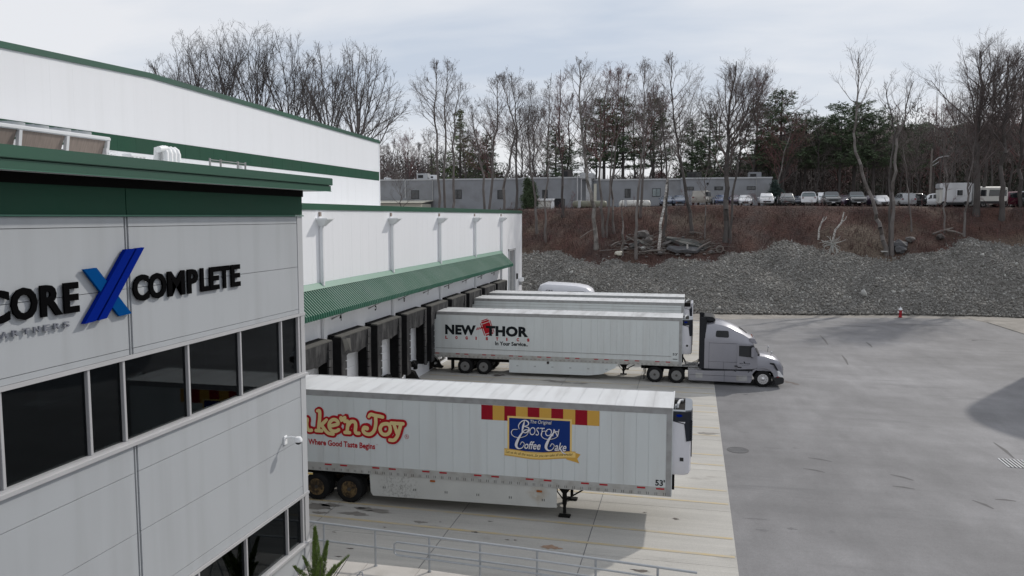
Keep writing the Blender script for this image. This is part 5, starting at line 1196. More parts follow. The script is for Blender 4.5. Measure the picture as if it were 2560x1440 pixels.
# frame rails, deck, fifth wheel, air lines
for yy in (.80, 1.55): MB().box(-3.0, 4.9, TY + yy, TY + yy + .12, .72, .98).part('frame_rail', 'undercarriage', tr)
MB().box(-1.0, .5, TY + .5, TY + TW - .5, .98, 1.02).part('deck_plate', 'dull_metal', tr)
MB().box(-2.1, -.9, TY + .7, TY + TW - .7, 1.0, 1.07).part('fifth_wheel', 'undercarriage', tr, bevel=.02)
for x in (-2.12, -.79): MB().cyl((x, TY + .2, .5), (x, TY + TW - .2, .5), .10, 10).part('axle', 'undercarriage', tr)
MB().cyl((4.33, TY + .2, .5), (4.33, TY + TW - .2, .5), .08, 10).part('axle', 'undercarriage', tr)
MB().box(-.1, .7, TY + .35, TY + .8, .35, .95).part('battery_box', 'dull_metal', tr)
for k in range(4):
    y = TY + .9 + k * .12
    MB().tube([(-.45, y, 1.55), (-.25, y - .1, 1.08 + .04 * k), (.1, y, .98 + .04 * k), (.45, y + .05, 1.12 + .05 * k), (.80, y + .1, 1.6)], .018, 6).part('air_line', 'black_plastic', tr, smooth=True)
MB().tube([(-3.0, TY + .3, .95), (-2.6, TY + .3, 1.03), (-2.4, TY + .3, .98)], .03, 6).part('fender_bracket', 'undercarriage', tr)
m = MB(); PT = lambda u, v, d=0: (u, TY - .0135 - d, v)
fit_text(m, "NEW", 2.95, 3.17, 1.37, 1.45, PT, bold=.02); fit_text(m, "THOR", 3.25, 3.56, 1.37, 1.45, PT, bold=.02)
m.add([PT(3.20, 1.42), PT(3.27, 1.40), PT(3.25, 1.53), PT(3.18, 1.55)], [(0, 1, 2, 3)]); fit_text(m, "LOGISTICS", 3.1, 3.5, 1.29, 1.32, PT)
m.part('lettering', 'decal_black', tr)
MB().box(2.83, 3.07, TY - .02, TY, 1.13, 1.20).part('door_handle', 'black_plastic', tr)
MB().tube([(3.98, TY + .0, 1.15), (3.62, TY - .005, 1.04), (3.45, TY - .0, .86)], .02, 6).part('grab_handle', 'black_plastic', tr)
MB().tube([(2.50, TY, 1.02), (2.75, TY - .0, .9)], .02, 6).part('grab_handle', 'black_plastic', tr)
# oil trickle in front of the tractor is a stain on the asphalt
mat('oil_stain', (.085, .06, .048), .6, var=.3, scale=9)
m = MB()
for k in range(7):
    c = (5.75 + k * .13, 51.9 - k * .16 + .1 * math.sin(k * 2)); r = .09 + .05 * ((k * 7) % 3)
    m.add([(c[0] + r * (1 + .4 * math.sin(a * 3 + k)) * math.cos(a), c[1] + r * .9 * math.sin(a), .0065 + k * .0001) for a in [t * math.pi / 5 for t in range(10)]], [tuple(range(10))])
o = bpy.data.objects.new('oil_stain', m.mesh('oil_stain', 'oil_stain')); C.objects.link(o); o['kind'] = 'structure'

# fire hydrant at the toe of the bank
hp_ = at_z(2247, 790, .1); hx, hy = hp_.x, hp_.y - .6
hd = thing('fire_hydrant', 'red fire hydrant with white bonnet at the foot of the stone bank', 'hydrant', (hx, hy, .05))
MB().lathe([(.2, 0), (.2, .06), (.15, .07), (.15, .68), (.2, .69), (.2, .74)], (hx, hy, .05), 'z', 14).part('barrel', 'hydrant_red', hd, smooth=True)
MB().lathe([(.19, .0), (.17, .12), (.08, .22), (.05, .24), (.05, .33)], (hx, hy, .79), 'z', 14).part('bonnet', 'white_pipe', hd, smooth=True)
for a in (0, 1): MB().cyl((hx, hy, .55), (hx + (.25 if a else -.25), hy, .55), .08, 10).part('nozzle', 'white_pipe', hd)
MB().cyl((hx, hy, .50), (hx, hy - .27, .50), .10, 10).part('nozzle', 'hydrant_red', hd)

# invented round tank, added out of view to cast the shadow across the asphalt
tk = thing('shadow_caster_tank', 'white round tank added out of view beyond the yard to cast a shadow', 'tank', (31.1, 59.6, 0))
MB().lathe([(6.8, 0), (6.8, 13.6), (4.0, 14.4), (.3, 15.0)], (31.1, 59.6, 0), 'z', 40).part('shell', 'white_pipe', tk, smooth=True)
MB().lathe([(7.0, 0), (7.0, .3)], (31.1, 59.6, 0), 'z', 40).part('footing', 'walk_concrete', tk)
for k in range(2): MB().box(24.2, 24.25, 59.2 + k * .5, 59.25 + k * .5, .5, 13.8).part('ladder_rail', 'galvanised', tk)

# ------------------------------------------------------------------ grey building on the plateau
BY = 122.0
gb = thing('grey_building', 'long low grey block building behind the bare trees', 'building', (-20, BY, 11))
for (xa, xb, yy, zt) in ((-75, -25.9, BY, 16.02), (-25.9, -15.0, BY - .6, 16.08), (-15.0, -1.85, BY + .3, 15.72), (-1.85, 11.1, BY, 15.80)):
    MB().box(xa, xb, yy, BY + 22, 9.5, zt).part('wall', 'block_wall', gb)
    MB().box(xa - .0, xb + .0, yy - .10, yy + .3, zt + .002, zt + .22).part('parapet_cap', 'parapet_cap', gb)
MB().box(11.1, 11.22, BY, BY + 22, 15.8, 16.02).part('parapet_cap', 'parapet_cap', gb)
def win(x0, x1, z0, z1, yy=BY, glass='car_glass_dark'):
    f = MB().box(x0 - .07, x1 + .07, yy - .05, yy + .02, z0 - .07, z1 + .07).part('window', 'black_plastic', gb)
    MB().box(x0, (x0 + x1) / 2 - .02, yy - .07, yy - .02, z0, z1).part('pane', glass, f); MB().box((x0 + x1) / 2 + .02, x1, yy - .07, yy - .02, z0, z1).part('pane', glass, f)
for x0, x1, z0, z1 in ((-44.1, -42.9, 13.17, 14.4), (-36.95, -35.8, 13.15, 14.45), (-29.84, -28.74, 13.05, 14.35)): win(x0, x1, z0, z1)
win(-22.6, -21.9, 13.0, 14.3, BY - .6); win(-10.05, -9.3, 13.2, 14.4, BY + .3); win(-5.95, -4.85, 13.34, 14.45, BY + .3, 'car_glass')
for x in (-1.1, 3.1, 7.7): win(x, x + 1.1, 14.24, 14.62)
MB().box(-40.6, -40.45, BY - .15, BY - .0, 12, 16.2).part('downpipe', 'rail_grey', gb)
MB().box(-45.2, -45.05, BY - .15, BY - .0, 13.2, 16.2).part('downpipe', 'parapet_cap', gb)
MB().box(-26.8, -26.65, BY - .15, BY - .0, 11.5, 16.2).part('downpipe', 'parapet_cap', gb)
MB().box(8.9, 9.0, BY - .12, BY - .0, 11.5, 16.0).part('downpipe', 'rail_grey', gb)
MB().box(1.9, 2.2, BY - .15, BY - .0, 15.0, 15.25).part('wall_lamp', 'black_plastic', gb)
st_ = thing('steel_stair_tower', 'pale metal duct and ladder standing against the grey building', 'ducting', (-16.2, BY - 1.2, 11))
for x in (-17.2, -16.6): MB().box(x, x + .14, BY - 1.3, BY - 1.15, 11, 16.5).part('rail', 'aluminium', st_)
MB().box(-15.8, -15.0, BY - 1.5, BY - .7, 11, 16.1).part('duct', 'parapet_cap', st_)
MB().box(-16.8, -14.6, BY - 1.5, BY + .5, 15.9, 16.8).part('duct_head', 'parapet_cap', st_, bevel=.15)
MB().box(-14.6, -14.2, BY - 1.5, BY - 1.35, 12.2, 15.2).part('ladder', 'cream_metal', st_)
for i, (x0, x1, z0, z1, mm, lab) in enumerate(((-44.3, -42.4, 16.25, 17.3, 'parapet_cap', 'boxy air conditioning unit on the grey roof, left end'), (-42.1, -41.0, 16.25, 17.05, 'white_pipe', 'small white air conditioning unit on the grey roof beside a boxier one'),
        (-50, -49.3, 16.25, 16.7, 'white_pipe', 'tiny white roof vent at the left end of the grey roof'), (-1.0, 1.2, 16.0, 17.0, 'slate_debris', 'dark green roof unit above the grey building near its right half'), (8.0, 9.9, 15.9, 16.9, 'block_wall', 'grey roof unit near the right end of the grey roof'),
        (-20.2, -18.7, 16.2, 17.6, 'bark_dark', 'dark brown rooftop box above the grey wall among the trees'))):
    t = thing('rooftop_unit', lab, 'roof unit', ((x0 + x1) / 2, BY + 4, z0), 'units on the grey roof')
    MB().box(x0, x1, BY + 3, BY + 4.6, z0, z1).part('casing', mm, t, bevel=.06)
    MB().box(x0 + .25, x0 + (x1 - x0) * .6, BY + 2.96, BY + 3.02, z0 + .3, z1 - .25).part('intake', 'black_plastic', t)
sh_ = thing('cream_shed', 'low cream lean-to shed roof in front of the grey building', 'shed', (-46, 118, 11))
MB().box(-60, -40.6, 116.5, 121.3, 11.0, 12.25).part('wall', 'cream_metal', sh_)
MB().add([(-60, 116.2, 12.3), (-40.4, 116.2, 12.3), (-40.4, 121.9, 12.75), (-60, 121.9, 12.75), (-60, 116.2, 12.42), (-40.4, 116.2, 12.42), (-40.4, 121.9, 12.87), (-60, 121.9, 12.87)], [(0, 1, 2, 3), (4, 5, 6, 7), (0, 1, 5, 4), (1, 2, 6, 5), (2, 3, 7, 6), (3, 0, 4, 7)]).part('roof', 'cream_metal', sh_)
# tanks and boxes beside it
def tank(x0, x1, y, zc, r, m, lab):
    t = thing('gas_tank', lab, 'tank', ((x0 + x1) / 2, y, zc - r - .3), 'tanks in front of the grey building')
    MB().lathe([(.05, x0), (r * .55, x0 + r * .12), (r * .85, x0 + r * .35), (r, x0 + r * .75), (r, x1 - r * .75), (r * .85, x1 - r * .35), (r * .55, x1 - r * .12), (.05, x1)], (0, y, zc), 'x', 18).part('shell', m, t, smooth=True)
    for q in (.2, .8):
        x = x0 + (x1 - x0) * q; MB().box(x - .15, x + .15, y - r * .8, y + r * .8, zc - r - .4, zc - r * .5).part('saddle', 'parapet_cap', t)
    MB().box(x0 + (x1 - x0) * .18, x0 + (x1 - x0) * .26, y - r - .05, y + .2, zc - r * .9, zc + r + .04).part('strap', 'parapet_cap', t)
tank(-16.6, -11.7, 112, 11.98, .52, 'tank_olive', 'olive horizontal gas tank with a pale strap behind the bare trees')
tank(-10.1, -5.7, 112.5, 12.02, .54, 'tank_white', 'pale horizontal gas tank, right of the olive one, behind bare trunks')
t = thing('white_container', 'white rounded generator enclosure left of the dark bin', 'container', (-20.3, 112, 11.2))
MB().box(-21.6, -19.3, 111, 113, 11.35, 12.6).part('body', 'tank_white', t, bevel=.25)
MB().box(-21.5, -19.0, 110.9, 113, 12.45, 12.8).part('lid', 'white_wrap', t, bevel=.1)
MB().box(-19.5, -19.0, 110.95, 112.9, 11.3, 12.4).part('end_door', 'white_wrap', t, bevel=.05)
MB().box(-18.95, -17.7, 111, 112.5, 11.1, 12.8).top('dark_bin', 'tractor_dark', bevel=.06, label='dark square bin beside the white generator enclosure', cat='bin')

# ------------------------------------------------------------------ parked cars
def car(kind, paint, lab, px, Y, rot, cat='car', glass='car_glass', scale=1.0):
    """local: +x = front. sections (x, z_low, z_belt, z_top, half width, half top)"""
    S = {'sedan': [(-2.3, .42, .85, .86, .72, .66), (-2.2, .28, .98, 1.0, .86, .72), (-1.55, .25, .98, 1.05, .90, .66), (-1.0, .25, .96, 1.40, .91, .60), (.1, .25, .93, 1.44, .91, .62), (.95, .25, .92, 1.02, .90, .70), (1.8, .25, .84, .88, .87, .70), (2.25, .30, .68, .72, .76, .62), (2.35, .40, .60, .62, .62, .55)],
         'suv': [(-2.3, .45, 1.0, 1.35, .80, .68), (-2.22, .32, 1.06, 1.62, .92, .70), (-1.2, .30, 1.04, 1.72, .95, .70), (.2, .30, 1.02, 1.70, .95, .70), (.55, .30, 1.02, 1.60, .95, .70), (1.15, .30, 1.02, 1.10, .94, .78), (2.0, .30, .98, 1.02, .92, .80), (2.35, .36, .84, .88, .84, .74), (2.42, .45, .70, .74, .76, .68)],
         'van': [(-2.5, .45, 1.1, 1.75, .90, .78), (-2.45, .35, 1.12, 1.88, .96, .80), (-.5, .33, 1.10, 1.95, .98, .82), (1.0, .33, 1.10, 1.88, .98, .80), (1.7, .33, 1.10, 1.20, .96, .84), (2.3, .36, 1.0, 1.05, .92, .82), (2.5, .45, .8, .85, .84, .75)],
         'pickup': [(-2.8, .5, 1.12, 1.13, .92, .90), (-2.75, .45, 1.15, 1.16, .96, .93), (-.95, .42, 1.15, 1.17, .98, .94), (-.88, .42, 1.15, 1.85, .98, .72), (.6, .42, 1.15, 1.88, .98, .72), (1.25, .42, 1.15, 1.20, .98, .84), (2.5, .42, 1.10, 1.13, .95, .86), (2.8, .5, .9, .95, .88, .80)]}[kind]
    p = at_y(px, 515, Y); z = gz(p.x, Y) + .035
    t = thing('parked_' + {'sedan': 'car', 'suv': 'suv', 'van': 'van', 'pickup': 'pickup'}[kind], lab, cat, (0, 0, 0), 'vehicles parked on the plateau above the bank', world=False)
    secs = []
    for x, zl, zb, zt, hw, ht in S:
        sec = [(hw * .9, zl), (hw, zl + .15), (hw, zb - .12), (hw * .97, zb), (ht + (hw - ht) * .25 if zt - zb > .2 else ht + .05, zt - (.1 if zt - zb > .2 else .01)), (ht * .9, zt)]
        secs.append([(x, -a, b) for a, b in sec] + [(x, a, b) for a, b in reversed(sec)])
    b = MB().loft(secs).part('body', paint, t, smooth=True)
    n = len(S)
    for i in range(n - 1):      # glazing where the roof stands well above the belt line
        a, c = secs[i], secs[i + 1]; ha, hc = S[i][3] - S[i][2], S[i + 1][3] - S[i + 1][2]
        def lerp(u, v, k): return tuple(u[j] + (v[j] - u[j]) * k for j in range(3))
        if ha > .25 and hc > .25:
            for s in (1, -1):
                k0, k1 = (3, 4) if s > 0 else (8, 7); o_ = Vector((0, -.012 * s, .004))
                q4 = [lerp(a[k0], c[k0], .06), lerp(a[k0], c[k0], .94), lerp(a[k1], c[k1], .94), lerp(a[k1], c[k1], .06)]
                q4 = [lerp(q4[0], q4[3], .08), lerp(q4[1], q4[2], .08), lerp(q4[1], q4[2], .95), lerp(q4[0], q4[3], .95)]
                MB().add([tuple(Vector(v) + o_) for v in q4], [(0, 1, 2, 3)]).part('side_window', 'car_glass_dark', b)
        elif (ha > .25) != (hc > .25):
            lo, hi = (a, c) if hc > .25 else (c, a); nx_ = 1 if hi is a else -1
            q4 = [lerp(lo[4], hi[4], .12), lerp(lo[7], hi[7], .12), lerp(lo[7], hi[7], .93), lerp(lo[4], hi[4], .93)]
            MB().add([(v[0] + .02 * nx_, v[1] * .9, v[2] + .02) for v in q4], [(0, 1, 2, 3)]).part('windscreen' if nx_ > 0 else 'rear_window', glass, b)
    if kind in ('suv', 'van'):
        x = S[0][0] - .015; MB().add([(x + .04, -.60, 1.12), (x + .04, .60, 1.12), (x + .14, .56, S[1][3] - .16), (x + .14, -.56, S[1][3] - .16)], [(0, 1, 2, 3)]).part('rear_window', glass, b)
    if kind == 'pickup':
        MB().box(-2.6, -1.0, -.78, .78, 1.14, 1.19).part('bed', 'black_plastic', b); MB().add([(-.93, -.6, 1.25), (-.93, .6, 1.25), (-.91, .58, 1.75), (-.91, -.58, 1.75)], [(0, 1, 2, 3)]).part('rear_window', 'car_glass_dark', b)
    xf = S[-1][0]; hf = S[-1][4]; zf = S[-1][2]
    MB().box(xf - .05, xf + .03, -hf * .62, hf * .62, zf - .26, zf - .06).part('grille', 'black_plastic', b)
    for s in (-1, 1):
        MB().box(xf - .22, xf - .01, min(s * hf * .66, s * hf * 1.05), max(s * hf * .66, s * hf * 1.05), zf - .16, zf - .0).part('headlight', 'lamp_glass', t, bevel=.02)
        MB().box(S[0][0] + .0, S[0][0] + .1, min(s * .6, s * .84), max(s * .6, s * .84), S[0][2] - .18, S[0][2] + .02).part('tail_light', 'tail_red', t)
        k = [i for i in range(n - 1) if (S[i][3] - S[i][2] > .25) and not (S[i + 1][3] - S[i + 1][2] > .25)][-1]
        xm = S[k + 1][0] - .2; MB().box(xm, xm + .12, min(s * S[k][4], s * (S[k][4] + .2)), max(s * S[k][4], s * (S[k][4] + .2)), S[k][2] + .0, S[k][2] + .15).part('door_mirror', paint, t, bevel=.02)
        for x in (S[0][0] + .88, xf - .95):
            r = .34 if kind == 'sedan' else .38
            wheel(t, (x, s * (S[3][4] - .09), r), r, .2, 'wheel_grey', -1 if s < 0 else 1, 14)
    MB().box(xf - .02, xf + .02, -.2, .2, .42, .53).part('number_plate', 'white_pipe', b)
    t.location = (p.x, Y, z); t.rotation_euler = (0, 0, R_(rot)); t.scale = (scale,) * 3
    return t
F, B = -92, 92       # nose towards the yard / away from it
car('sedan', 'car_slate', 'dark blue sedan half hidden left of the leaning birch', 1668, 111.5, F)
car('sedan', 'car_slate', 'blue grey sedan just right of the leaning birch', 1699, 111, F)
car('van', 'car_beige', 'beige white van seen from behind in front of the slit windows', 1756, 110, 78, 'van')
car('sedan', 'car_blue', 'blue car behind the thick trunk, left of the white cars', 1803, 111, F)
car('sedan', 'car_purple', 'dark purple car just right of the thick trunk', 1838, 112, F)
car('sedan', 'car_white', 'small white sedan in front of the grey wall, nose forward', 1862, 111, F)
car('suv', 'car_white', 'white suv at the right end of the grey building', 1915, 111, F)
car('suv', 'car_grey', 'dark silver suv beside the small spruce', 1966, 110.5, F)
car('suv', 'car_silver', 'pale car roof showing behind the dark silver suv', 1958, 116, F)
car('sedan', 'car_navy', 'dark car squeezed behind the white pickup on its left', 1990, 114, F)
car('pickup', 'car_white', 'white pickup truck seen from behind with its tailgate facing the yard', 2020, 110.5, 84, 'pickup')
car('van', 'car_white', 'white minivan behind the white pickup', 2059, 114.5, F, 'van')
car('pickup', 'car_grey', 'dark fronted pickup with pale windscreen right of the white pickup', 2076, 110, F, 'pickup')
car('sedan', 'car_purple', 'dark maroon car low between two pickups', 2112, 110, -120)
car('pickup', 'car_grey', 'grey pickup nose forward, left of the leaning grey tree', 2138, 110, F, 'pickup')
car('sedan', 'car_purple', 'dark sedan behind the leaning grey tree', 2178, 111, -60)
car('sedan', 'car_white', 'small white hatchback right of the leaning grey tree', 2203, 109.5, F)
car('suv', 'car_silver', 'silver suv seen from behind, right of the forked trunks', 2258, 109.5, 92)
car('suv', 'car_black', 'black wagon seen from the side beside the silver suv', 2292, 110.5, 10, glass='car_glass_dark')
car('sedan', 'car_silver', 'silver car behind the black wagon', 2312, 114, -40)
car('suv', 'car_white', 'white crossover parked side on left of the camper', 2333, 110.5, 170, glass='car_glass_dark')
car('sedan', 'car_silver', 'silver car nose showing right of the camper', 2414, 111, 5)
car('van', 'car_maroon', 'maroon and white van right of the white minibus', 2528, 108.5, 200, 'van')
car('van', 'car_white', 'white van behind the maroon van at the right edge', 2535, 113, 195, 'van')
car('van', 'car_silver', 'pale van cut by the right edge of the picture', 2568, 107.5, 92, 'van')
# camper and minibus
p = at_y(2388, 515, 109); cz = gz(p.x, 109)
cp = thing('camper', 'white boxy camper with one dark side window on the car park', 'camper', (p.x, 109, cz))
MB().box(p.x - 1.75, p.x + 1.55, 107.9, 110.1, cz + .62, cz + 3.0).part('cabin', 'car_white', cp, bevel=.12)
MB().box(p.x - 1.3, p.x + 1.5, 107.95, 110.1, cz + .35, cz + .62).part('skirt', 'black_plastic', cp)
MB().box(p.x - 2.1, p.x - 1.7, 108.0, 110, cz + 2.3, cz + 2.95).part('cab_overhang', 'car_white', cp, bevel=.1)
MB().box(p.x - 2.05, p.x - 1.72, 108.1, 109.9, cz + .5, cz + 2.2).part('cab_end', 'tank_white', cp)
f = MB().box(p.x - .28, p.x + .52, 107.84, 107.9, cz + 1.35, cz + 2.2).part('window', 'white_pipe', cp)
MB().box(p.x - .18, p.x + .42, 107.80, 107.86, cz + 1.45, cz + 2.1).part('pane', 'car_glass_dark', f)
for k in range(3): MB().box(p.x - .45 + k * .22, p.x - .28 + k * .22, 107.885, 107.9, cz + .97 + k * .01, cz + 1.03 + k * .02).part('decal_stripe', 'sign_silver', cp)
MB().box(p.x + 1.62, p.x + 1.75, 108, 110, cz + .5, cz + 2.9).part('rear_ladder', 'parapet_cap', cp)
for x in (-1.5, .9):
    for yy, s in ((108.1, -1), (109.9, 1)): wheel(cp, (p.x + x, yy, cz + .38), .38, .22, 'wheel_grey', s, 14)
p = at_y(2475, 515, 107); cz = gz(p.x, 107)
mb_ = thing('minibus', 'white minibus seen from its end with wide dark windows', 'minibus', (p.x, 107, cz))
MB().loft([[(x + p.x, y + 107, z + cz) for x, y, z in q] for q in ([(-1.55, -.95, .45), (1.55, -.95, .45), (1.55, -.95, 1.5), (1.5, -.9, 2.35), (-1.3, -.9, 2.35), (-1.55, -.95, 1.5)], [(-1.6, 1.1, .45), (1.6, 1.1, .45), (1.6, 1.1, 1.5), (1.5, 1.0, 2.55), (-1.35, 1.0, 2.55), (-1.6, 1.1, 1.5)])]).part('body', 'tank_white', mb_)
for a, b in ((-1.45, -.75), (-.5, .95), (1.02, 1.42)): MB().add([(p.x + a, 106.035, cz + 1.35), (p.x + b, 106.035, cz + 1.35), (p.x + b, 106.06, cz + 2.1), (p.x + a + .08, 106.06, cz + 2.1)], [(0, 1, 2, 3)]).part('side_window', 'car_glass_dark', mb_)
MB().box(p.x - 1.5, p.x + 1.5, 106.02, 106.06, cz + .45, cz + .75).part('lower_band', 'black_plastic', mb_)
MB().box(p.x + .75, p.x + 1.15, 106.0, 106.03, cz + .6, cz + .72).part('number_plate', 'white_pipe', mb_)
for x in (-1.0, 1.0): wheel(mb_, (p.x + x, 106.3, cz + .36), .36, .22, 'wheel_grey', -1, 14)
# street lamp
p = at_y(2325, 485, 116); z0 = gz(p.x, 116)
la = thing('street_lamp', 'grey street lamp with two short arms behind the parked cars', 'street lamp', (p.x, 116, z0))
zt_ = at_y(2327, 372, 116).z
MB().tube([(p.x, 116, z0), (p.x, 116, zt_)], [.17, .11], 10).part('pole', 'log_grey', la)
MB().tube([(p.x, 116, zt_ - 1.9), (p.x + .8, 115.9, zt_ - 1.2), (p.x + 1.5, 115.8, zt_ - 1.0)], .05, 6).part('arm', 'aluminium', la)
MB().box(p.x + 1.4, p.x + 2.0, 115.65, 115.95, zt_ - 1.06, zt_ - .94).part('lamp_head', 'aluminium', la, bevel=.02)
MB().tube([(p.x, 116, zt_ - 2.3), (p.x + .9, 115.9, zt_ - 1.7)], .035, 6).part('arm', 'aluminium', la)
#@@VEG
# ------------------------------------------------------------------ trees
def seg_mesh(name, segs, sides, m):
    S = np.array(segs, dtype=np.float64); A, B, ra, rb = S[:, 0:3], S[:, 3:6], S[:, 6], S[:, 7]
    D = B - A; L = np.linalg.norm(D, axis=1, keepdims=True); L[L == 0] = 1; D /= L; B = B + D * (ra * .5)[:, None]
    ref = np.where(np.abs(D[:, 2:3]) > .9, np.array([[1.0, 0, 0]]), np.array([[0, 0, 1.0]]))
    U = np.cross(D, ref); U /= np.linalg.norm(U, axis=1, keepdims=True); W = np.cross(D, U); V = []
    for P_, r in ((A, ra), (B, rb)):
        for k in range(sides):
            a = 2 * math.pi * k / sides; V.append(P_ + (U * math.cos(a) + W * math.sin(a)) * r[:, None])
    V = np.stack(V, 1); n = len(S); base = (np.arange(n) * 2 * sides)[:, None]
    Fs = [np.concatenate([base + k, base + (k + 1) % sides, base + sides + (k + 1) % sides, base + sides + k], 1) for k in range(sides)]
    me = np_mesh(name, V.reshape(-1, 3), np.stack(Fs, 1).reshape(-1, 4), m)
    if sides > 3: me.polygons.foreach_set('use_smooth', [True] * len(me.polygons))
    return me
def nrm(v):
    l = math.sqrt(v[0] ** 2 + v[1] ** 2 + v[2] ** 2) or 1; return (v[0] / l, v[1] / l, v[2] / l)
class Grow:
    def __init__(s, seed, up=.12, wob=.16, kids=(6, 5, 4), ratio=.48, twig=.011, spread=.75):
        s.rd = random.Random(seed); s.seg = []; s.up = up; s.wob = wob; s.kids = kids; s.ratio = ratio; s.twig = twig; s.spread = spread
    def side(s, d, ang):
        rd = s.rd; v = nrm((rd.gauss(0, 1), rd.gauss(0, 1), rd.gauss(0, 1) * .8))
        k = v[0] * d[0] + v[1] * d[1] + v[2] * d[2]; w = nrm((v[0] - d[0] * k, v[1] - d[1] * k, v[2] - d[2] * k))
        c, q = math.cos(ang), math.sin(ang); return nrm((d[0] * c + w[0] * q, d[1] * c + w[1] * q, d[2] * c + w[2] * q))
    def branch(s, p, d, L, r, lev):
        rd = s.rd; n = (5, 4, 3, 2, 2)[min(lev, 4)]; pts = [p]; dirs = [d]; st = L / n
        for i in range(n):
            d = nrm((d[0] + rd.gauss(0, s.wob), d[1] + rd.gauss(0, s.wob), d[2] + rd.gauss(0, s.wob * .7) + s.up))
            q = (p[0] + d[0] * st, p[1] + d[1] * st, p[2] + d[2] * st)
            r0 = r * (1 - i / n * .72); r1 = r * (1 - (i + 1) / n * .72)
            s.seg.append((*p, *q, max(r0, s.twig * .8), max(r1, s.twig * .55))); p = q; pts.append(p); dirs.append(d)
        if lev < len(s.kids):
            for k in range(s.kids[lev]):
                t = rd.uniform(.26 if lev == 0 else .18, .98) * n; i = min(int(t), n - 1); f = t - i; a, b = pts[i], pts[i + 1]
                pp = (a[0] + (b[0] - a[0]) * f, a[1] + (b[1] - a[1]) * f, a[2] + (b[2] - a[2]) * f)
                s.branch(pp, s.side(dirs[i + 1], s.spread * rd.uniform(.6, 1.25)), L * s.ratio * rd.uniform(.65, 1.2) * (1.15 - .45 * t / n), max(r * (1 - t / n * .6) * .5, s.twig), lev + 1)
def tree(path, Y, crown, label, bark='bark_grey', twig='twig_brown', n1=16, f0=.42, r0=.19, seed=1, kids=(7, 5, 2), name='bare_tree', group='bare trees on and above the bank', vase=None, up=.12, spread=.75, depth_wob=.3, ratio=.50, tw=.0085):
    """path: base..top in sight lines on the plane y=Y; crown: half width in metres"""
    P = [at_y(a, b, Y) for a, b in path]; rd = random.Random(seed)
    base = P[0]; g = Grow(seed + 100, kids=kids, up=up, spread=spread, ratio=ratio, twig=tw); trunk = []
    # resample the stem
    Q = []
    for i in range(len(P) - 1):
        for k in range(4):
            t = k / 4; Q.append(P[i].lerp(P[i + 1], t))
    Q.append(P[-1]); n = len(Q); hh = Q[-1].z - Q[0].z
    Q = [Vector((q.x + rd.gauss(0, .07), q.y + rd.gauss(0, depth_wob) * min(1, i / 3), q.z)) if 0 < i else q for i, q in enumerate(Q)]
    Q[0].z -= .25
    rr = [r0 * (1.25 if i == 0 else 1) * max(.08, 1 - .93 * i / (n - 1)) ** .8 for i in range(n)]
    for i in range(n - 1): trunk.append((*Q[i], *Q[i + 1], rr[i], rr[i + 1]))
    for k in range(n1):
        f = f0 + (1 - f0) * (k + rd.random()) / n1; t = min(f, .985) * (n - 1); i = int(t); a = Q[i].lerp(Q[i + 1], t - i)
        prof = math.sin(math.pi * min(1, (f - f0) / (1 - f0) * .75 + .28)) ** .8
        az = rd.uniform(0, 2 * math.pi); el = rd.uniform(.5, 1.0) if f < .8 else rd.uniform(.9, 1.35)
        d = (math.cos(az) * math.cos(el), math.sin(az) * math.cos(el), math.sin(el))
        g.branch(tuple(a), d, crown * 1.75 * prof * rd.uniform(.75, 1.15), max(.02, rr[i] * .5), 0)
    t = thing(name, label, 'tree', (base.x, base.y, base.z), group)
    for nm, sg_, sd, mm in (('trunk', trunk, 7, bark), ('crown', g.seg, 3, twig)):
        arr = np.array(sg_); arr[:, 0:3] -= np.array(base); arr[:, 3:6] -= np.array(base)
        o = bpy.data.objects.new(nm, seg_mesh(nm, arr, sd, mm)); C.objects.link(o); o.parent = t
    return t
def vase(px, pyf, pyt, hw, Y, label, seed, n=7, fan=.95, twig='twig_dark', bark='bark_dark', base_px=None):
    """broad old tree: the stem forks and limbs fan out to a domed crown"""
    rd = random.Random(seed); fk = at_y(px, pyf, Y); top = at_y(px, pyt, Y); gb_ = at_y(base_px or px, pyf + 60, Y); base = Vector((gb_.x, Y, gz(gb_.x, Y)))
    R2 = abs(at_y(px + hw, pyf, Y).x - fk.x); Hh = top.z - fk.z
    g = Grow(seed, up=.02, wob=.10, kids=(11, 7, 4), ratio=.36, twig=.0080, spread=.60); tr_ = [(*base, *fk, .38, .25)]
    n2 = int(n * 1.45); lim = math.pi * .5 if fan < 1.2 else fan
    for k in range(n2):
        u = -1 + 2 * (k + .5) / n2; ang = u * fan + rd.gauss(0, .06); yy = rd.uniform(-.75, .75)
        tgt = Vector((fk.x + R2 * math.sin(ang), Y + yy * R2, fk.z + Hh * (.10 + .90 * math.cos(ang))))
        start = base.lerp(fk, rd.uniform(.80, 1.0)) if k % 3 else fk
        d = tgt - start; g.branch(tuple(start), nrm((d.x, d.y, d.z)), d.length * rd.uniform(.82, .98), rd.uniform(.06, .115), 0)
    kept = []
    for q in g.seg:
        a = (q[3] - fk.x) / (R2 * 1.12); b = (q[5] - fk.z) / (Hh * 1.04); c_2 = (q[4] - Y) / (R2 * 1.2)
        if a * a + (b * b if b > 0 else b * b * 1.5) + c_2 * c_2 < 1.0 + ((q[0] * 37.7) % 1) * .10: kept.append(q)
    g.seg = kept
    t = thing('bare_tree', label, 'tree', tuple(base), 'old bare trees behind the warehouse')
    for nm, sg_, sd, mm in (('trunk', tr_, 8, bark), ('crown', g.seg, 3, twig)):
        arr = np.array(sg_); arr[:, 0:3] -= np.array(base); arr[:, 3:6] -= np.array(base)
        o = bpy.data.objects.new(nm, seg_mesh(nm, arr, sd, mm)); C.objects.link(o); o.parent = t
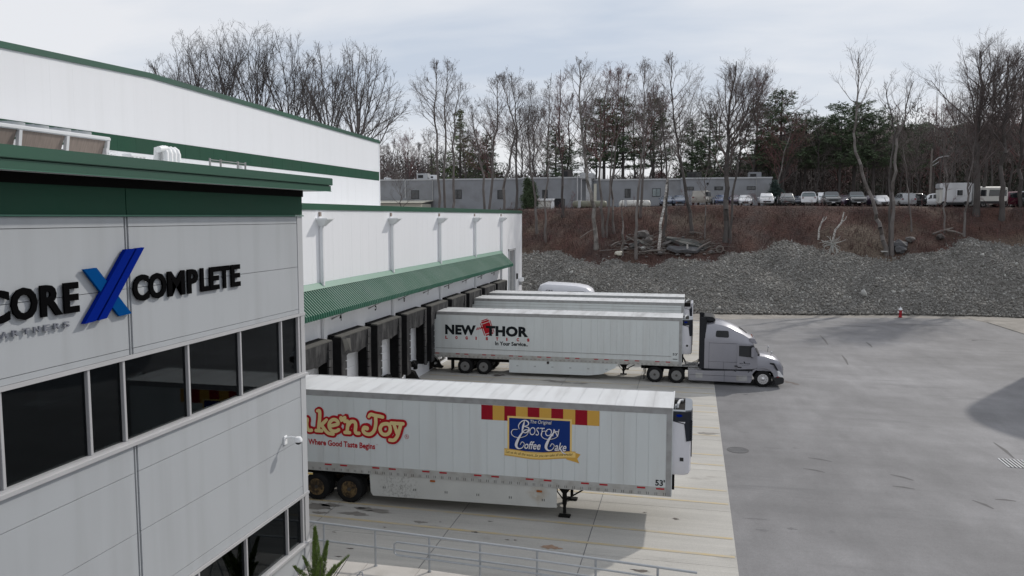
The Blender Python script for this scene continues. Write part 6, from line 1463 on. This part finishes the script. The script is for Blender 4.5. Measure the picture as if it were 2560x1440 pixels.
# broad trees behind the tall warehouse
vase(430, 262, 135, 72, 80, 'leftmost thin bare tree rising over the sloping warehouse roof', 11, 6, 1.0)
vase(490, 280, 78, 78, 76, 'second bare tree from the left over the warehouse roof', 12, 8, .9)
vase(560, 300, 50, 84, 72, 'tall bare tree left of the highest pair over the warehouse', 13, 9, .9)
vase(640, 315, 46, 92, 72, 'tallest dense bare tree over the middle of the warehouse roof', 14, 10, .95)
vase(724, 335, 78, 84, 74, 'bare tree right of the tallest, with crossing forks', 15, 9, .95)
vase(775, 330, 128, 50, 80, 'slim bare tree in the gap between two broader crowns', 18, 6, .8)
vase(826, 335, 106, 84, 74, 'bare tree with a clear V fork above the green roof edge', 16, 9, .95)
vase(896, 352, 112, 128, 72, 'big round bare tree at the right end of the warehouse roof', 17, 14, 1.5, base_px=897)

def base_Y(px, py): return ground_hit(px, py).y
def T(path, crown, label, Y=None, **k):
    if Y is None: Y = base_Y(*path[0])
    else:       # drop the base to the ground
        p = at_y(*path[0], Y); z = gz(p.x, Y)
        for it in range(600):
            if p.z <= z: break
            path[0] = (path[0][0], path[0][1] + 1); p = at_y(*path[0], Y)
    return tree(path, Y, crown, label, **k)
T([(1002, 520), (1001, 480), (1002, 445)], 1.6, 'small bare sapling before the grey wall near the warehouse corner', Y=108, n1=14, f0=.1, r0=.08, seed=21, kids=(5, 4))
T([(1096, 514), (1094, 400), (1090, 270), (1092, 152)], 2.2, 'tall slim bare tree, left one of three before the grey building', Y=100, n1=22, f0=.5, seed=22)
T([(1110, 514), (1112, 400), (1113, 280), (1122, 150)], 2.0, 'tall slim bare tree, middle one of three before the grey building', Y=101, n1=20, f0=.5, seed=23)
T([(1129, 514), (1131, 420), (1137, 320), (1150, 205)], 2.3, 'bare tree in front of the bright green pine', Y=99, n1=20, f0=.4, seed=24, twig='twig_grey')
T([(1216, 517), (1206, 440), (1192, 350), (1175, 262)], 2.3, 'left stem of the V shaped pair before the grey wall', Y=100, n1=18, f0=.4, seed=25)
T([(1219, 517), (1232, 400), (1245, 300), (1240, 182)], 2.3, 'right stem of the V shaped pair before the grey wall', Y=100, n1=20, f0=.45, seed=26)
T([(1259, 520), (1258, 470), (1275, 400), (1290, 330), (1266, 240), (1245, 190)], 2.3, 'curving grey bare tree right of the V shaped pair', Y=98, n1=20, f0=.45, seed=27, bark='bark_grey')
T([(1292, 521), (1291, 430), (1289, 330), (1279, 180)], 2.5, 'straight dark bare tree at the far wing corner', Y=97, n1=22, f0=.42, seed=28, bark='bark_dark')
T([(1343, 582), (1340, 520), (1328, 430), (1320, 330), (1331, 200)], 2.5, 'bent bare tree just right of the white wing corner', n1=22, f0=.5, seed=29)
T([(1364, 604), (1362, 500), (1370, 400), (1376, 182)], 2.2, 'thin straight bare tree with its foot low on the bank', n1=20, f0=.5, seed=30, r0=.15)
T([(1407, 540), (1405, 440), (1398, 330), (1402, 172)], 2.4, 'dark bare tree behind the pale crooked one', Y=103, n1=24, f0=.45, seed=31, bark='bark_dark', twig='twig_red')
T([(1491, 622), (1484, 520), (1468, 450), (1454, 330), (1448, 240), (1450, 148)], 3.0, 'large pale barked bare tree with its foot at the stone edge', n1=26, f0=.45, seed=32, r0=.27, bark='bark_pale', twig='twig_grey')
T([(1510, 592), (1504, 500), (1500, 400), (1505, 300), (1525, 165)], 2.6, 'bare tree close behind the large pale one', n1=24, f0=.45, seed=33, twig='twig_red')
T([(1517, 592), (1524, 480), (1530, 380), (1545, 250), (1548, 170)], 2.2, 'slender reddish bare tree right of the large pale one', n1=20, f0=.5, seed=34, twig='twig_red', r0=.14)
T([(1536, 583), (1530, 470), (1541, 360), (1560, 250), (1572, 185)], 2.2, 'slender bare tree left of the broken grey pole', n1=20, f0=.5, seed=35, r0=.15)
T([(1556, 638), (1556, 570), (1556, 500)], .3, 'broken grey trunk without branches standing in the brush', n1=1, f0=.8, seed=36, r0=.17, bark='bark_grey', kids=(1,), name='dead_trunk')
T([(1590, 646), (1592, 540), (1604, 400), (1612, 270), (1609, 160)], 2.5, 'tall bare tree left of the white birch, foot at the stones', n1=26, f0=.5, seed=37, bark='bark_grey')
T([(1601, 552), (1608, 440), (1617, 330), (1637, 210)], 2.3, 'bare tree right behind the tall one left of the birch', Y=102, n1=22, f0=.45, seed=38, twig='twig_red')
T([(1646, 628), (1655, 540), (1668, 460), (1677, 400), (1676, 345)], 1.2, 'leaning white birch with peeling pale bark', n1=9, f0=.75, seed=39, r0=.19, bark='bark_birch', twig='twig_grey', kids=(5, 4))
T([(1661, 600), (1664, 520), (1668, 430), (1655, 300), (1640, 230)], 2.0, 'thin dark bare tree behind the white birch', Y=98, n1=18, f0=.5, seed=40, bark='bark_dark')
T([(1732, 583), (1716, 480), (1704, 420), (1690, 345), (1678, 240), (1680, 128)], 3.1, 'tall curved bare tree crossing the grey wall right of the birch', n1=30, f0=.42, seed=41, r0=.23, bark='bark_dark', twig='twig_grey')
T([(1762, 598), (1764, 520), (1762, 450), (1775, 390)], 1.5, 'slim forked sapling between the birch and the thick trunk', n1=12, f0=.45, seed=42, r0=.09, kids=(5, 4))
T([(1815, 602), (1816, 500), (1820, 380), (1822, 290), (1840, 155)], 3.9, 'thick dark bare tree with a wide crown over the parked cars', n1=34, f0=.36, seed=43, r0=.36, bark='bark_dark', twig='twig_brown', kids=(8, 6, 2))
T([(1826, 590), (1832, 480), (1850, 380), (1885, 280), (1920, 190)], 2.6, 'second stem leaning right out of the thick dark tree', Y=97, n1=24, f0=.5, seed=44, r0=.16, bark='bark_dark')
T([(1940, 545), (1944, 470), (1960, 380), (1990, 290)], 3.0, 'spindly pale tree rising behind the small spruce', Y=124, n1=20, f0=.35, seed=45, twig='twig_red', bark='bark_pale')
T([(2217, 636), (2203, 570), (2185, 525), (2155, 430), (2137, 365), (2139, 300), (2146, 215), (2147, 145)], 2.9, 'leaning grey tree bent to the left with an open forked top', n1=12, f0=.68, seed=46, r0=.26, bark='bark_grey', twig='twig_grey', kids=(5, 4))
T([(2230, 636), (2232, 530), (2235, 430), (2244, 345), (2262, 290), (2279, 205)], 2.6, 'straight forked grey tree beside the leaning one', n1=12, f0=.62, seed=47, r0=.24, bark='bark_grey', twig='twig_grey', kids=(5, 4))
T([(2226, 632), (2222, 530), (2225, 420), (2237, 330), (2222, 262), (2210, 215)], 2.0, 'second grey stem growing from the foot of the straight forked tree', n1=10, f0=.62, seed=48, r0=.17, bark='bark_dark', twig='twig_grey', kids=(5, 4))
T([(2279, 578), (2270, 480), (2262, 400), (2255, 330)], 1.8, 'thin sapling right of the forked grey trees', n1=12, f0=.4, seed=49, r0=.09)
T([(2361, 582), (2364, 500), (2368, 420), (2350, 330)], 2.2, 'thin bare tree in front of the white camper left end', n1=14, f0=.35, seed=50, r0=.11, twig='twig_grey')
T([(2410, 590), (2416, 510), (2424, 430), (2440, 350)], 2.0, 'thin bare tree in front of the white camper right end', n1=14, f0=.4, seed=51, r0=.15)
T([(2440, 548), (2441, 450), (2444, 350), (2450, 240), (2450, 125)], 4.8, 'widest bare tree on the right with far reaching low limbs', Y=104, n1=34, f0=.28, seed=52, r0=.40, bark='bark_dark', twig='twig_brown', kids=(8, 6, 2))
T([(2456, 548), (2462, 420), (2480, 300), (2500, 170)], 3.2, 'bare tree close behind the widest one', Y=107, n1=26, f0=.38, seed=53, r0=.22, bark='bark_dark')
T([(2504, 548), (2506, 440), (2510, 330), (2522, 230), (2520, 140)], 3.8, 'tall dark bare tree near the right edge behind the minibus', Y=103, n1=34, f0=.35, seed=54, r0=.30, bark='bark_dark', kids=(8, 6, 2))
T([(2550, 545), (2548, 420), (2556, 300), (2566, 140)], 3.8, 'bare tree cut by the right edge of the picture', Y=106, n1=30, f0=.3, seed=55, r0=.26, bark='bark_dark', kids=(7, 6, 2))
# background bare trees: a few shapes, copied and turned
proto = []
for k in range(5):
    tt = tree([(1400, 520), (1400 + (-6, 5, 2, -3, 6)[k], 400), (1400 + (4, -6, -2, 6, 0)[k], 255)], 130, (3.3, 2.6, 4.0, 3.0, 3.6)[k], '', n1=22, f0=.3, r0=.2, seed=60 + k, kids=(7, 5, 2), bark='bark_dark', twig=('twig_brown', 'twig_grey', 'twig_red', 'twig_dark', 'twig_brown')[k], group='bare trees far behind the grey building', tw=.013)
    proto.append(tt)
spots = [(960, 128, .72), (985, 135, .8), (1020, 140, .8), (1045, 131, .75), (1075, 138, .85), (1160, 134, .8), (1195, 141, .95), (1230, 132, .9), (1305, 137, 1.0), (1340, 131, 1.05), (1372, 139, 1.05), (1425, 133, 1.1), (1460, 141, 1.15),
         (1490, 130, 1.05), (1535, 136, 1.1), (1580, 140, 1.1), (1622, 131, 1.1), (1655, 139, 1.05), (1700, 134, .95), (1745, 141, .95), (1790, 132, .95), (1850, 138, 1.0), (1880, 131, 1.15), (1925, 136, .95), (1960, 129, .85), (1995, 138, .9), (2040, 131, .8),
         (2095, 139, .85), (2180, 133, .8), (2215, 141, .85), (2255, 130, .75), (2300, 137, .85), (2345, 131, .85), (2385, 126, .9), (2420, 134, 1.0), (2470, 128, .95), (2520, 133, 1.05), (2560, 126, 1.0), (930, 138, .7), (2290, 124, .7), (2330, 140, .9)]
words = ['before', 'behind', 'beside', 'close to']
for i, (px, Y, sc) in enumerate(spots):
    tt = proto[i] if i < 5 else copy_tree(proto[i % 5])
    p = at_y(px, 500, Y); tt.location = (p.x, Y, gz(p.x, Y)); tt.scale = (sc, sc, sc * (0.95 + .1 * ((i * 7) % 3) / 2)); tt.rotation_euler = (0, 0, i * 1.9)
    tt['label'] = 'bare tree in the far tangle of bare trees behind the building and cars'

# evergreens
def pine(seed, Hh, R, m='needle_dark', flat=.25, f0=.25, dens=1.0, droop=-.05, tuft=.30, label='', cat='tree', name='pine_tree', cone=1.0):
    rd = np.random.RandomState(seed); segs = [(0, 0, -.2, 0, 0, Hh * .5, .24, .16), (0, 0, Hh * .5, 0, 0, Hh, .16, .03)]; tips = []
    z = Hh * f0
    while z < Hh * .985:
        f = (z - Hh * f0) / (Hh * (1 - f0)); prof = (1 - f) ** cone * (.75 + .25 * min(1, f * 5)) + .06
        for b in range(rd.randint(3, 6)):
            az = rd.uniform(0, 2 * math.pi); L = R * prof * rd.uniform(.55, 1.12); el = droop + .35 * f + rd.uniform(-.08, .12)
            d = np.array([math.cos(az) * math.cos(el), math.sin(az) * math.cos(el), math.sin(el)]); a = np.array([0, 0, z]); b_ = a + d * L + np.array([0, 0, L * .06])
            segs.append((*a, *b_, .05 * (1 - f) + .015, .012))
            nt = max(4, int(L * 5.5 * dens)); t = rd.uniform(.28, 1.0, nt); c = a + (b_ - a) * t[:, None] + rd.normal(0, 1, (nt, 3)) * np.array([.22, .22, .09]) * (.5 + L * .16)
            tips.append(c)
        z += rd.uniform(.30, .62) * (Hh / 16)
    c = np.concatenate(tips); n = len(c); k = 6; c = np.repeat(c, k, 0) + rd.normal(0, .11, (n * k, 3)); N_ = len(c)
    u = rd.normal(size=(N_, 3)); u[:, 2] *= .5; u /= np.linalg.norm(u, axis=1, keepdims=True); w = rd.normal(size=(N_, 3)); w -= u * (w * u).sum(1, keepdims=True); w /= np.linalg.norm(w, axis=1, keepdims=True)
    l = rd.uniform(.6, 1.25, (N_, 1)) * tuft; q = l * .20
    V = np.stack([c - w * q, c + u * l, c + w * q], 1).reshape(-1, 3); Fq = np.arange(N_ * 3).reshape(-1, 3)
    t = thing(name, label, cat, (0, 0, 0), 'evergreens among the bare trees', world=False)
    o = bpy.data.objects.new('trunk', seg_mesh('trunk', segs, 5, 'bark_dark')); C.objects.link(o); o.parent = t
    o = bpy.data.objects.new('crown', np_mesh('crown', V, Fq, m)); C.objects.link(o); o.parent = t
    return t
pp = [pine(1, 16, 3.0, 'needle_green', f0=.12, cone=.8), pine(2, 15, 3.3, 'needle_dark', f0=.30, cone=.6), pine(3, 17, 3.8, 'needle_dark', f0=.38, cone=.55), pine(4, 15, 4.6, 'needle_dark', f0=.45, cone=.35, droop=.1)]
pl_ = [(1150, 275, 138, 0, 1.0, 'bright green narrow pine behind the slim bare trees at left'), (1217, 330, 136, 1, .95, 'dark pine behind the V shaped bare pair'), (1188, 350, 142, 2, .7, 'dark pine squeezed between the bright green pine and its darker neighbour'), (1390, 308, 132, 1, .95, 'dark pine behind the bent bare tree near the wing corner'),
       (1428, 345, 136, 2, .8, 'shorter dark pine left of the large pale bare tree'), (1512, 242, 130, 2, 1.1, 'tall dark pine behind the large pale bare tree'), (1560, 240, 131, 2, 1.1, 'tall dark pine left of the birch top'), (1636, 242, 134, 2, 1.0, 'open crowned pine directly above the white birch'),
       (1732, 292, 133, 1, .95, 'dark pine right of the birch behind the grey wall'), (1776, 278, 131, 1, 1.15, 'wide dark pine behind the slit windows'), (1894, 255, 137, 2, 1.15, 'dark pine behind the wide crowned bare tree'), (1956, 222, 131, 2, 1.25, 'tallest pine above the small spruce'), (2017, 298, 134, 3, .95, 'pine right of the tallest one, above the white pickup'),
       (2062, 300, 137, 3, .8, 'dark pine left of the flat topped group'), (2105, 290, 131, 3, 1.0, 'left crown of the flat topped pine group'), (2142, 262, 133, 3, 1.25, 'highest crown of the flat topped pine group'), (2190, 290, 131, 3, 1.1, 'right crown of the flat topped pine group'), (2280, 315, 132, 3, .9, 'small flat pine right of the forked grey trees'),
       (1080, 385, 142, 0, .75, 'low green pine above the rooftop units at left'), (1925, 330, 140, 1, .9, 'low dark pine behind the right end of the grey building')]
used = set()
for (px, pyt, Y, k, ws, lab) in pl_:
    t = pp[k] if k not in used else copy_tree(pp[k]); used.add(k)
    a = at_y(px, pyt, Y); g0 = gz(a.x, Y); hgt = a.z - g0; base_h = (16, 15, 17, 15)[k]
    t.location = (a.x, Y, g0); sz = hgt / base_h; t.scale = (sz * ws * 1.22, sz * ws * 1.22, sz); t.rotation_euler = (0, 0, px * .37); t['label'] = lab
for px, top_, Y, w, lab in ((1318, 447, 110, 1.0, 'dark narrow arborvitae, left one beside the grey wall corner'), (1330, 455, 111, 1.1, 'dark narrow arborvitae, right one beside the grey wall corner')):
    a = at_y(px, top_, Y); g0 = gz(a.x, Y); t = pine(int(px), a.z - g0, 1.0 * w, 'needle_dark', f0=.02, cone=.45, dens=2.6, droop=.5, tuft=.24, label=lab, name='arborvitae'); t.location = (a.x, Y, g0)
a = at_y(1937, 452, 116); g0 = gz(a.x, 116); t = pine(88, a.z - g0, 1.7, 'needle_blue', f0=.03, cone=.9, dens=2.2, droop=0, tuft=.24, label='small blue green spruce at the end of the grey building', name='spruce'); t.location = (a.x, 116, g0)
# juniper by the office corner
jr = np.random.RandomState(5); jt = thing('juniper', 'young green juniper with spiky shoots beside the office corner', 'shrub', (-9.6, 18.9, .25))
segs = []; V = []; 
for (bx, by, lx, ly, hh, w) in ((0, 0, -.06, 0, 1.80, .145), (.05, .05, .80, .05, 1.05, .07), (0, 0, -.42, 0, .95, .08), (.1, -.1, .45, .0, .85, .07), (-.1, .1, -.2, .3, 1.2, .12), (0, 0, .25, -.3, 1.1, .12), (0, 0, .55, .3, .75, .1), (-.05, 0, -.55, -.2, .75, .12), (0, .1, .15, .2, 1.3, .12)):
    n = int(3200 * hh * w / .12 * .5); t = jr.rand(n) ** .9; segs.append((bx, by, -.2, bx + lx, by + ly, hh * .97, .02, .006))
    rad = w * (1 - t) ** .7 * 1.15 + .008; an = jr.uniform(0, 6.28, n); q = np.sqrt(jr.rand(n)) * rad
    c = np.stack([bx + lx * t ** 1.4 + q * np.cos(an), by + ly * t ** 1.4 + q * np.sin(an), hh * t], 1)
    d = np.stack([np.cos(an) * .6 + lx * .5, np.sin(an) * .6 + ly * .5, np.full(n, 1.1)], 1) + jr.normal(0, .25, (n, 3)); d /= np.linalg.norm(d, axis=1, keepdims=True)
    s2_ = jr.normal(size=(n, 3)); s2_ -= d * (s2_ * d).sum(1, keepdims=True); s2_ /= np.linalg.norm(s2_, axis=1, keepdims=True); l = jr.uniform(.04, .085, (n, 1))
    V.append(np.stack([c - s2_ * .007, c + d * l, c + s2_ * .007], 1).reshape(-1, 3))
V = np.concatenate(V); o = bpy.data.objects.new('foliage', np_mesh('foliage', V, np.arange(len(V)).reshape(-1, 3), 'juniper_green')); C.objects.link(o); o.parent = jt
o = bpy.data.objects.new('stem', seg_mesh('stem', segs, 5, 'bark_dark')); C.objects.link(o); o.parent = jt

# far woods: a mass of twigs and needles behind everything
fr = np.random.RandomState(9); n = 330000
fx = fr.uniform(-120, 130, n); fy = fr.uniform(146, 180, n)
ne = 60000; fx[:ne] = fr.uniform(64, 92, ne); fy[:ne] = fr.uniform(-70, 146, ne)
def crown_h(x): return np.interp(x, [-120, -60, -45, -30, -15, 0, 12, 20, 35, 60, 130], [13, 13.5, 12, 7.5, 6.5, 8, 12, 16, 17, 17.5, 18])
cell = np.floor(fx / 4.3) * 7.13 + np.floor(fy / 9) * 3.7; hcell = .72 + .42 * np.abs(np.sin(cell * 12.9898) * 43758.5453 % 1)
top = crown_h(fx) * hcell; u = (fx / 4.3) % 1; dome = np.sqrt(np.clip(1 - (2 * u - 1) ** 2, .05, 1)); hz = fr.rand(n) ** 1.0 * top * (.55 + .45 * dome)
cz_ = ground_z(fx, fy) + hz; c = np.stack([fx, fy, cz_], 1)
u = fr.normal(size=(n, 3)); u[:, 2] = np.abs(u[:, 2]) + .5; u /= np.linalg.norm(u, axis=1, keepdims=True); w = fr.normal(size=(n, 3)); w -= u * (w * u).sum(1, keepdims=True); w /= np.linalg.norm(w, axis=1, keepdims=True)
ln = fr.uniform(.4, 1.2, (n, 1)); ln[:ne] *= 2; ww = np.full((n, 1), .07); ww[:ne] = .2; V = np.stack([c - w * ww, c + u * ln, c + w * ww], 1).reshape(-1, 3)
def woods(b, nn, ll, noise, ramp, mixc, scl, g):
    base = mixc(ramp(noise(.09, 3, (1, 1, .5)), .40, .55), (.050, .040, .038), (.082, .066, .060))
    base = mixc(ramp(noise(.075, 3, (1, 1, .6), 31), .53, .60), base, (.030, .044, .026))
    base = mixc(ramp(noise(.08, 3, (1, 1, .8), 57), .58, .66), base, (.10, .050, .048))
    base = scl(base, ramp(noise(.9, 4, (1, 1, .4), 5), .3, .7, .65, 1.35))
    ll.new(base, b.inputs['Base Color']); b.inputs['Roughness'].default_value = .95
ground_mat('woods', woods)
o = bpy.data.objects.new('far_woods', np_mesh('far_woods', V, np.arange(len(V)).reshape(-1, 3), 'woods')); C.objects.link(o)
tag(o, 'brownish far woods rising behind the buildings and cars', 'woods', kind='stuff')
def hill_z(x, y):
    w = smooth((x - 2) / 26) ; return ground_z(x, y) + (2.2 * smooth((y - 183) / 30) + 17 * w * smooth((y - 176) / 44)) + 1.3 * np.sin(x * .8) * smooth((y - 190) / 20) + .8 * np.sin(x * 1.9 + y * .2)
grid_obj('wooded_hill', np.linspace(-130, 200, 220), np.linspace(176, 330, 40), hill_z, 'woods')
segs = []
for k in range(420):
    x = fr.uniform(-100, 110); y = fr.uniform(142, 178); z = gz(x, y); h = float(crown_h(x)) * fr.uniform(.7, 1.15); segs.append((x, y, z, x + fr.normal(0, .6), y, z + h, fr.uniform(.07, .16), .03))
o = bpy.data.objects.new('far_tree_trunks', seg_mesh('far_tree_trunks', segs, 4, 'bark_grey')); C.objects.link(o); tag(o, 'thin trunks of the far woods', 'woods', kind='stuff')

# brush on the bank
br = np.random.RandomState(21); n = 52000
bx = br.uniform(-26, 58, n); by = br.uniform(86, 109, n); bz = ground_z(bx, by); tb = top_of_gravel(bx)
clump = .5 + .5 * np.sin(bx * 1.3 + 2 * np.sin(by * .9)) * np.sin(by * 1.1 + 1.7 * np.sin(bx * .6))
keep = (bz > tb - .1 + br.normal(0, .12, n)) & (br.rand(n) < .35 + .65 * clump) & ~((by > 106.2) & (bx > 3)); bx, by, bz, clump = bx[keep], by[keep], bz[keep], clump[keep]; n = len(bx)
hh = (.25 + .75 * clump * br.rand(n)) * br.uniform(.5, 1.25, n) * np.where(by > 104, .55, 1.0); az = br.uniform(0, 6.28, n); le = hh * br.uniform(.2, 1.1, n)
a = np.stack([bx, by, bz - .05], 1); m1 = a + np.stack([np.cos(az) * le * .35, np.sin(az) * le * .35, hh * .75], 1); e_ = a + np.stack([np.cos(az) * le, np.sin(az) * le, hh * br.uniform(.7, 1.1, n)], 1)
sd = np.stack([-np.sin(az), np.cos(az), np.zeros(n)], 1) * br.uniform(.010, .022, (n, 1))
V = np.stack([a - sd, a + sd, m1 + sd * .8, m1 - sd * .8, e_ + sd * .4, e_ - sd * .4], 1).reshape(-1, 3); b0 = (np.arange(n) * 6)[:, None]
Fq = np.concatenate([np.concatenate([b0, b0 + 1, b0 + 2, b0 + 3], 1), np.concatenate([b0 + 3, b0 + 2, b0 + 4, b0 + 5], 1)], 0)
mat('brush_red', (.070, .036, .031), .9, var=.35, scale=.35, island=.35, dirt=(.12, .082, .062), dirt_pos=(.54, .66), dirt_scale=.3)
o = bpy.data.objects.new('brush', np_mesh('brush', V, Fq, 'brush_red')); C.objects.link(o); tag(o, 'tangled reddish brown brush covering the upper bank', 'brush', kind='stuff')
segs = []; g = Grow(77, kids=(4, 3), up=.05, wob=.2, twig=.012)
for k in range(260):
    x = br.uniform(-24, 55); y = br.uniform(95, 106); z = gz(x, y)
    if z < float(top_of_gravel(np.array(x))) + .2: continue
    az = br.uniform(0, 6.28); g.branch((x, y, z), nrm((math.cos(az) * .5, math.sin(az) * .5, 1)), br.uniform(.8, 2.4), .022, 0)
o = bpy.data.objects.new('bramble_thicket', seg_mesh('bramble_thicket', g.seg, 3, 'twig_red')); C.objects.link(o); tag(o, 'leafless bramble thicket along the crest', 'brush', kind='stuff')

# slabs, logs, rocks and a tyre dumped at the top of the stones
def on_bank(px, py, dz=0):
    p = ground_hit(px, py); return Vector((p.x, p.y - .3, p.z + dz))
for i, (px, py, w, dpt, h, rz_, m, lab) in enumerate(((1700, 606, 4.6, 1.2, .30, 8, 'slate_debris', 'topmost long dark slab of the dumped slab pile'), (1722, 617, 5.2, 1.4, .55, 12, 'slate_debris', 'widest dark slab in the middle of the dumped pile'), (1712, 631, 4.4, 1.3, .6, 4, 'dark_stone', 'lowest dark slab of the dumped pile'),
        (1668, 612, 2.2, .9, .25, -25, 'boulder_grey', 'tilted pale slab at the left end of the dumped pile'), (1606, 612, 2.2, .9, .2, 20, 'slate_debris', 'thin dark slab lying left of the birch foot'), (1586, 618, 1.8, .8, .2, -30, 'slate_debris', 'small dark slab left of the thin slab'))):
    c = on_bank(px, py, .25); m_ = MB(); rd = random.Random(i + 5); pts = []; h *= .6
    for k in range(9): a = 2 * math.pi * (k + rd.uniform(-.3, .3)) / 9; q = max(abs(math.cos(a)), abs(math.sin(a))); pts.append((w / 2 * math.cos(a) / q ** .8 * rd.uniform(.7, 1.08), dpt / 2 * math.sin(a) / q * rd.uniform(.6, 1.1)))
    M3 = Matrix.Rotation(R_(rz_), 4, 'Y') @ Matrix.Rotation(R_(14 + 9 * (i % 3)), 4, 'X')
    vs = [c + M3 @ Vector((x, y, 0)) for x, y in pts] + [c + M3 @ Vector((x * rd.uniform(.82, .98), y * .9, h * rd.uniform(.7, 1.1))) for x, y in pts]
    m_.add(vs, [tuple(range(9)), tuple(range(17, 8, -1))] + [(k, k + 9, (k + 1) % 9 + 9, (k + 1) % 9) for k in range(9)])
    m_.top('stone_slab', m, label=lab, cat='slab', group='slabs dumped at the edge of the stones')
for i, (px, py, r, m, lab) in enumerate(((1608, 590, .75, 'boulder_grey', 'light grey boulder on the brush left of the birch'), (1621, 604, .5, 'boulder_grey', 'smaller grey boulder below the light one left of the birch'), (1607, 624, .32, 'pale_stone', 'small pale stone among the debris left of the birch'), (1680, 603, .3, 'pale_stone', 'small white stone on the dumped slab pile'),
        (2244, 618, .9, 'dark_stone', 'large dark boulder behind the forked grey trunks'), (2250, 628, .6, 'dark_stone', 'dark boulder in front of the larger one by the forked trunks'), (2275, 603, .5, 'boulder_grey', 'squat grey stump like rock right of the forked trunks'), (2350, 596, .45, 'bark_dark', 'small dark rock in the brush below the camper'), (1547, 638, .4, 'cream_metal', 'tan rock at the foot of the broken pole'), (1650, 637, .3, 'boulder_grey', 'grey stone at the foot of the birch'))):
    MB().rock(on_bank(px, py, .2), r, 60 + i, (1.1, .9, .8), 2).top('boulder', m, label=lab, cat='rock')
for i, (a, b, r, m, lab) in enumerate((((1598, 636), (1665, 631), .10, 'log_grey', 'long grey log lying below the debris left of the slabs'), ((1690, 634), (1722, 628), .11, 'bark_birch', 'white birch log lying against the lowest slab'), ((1718, 632), (1719, 612), .12, 'bark_birch', 'short upright white birch log before the slabs'),
        ((1742, 630), (1776, 610), .12, 'log_grey', 'grey log slanting up right of the slab pile'), ((1722, 586), (1756, 590), .08, 'log_grey', 'pale stick lying above the slab pile'), ((1528, 620), (1548, 610), .12, 'log_grey', 'short pale log left of the broken pole'), ((2330, 590), (2380, 576), .12, 'log_grey', 'long pale log in the brush below the camper'),
        ((2365, 582), (2405, 592), .13, 'log_grey', 'grey log right of the long pale one below the camper'), ((1500, 632), (1590, 628), .05, 'bark_grey', 'thin dead branch along the stone edge'), ((1566, 596), (1600, 618), .08, 'log_grey', 'thin leaning dead branch left of the boulders'), ((1450, 600), (1490, 575), .06, 'log_grey', 'thin fallen branch left of the large pale tree'))):
    p, q = on_bank(*a, .25), on_bank(*b, .25)
    if i == 2: q = Vector((p.x, p.y, p.z + 1.0))
    MB().tube([p, p.lerp(q, .5) + Vector((0, 0, .08)), q], [r, r * .9, r * .7], 7).top('log', m, smooth=True, label=lab, cat='log')
segs = []
for k in range(230):
    px, py = (random.gauss(1600, 38), random.gauss(616, 13)) if k % 2 else (random.gauss(1715, 42), random.gauss(618, 13))
    if py > 640 or py < 585: continue
    p = on_bank(px, py, .12); a = random.uniform(-1, 1); L_ = random.uniform(.4, 1.8); r = random.uniform(.02, .055)
    segs.append((*p, p.x + L_ * math.cos(a * .8), p.y + .3 * L_ * math.sin(k), p.z + L_ * .5 * a + .1, r, r * .5))
o = bpy.data.objects.new('branch_litter', seg_mesh('branch_litter', segs, 4, 'log_grey')); C.objects.link(o); tag(o, 'broken branches and splinters strewn round the dumped slabs', 'branches', kind='stuff')
m_ = MB()
for k in range(90):
    px, py = (random.gauss(1605, 30), random.gauss(612, 12)) if k % 2 else (random.gauss(1712, 36), random.gauss(620, 12))
    if py > 645: continue
    m_.rock(on_bank(px, py, .05), random.uniform(.12, .34), k, (1.3, .9, .5))
o = m_.top('stone_rubble', 'boulder_grey', kind='stuff', label='small broken stones lying round the dumped slabs', cat='rubble')
ty = on_bank(1799, 628, .25)
MB().lathe([(.30, -.11), (.42, -.13), (.46, -.07), (.46, .07), (.42, .13), (.30, .11), (.28, 0), (.30, -.11)], tuple(ty), 'y', 20, close=True).top('old_tyre', 'log_grey', smooth=True, label='old tyre lying at the stone edge right of the slabs', cat='tyre')
ob_ = on_bank(2209, 634, .15); MB().box(ob_.x - .35, ob_.x + .35, ob_.y - .3, ob_.y + .3, ob_.z, ob_.z + .14).top('white_block', 'pale_stone', bevel=.04, label='small white block at the foot of the leaning tree', cat='block')
for i, (pts, r, lab) in enumerate((([(2082, 598), (2088, 575), (2104, 556), (2110, 530)], .13, 'crooked pale birch stub, right one of two in the brush'), ([(2046, 593), (2048, 572), (2054, 556), (2060, 542)], .12, 'crooked pale birch stub, left one of two in the brush'))):
    c = on_bank(*pts[0]); P = [at_y(a, b, c.y) for a, b in pts]; P[0].z -= .3
    t = thing('birch_stub', lab, 'tree stub', tuple(P[0])); MB().tube(P, [r, r * .9, r * .8, r * .5], 7).part('trunk', 'bark_birch', t, smooth=True)
    MB().tube([P[2], P[2] + Vector((.4, 0, .35)), P[2] + Vector((.55, .1, .7))], [.06, .05, .03], 5).part('branch', 'bark_birch', t)
c = on_bank(2076, 628, .8); c.y -= .8; g = Grow(5, kids=(4, 3), up=0, wob=.3, twig=.03)
for k in range(14): a = k * .45; g.branch(tuple(c), nrm((math.cos(a), -.3, math.sin(a) * .8)), 1.3, .07, 1)
arr = np.array(g.seg); arr[:, :3] -= np.array(c); arr[:, 3:6] -= np.array(c)
o = bpy.data.objects.new('uprooted_stump', seg_mesh('uprooted_stump', arr, 4, 'pale_stone')); C.objects.link(o); o.location = c; tag(o, 'pale tangled uprooted stump at the stone edge', 'stump')
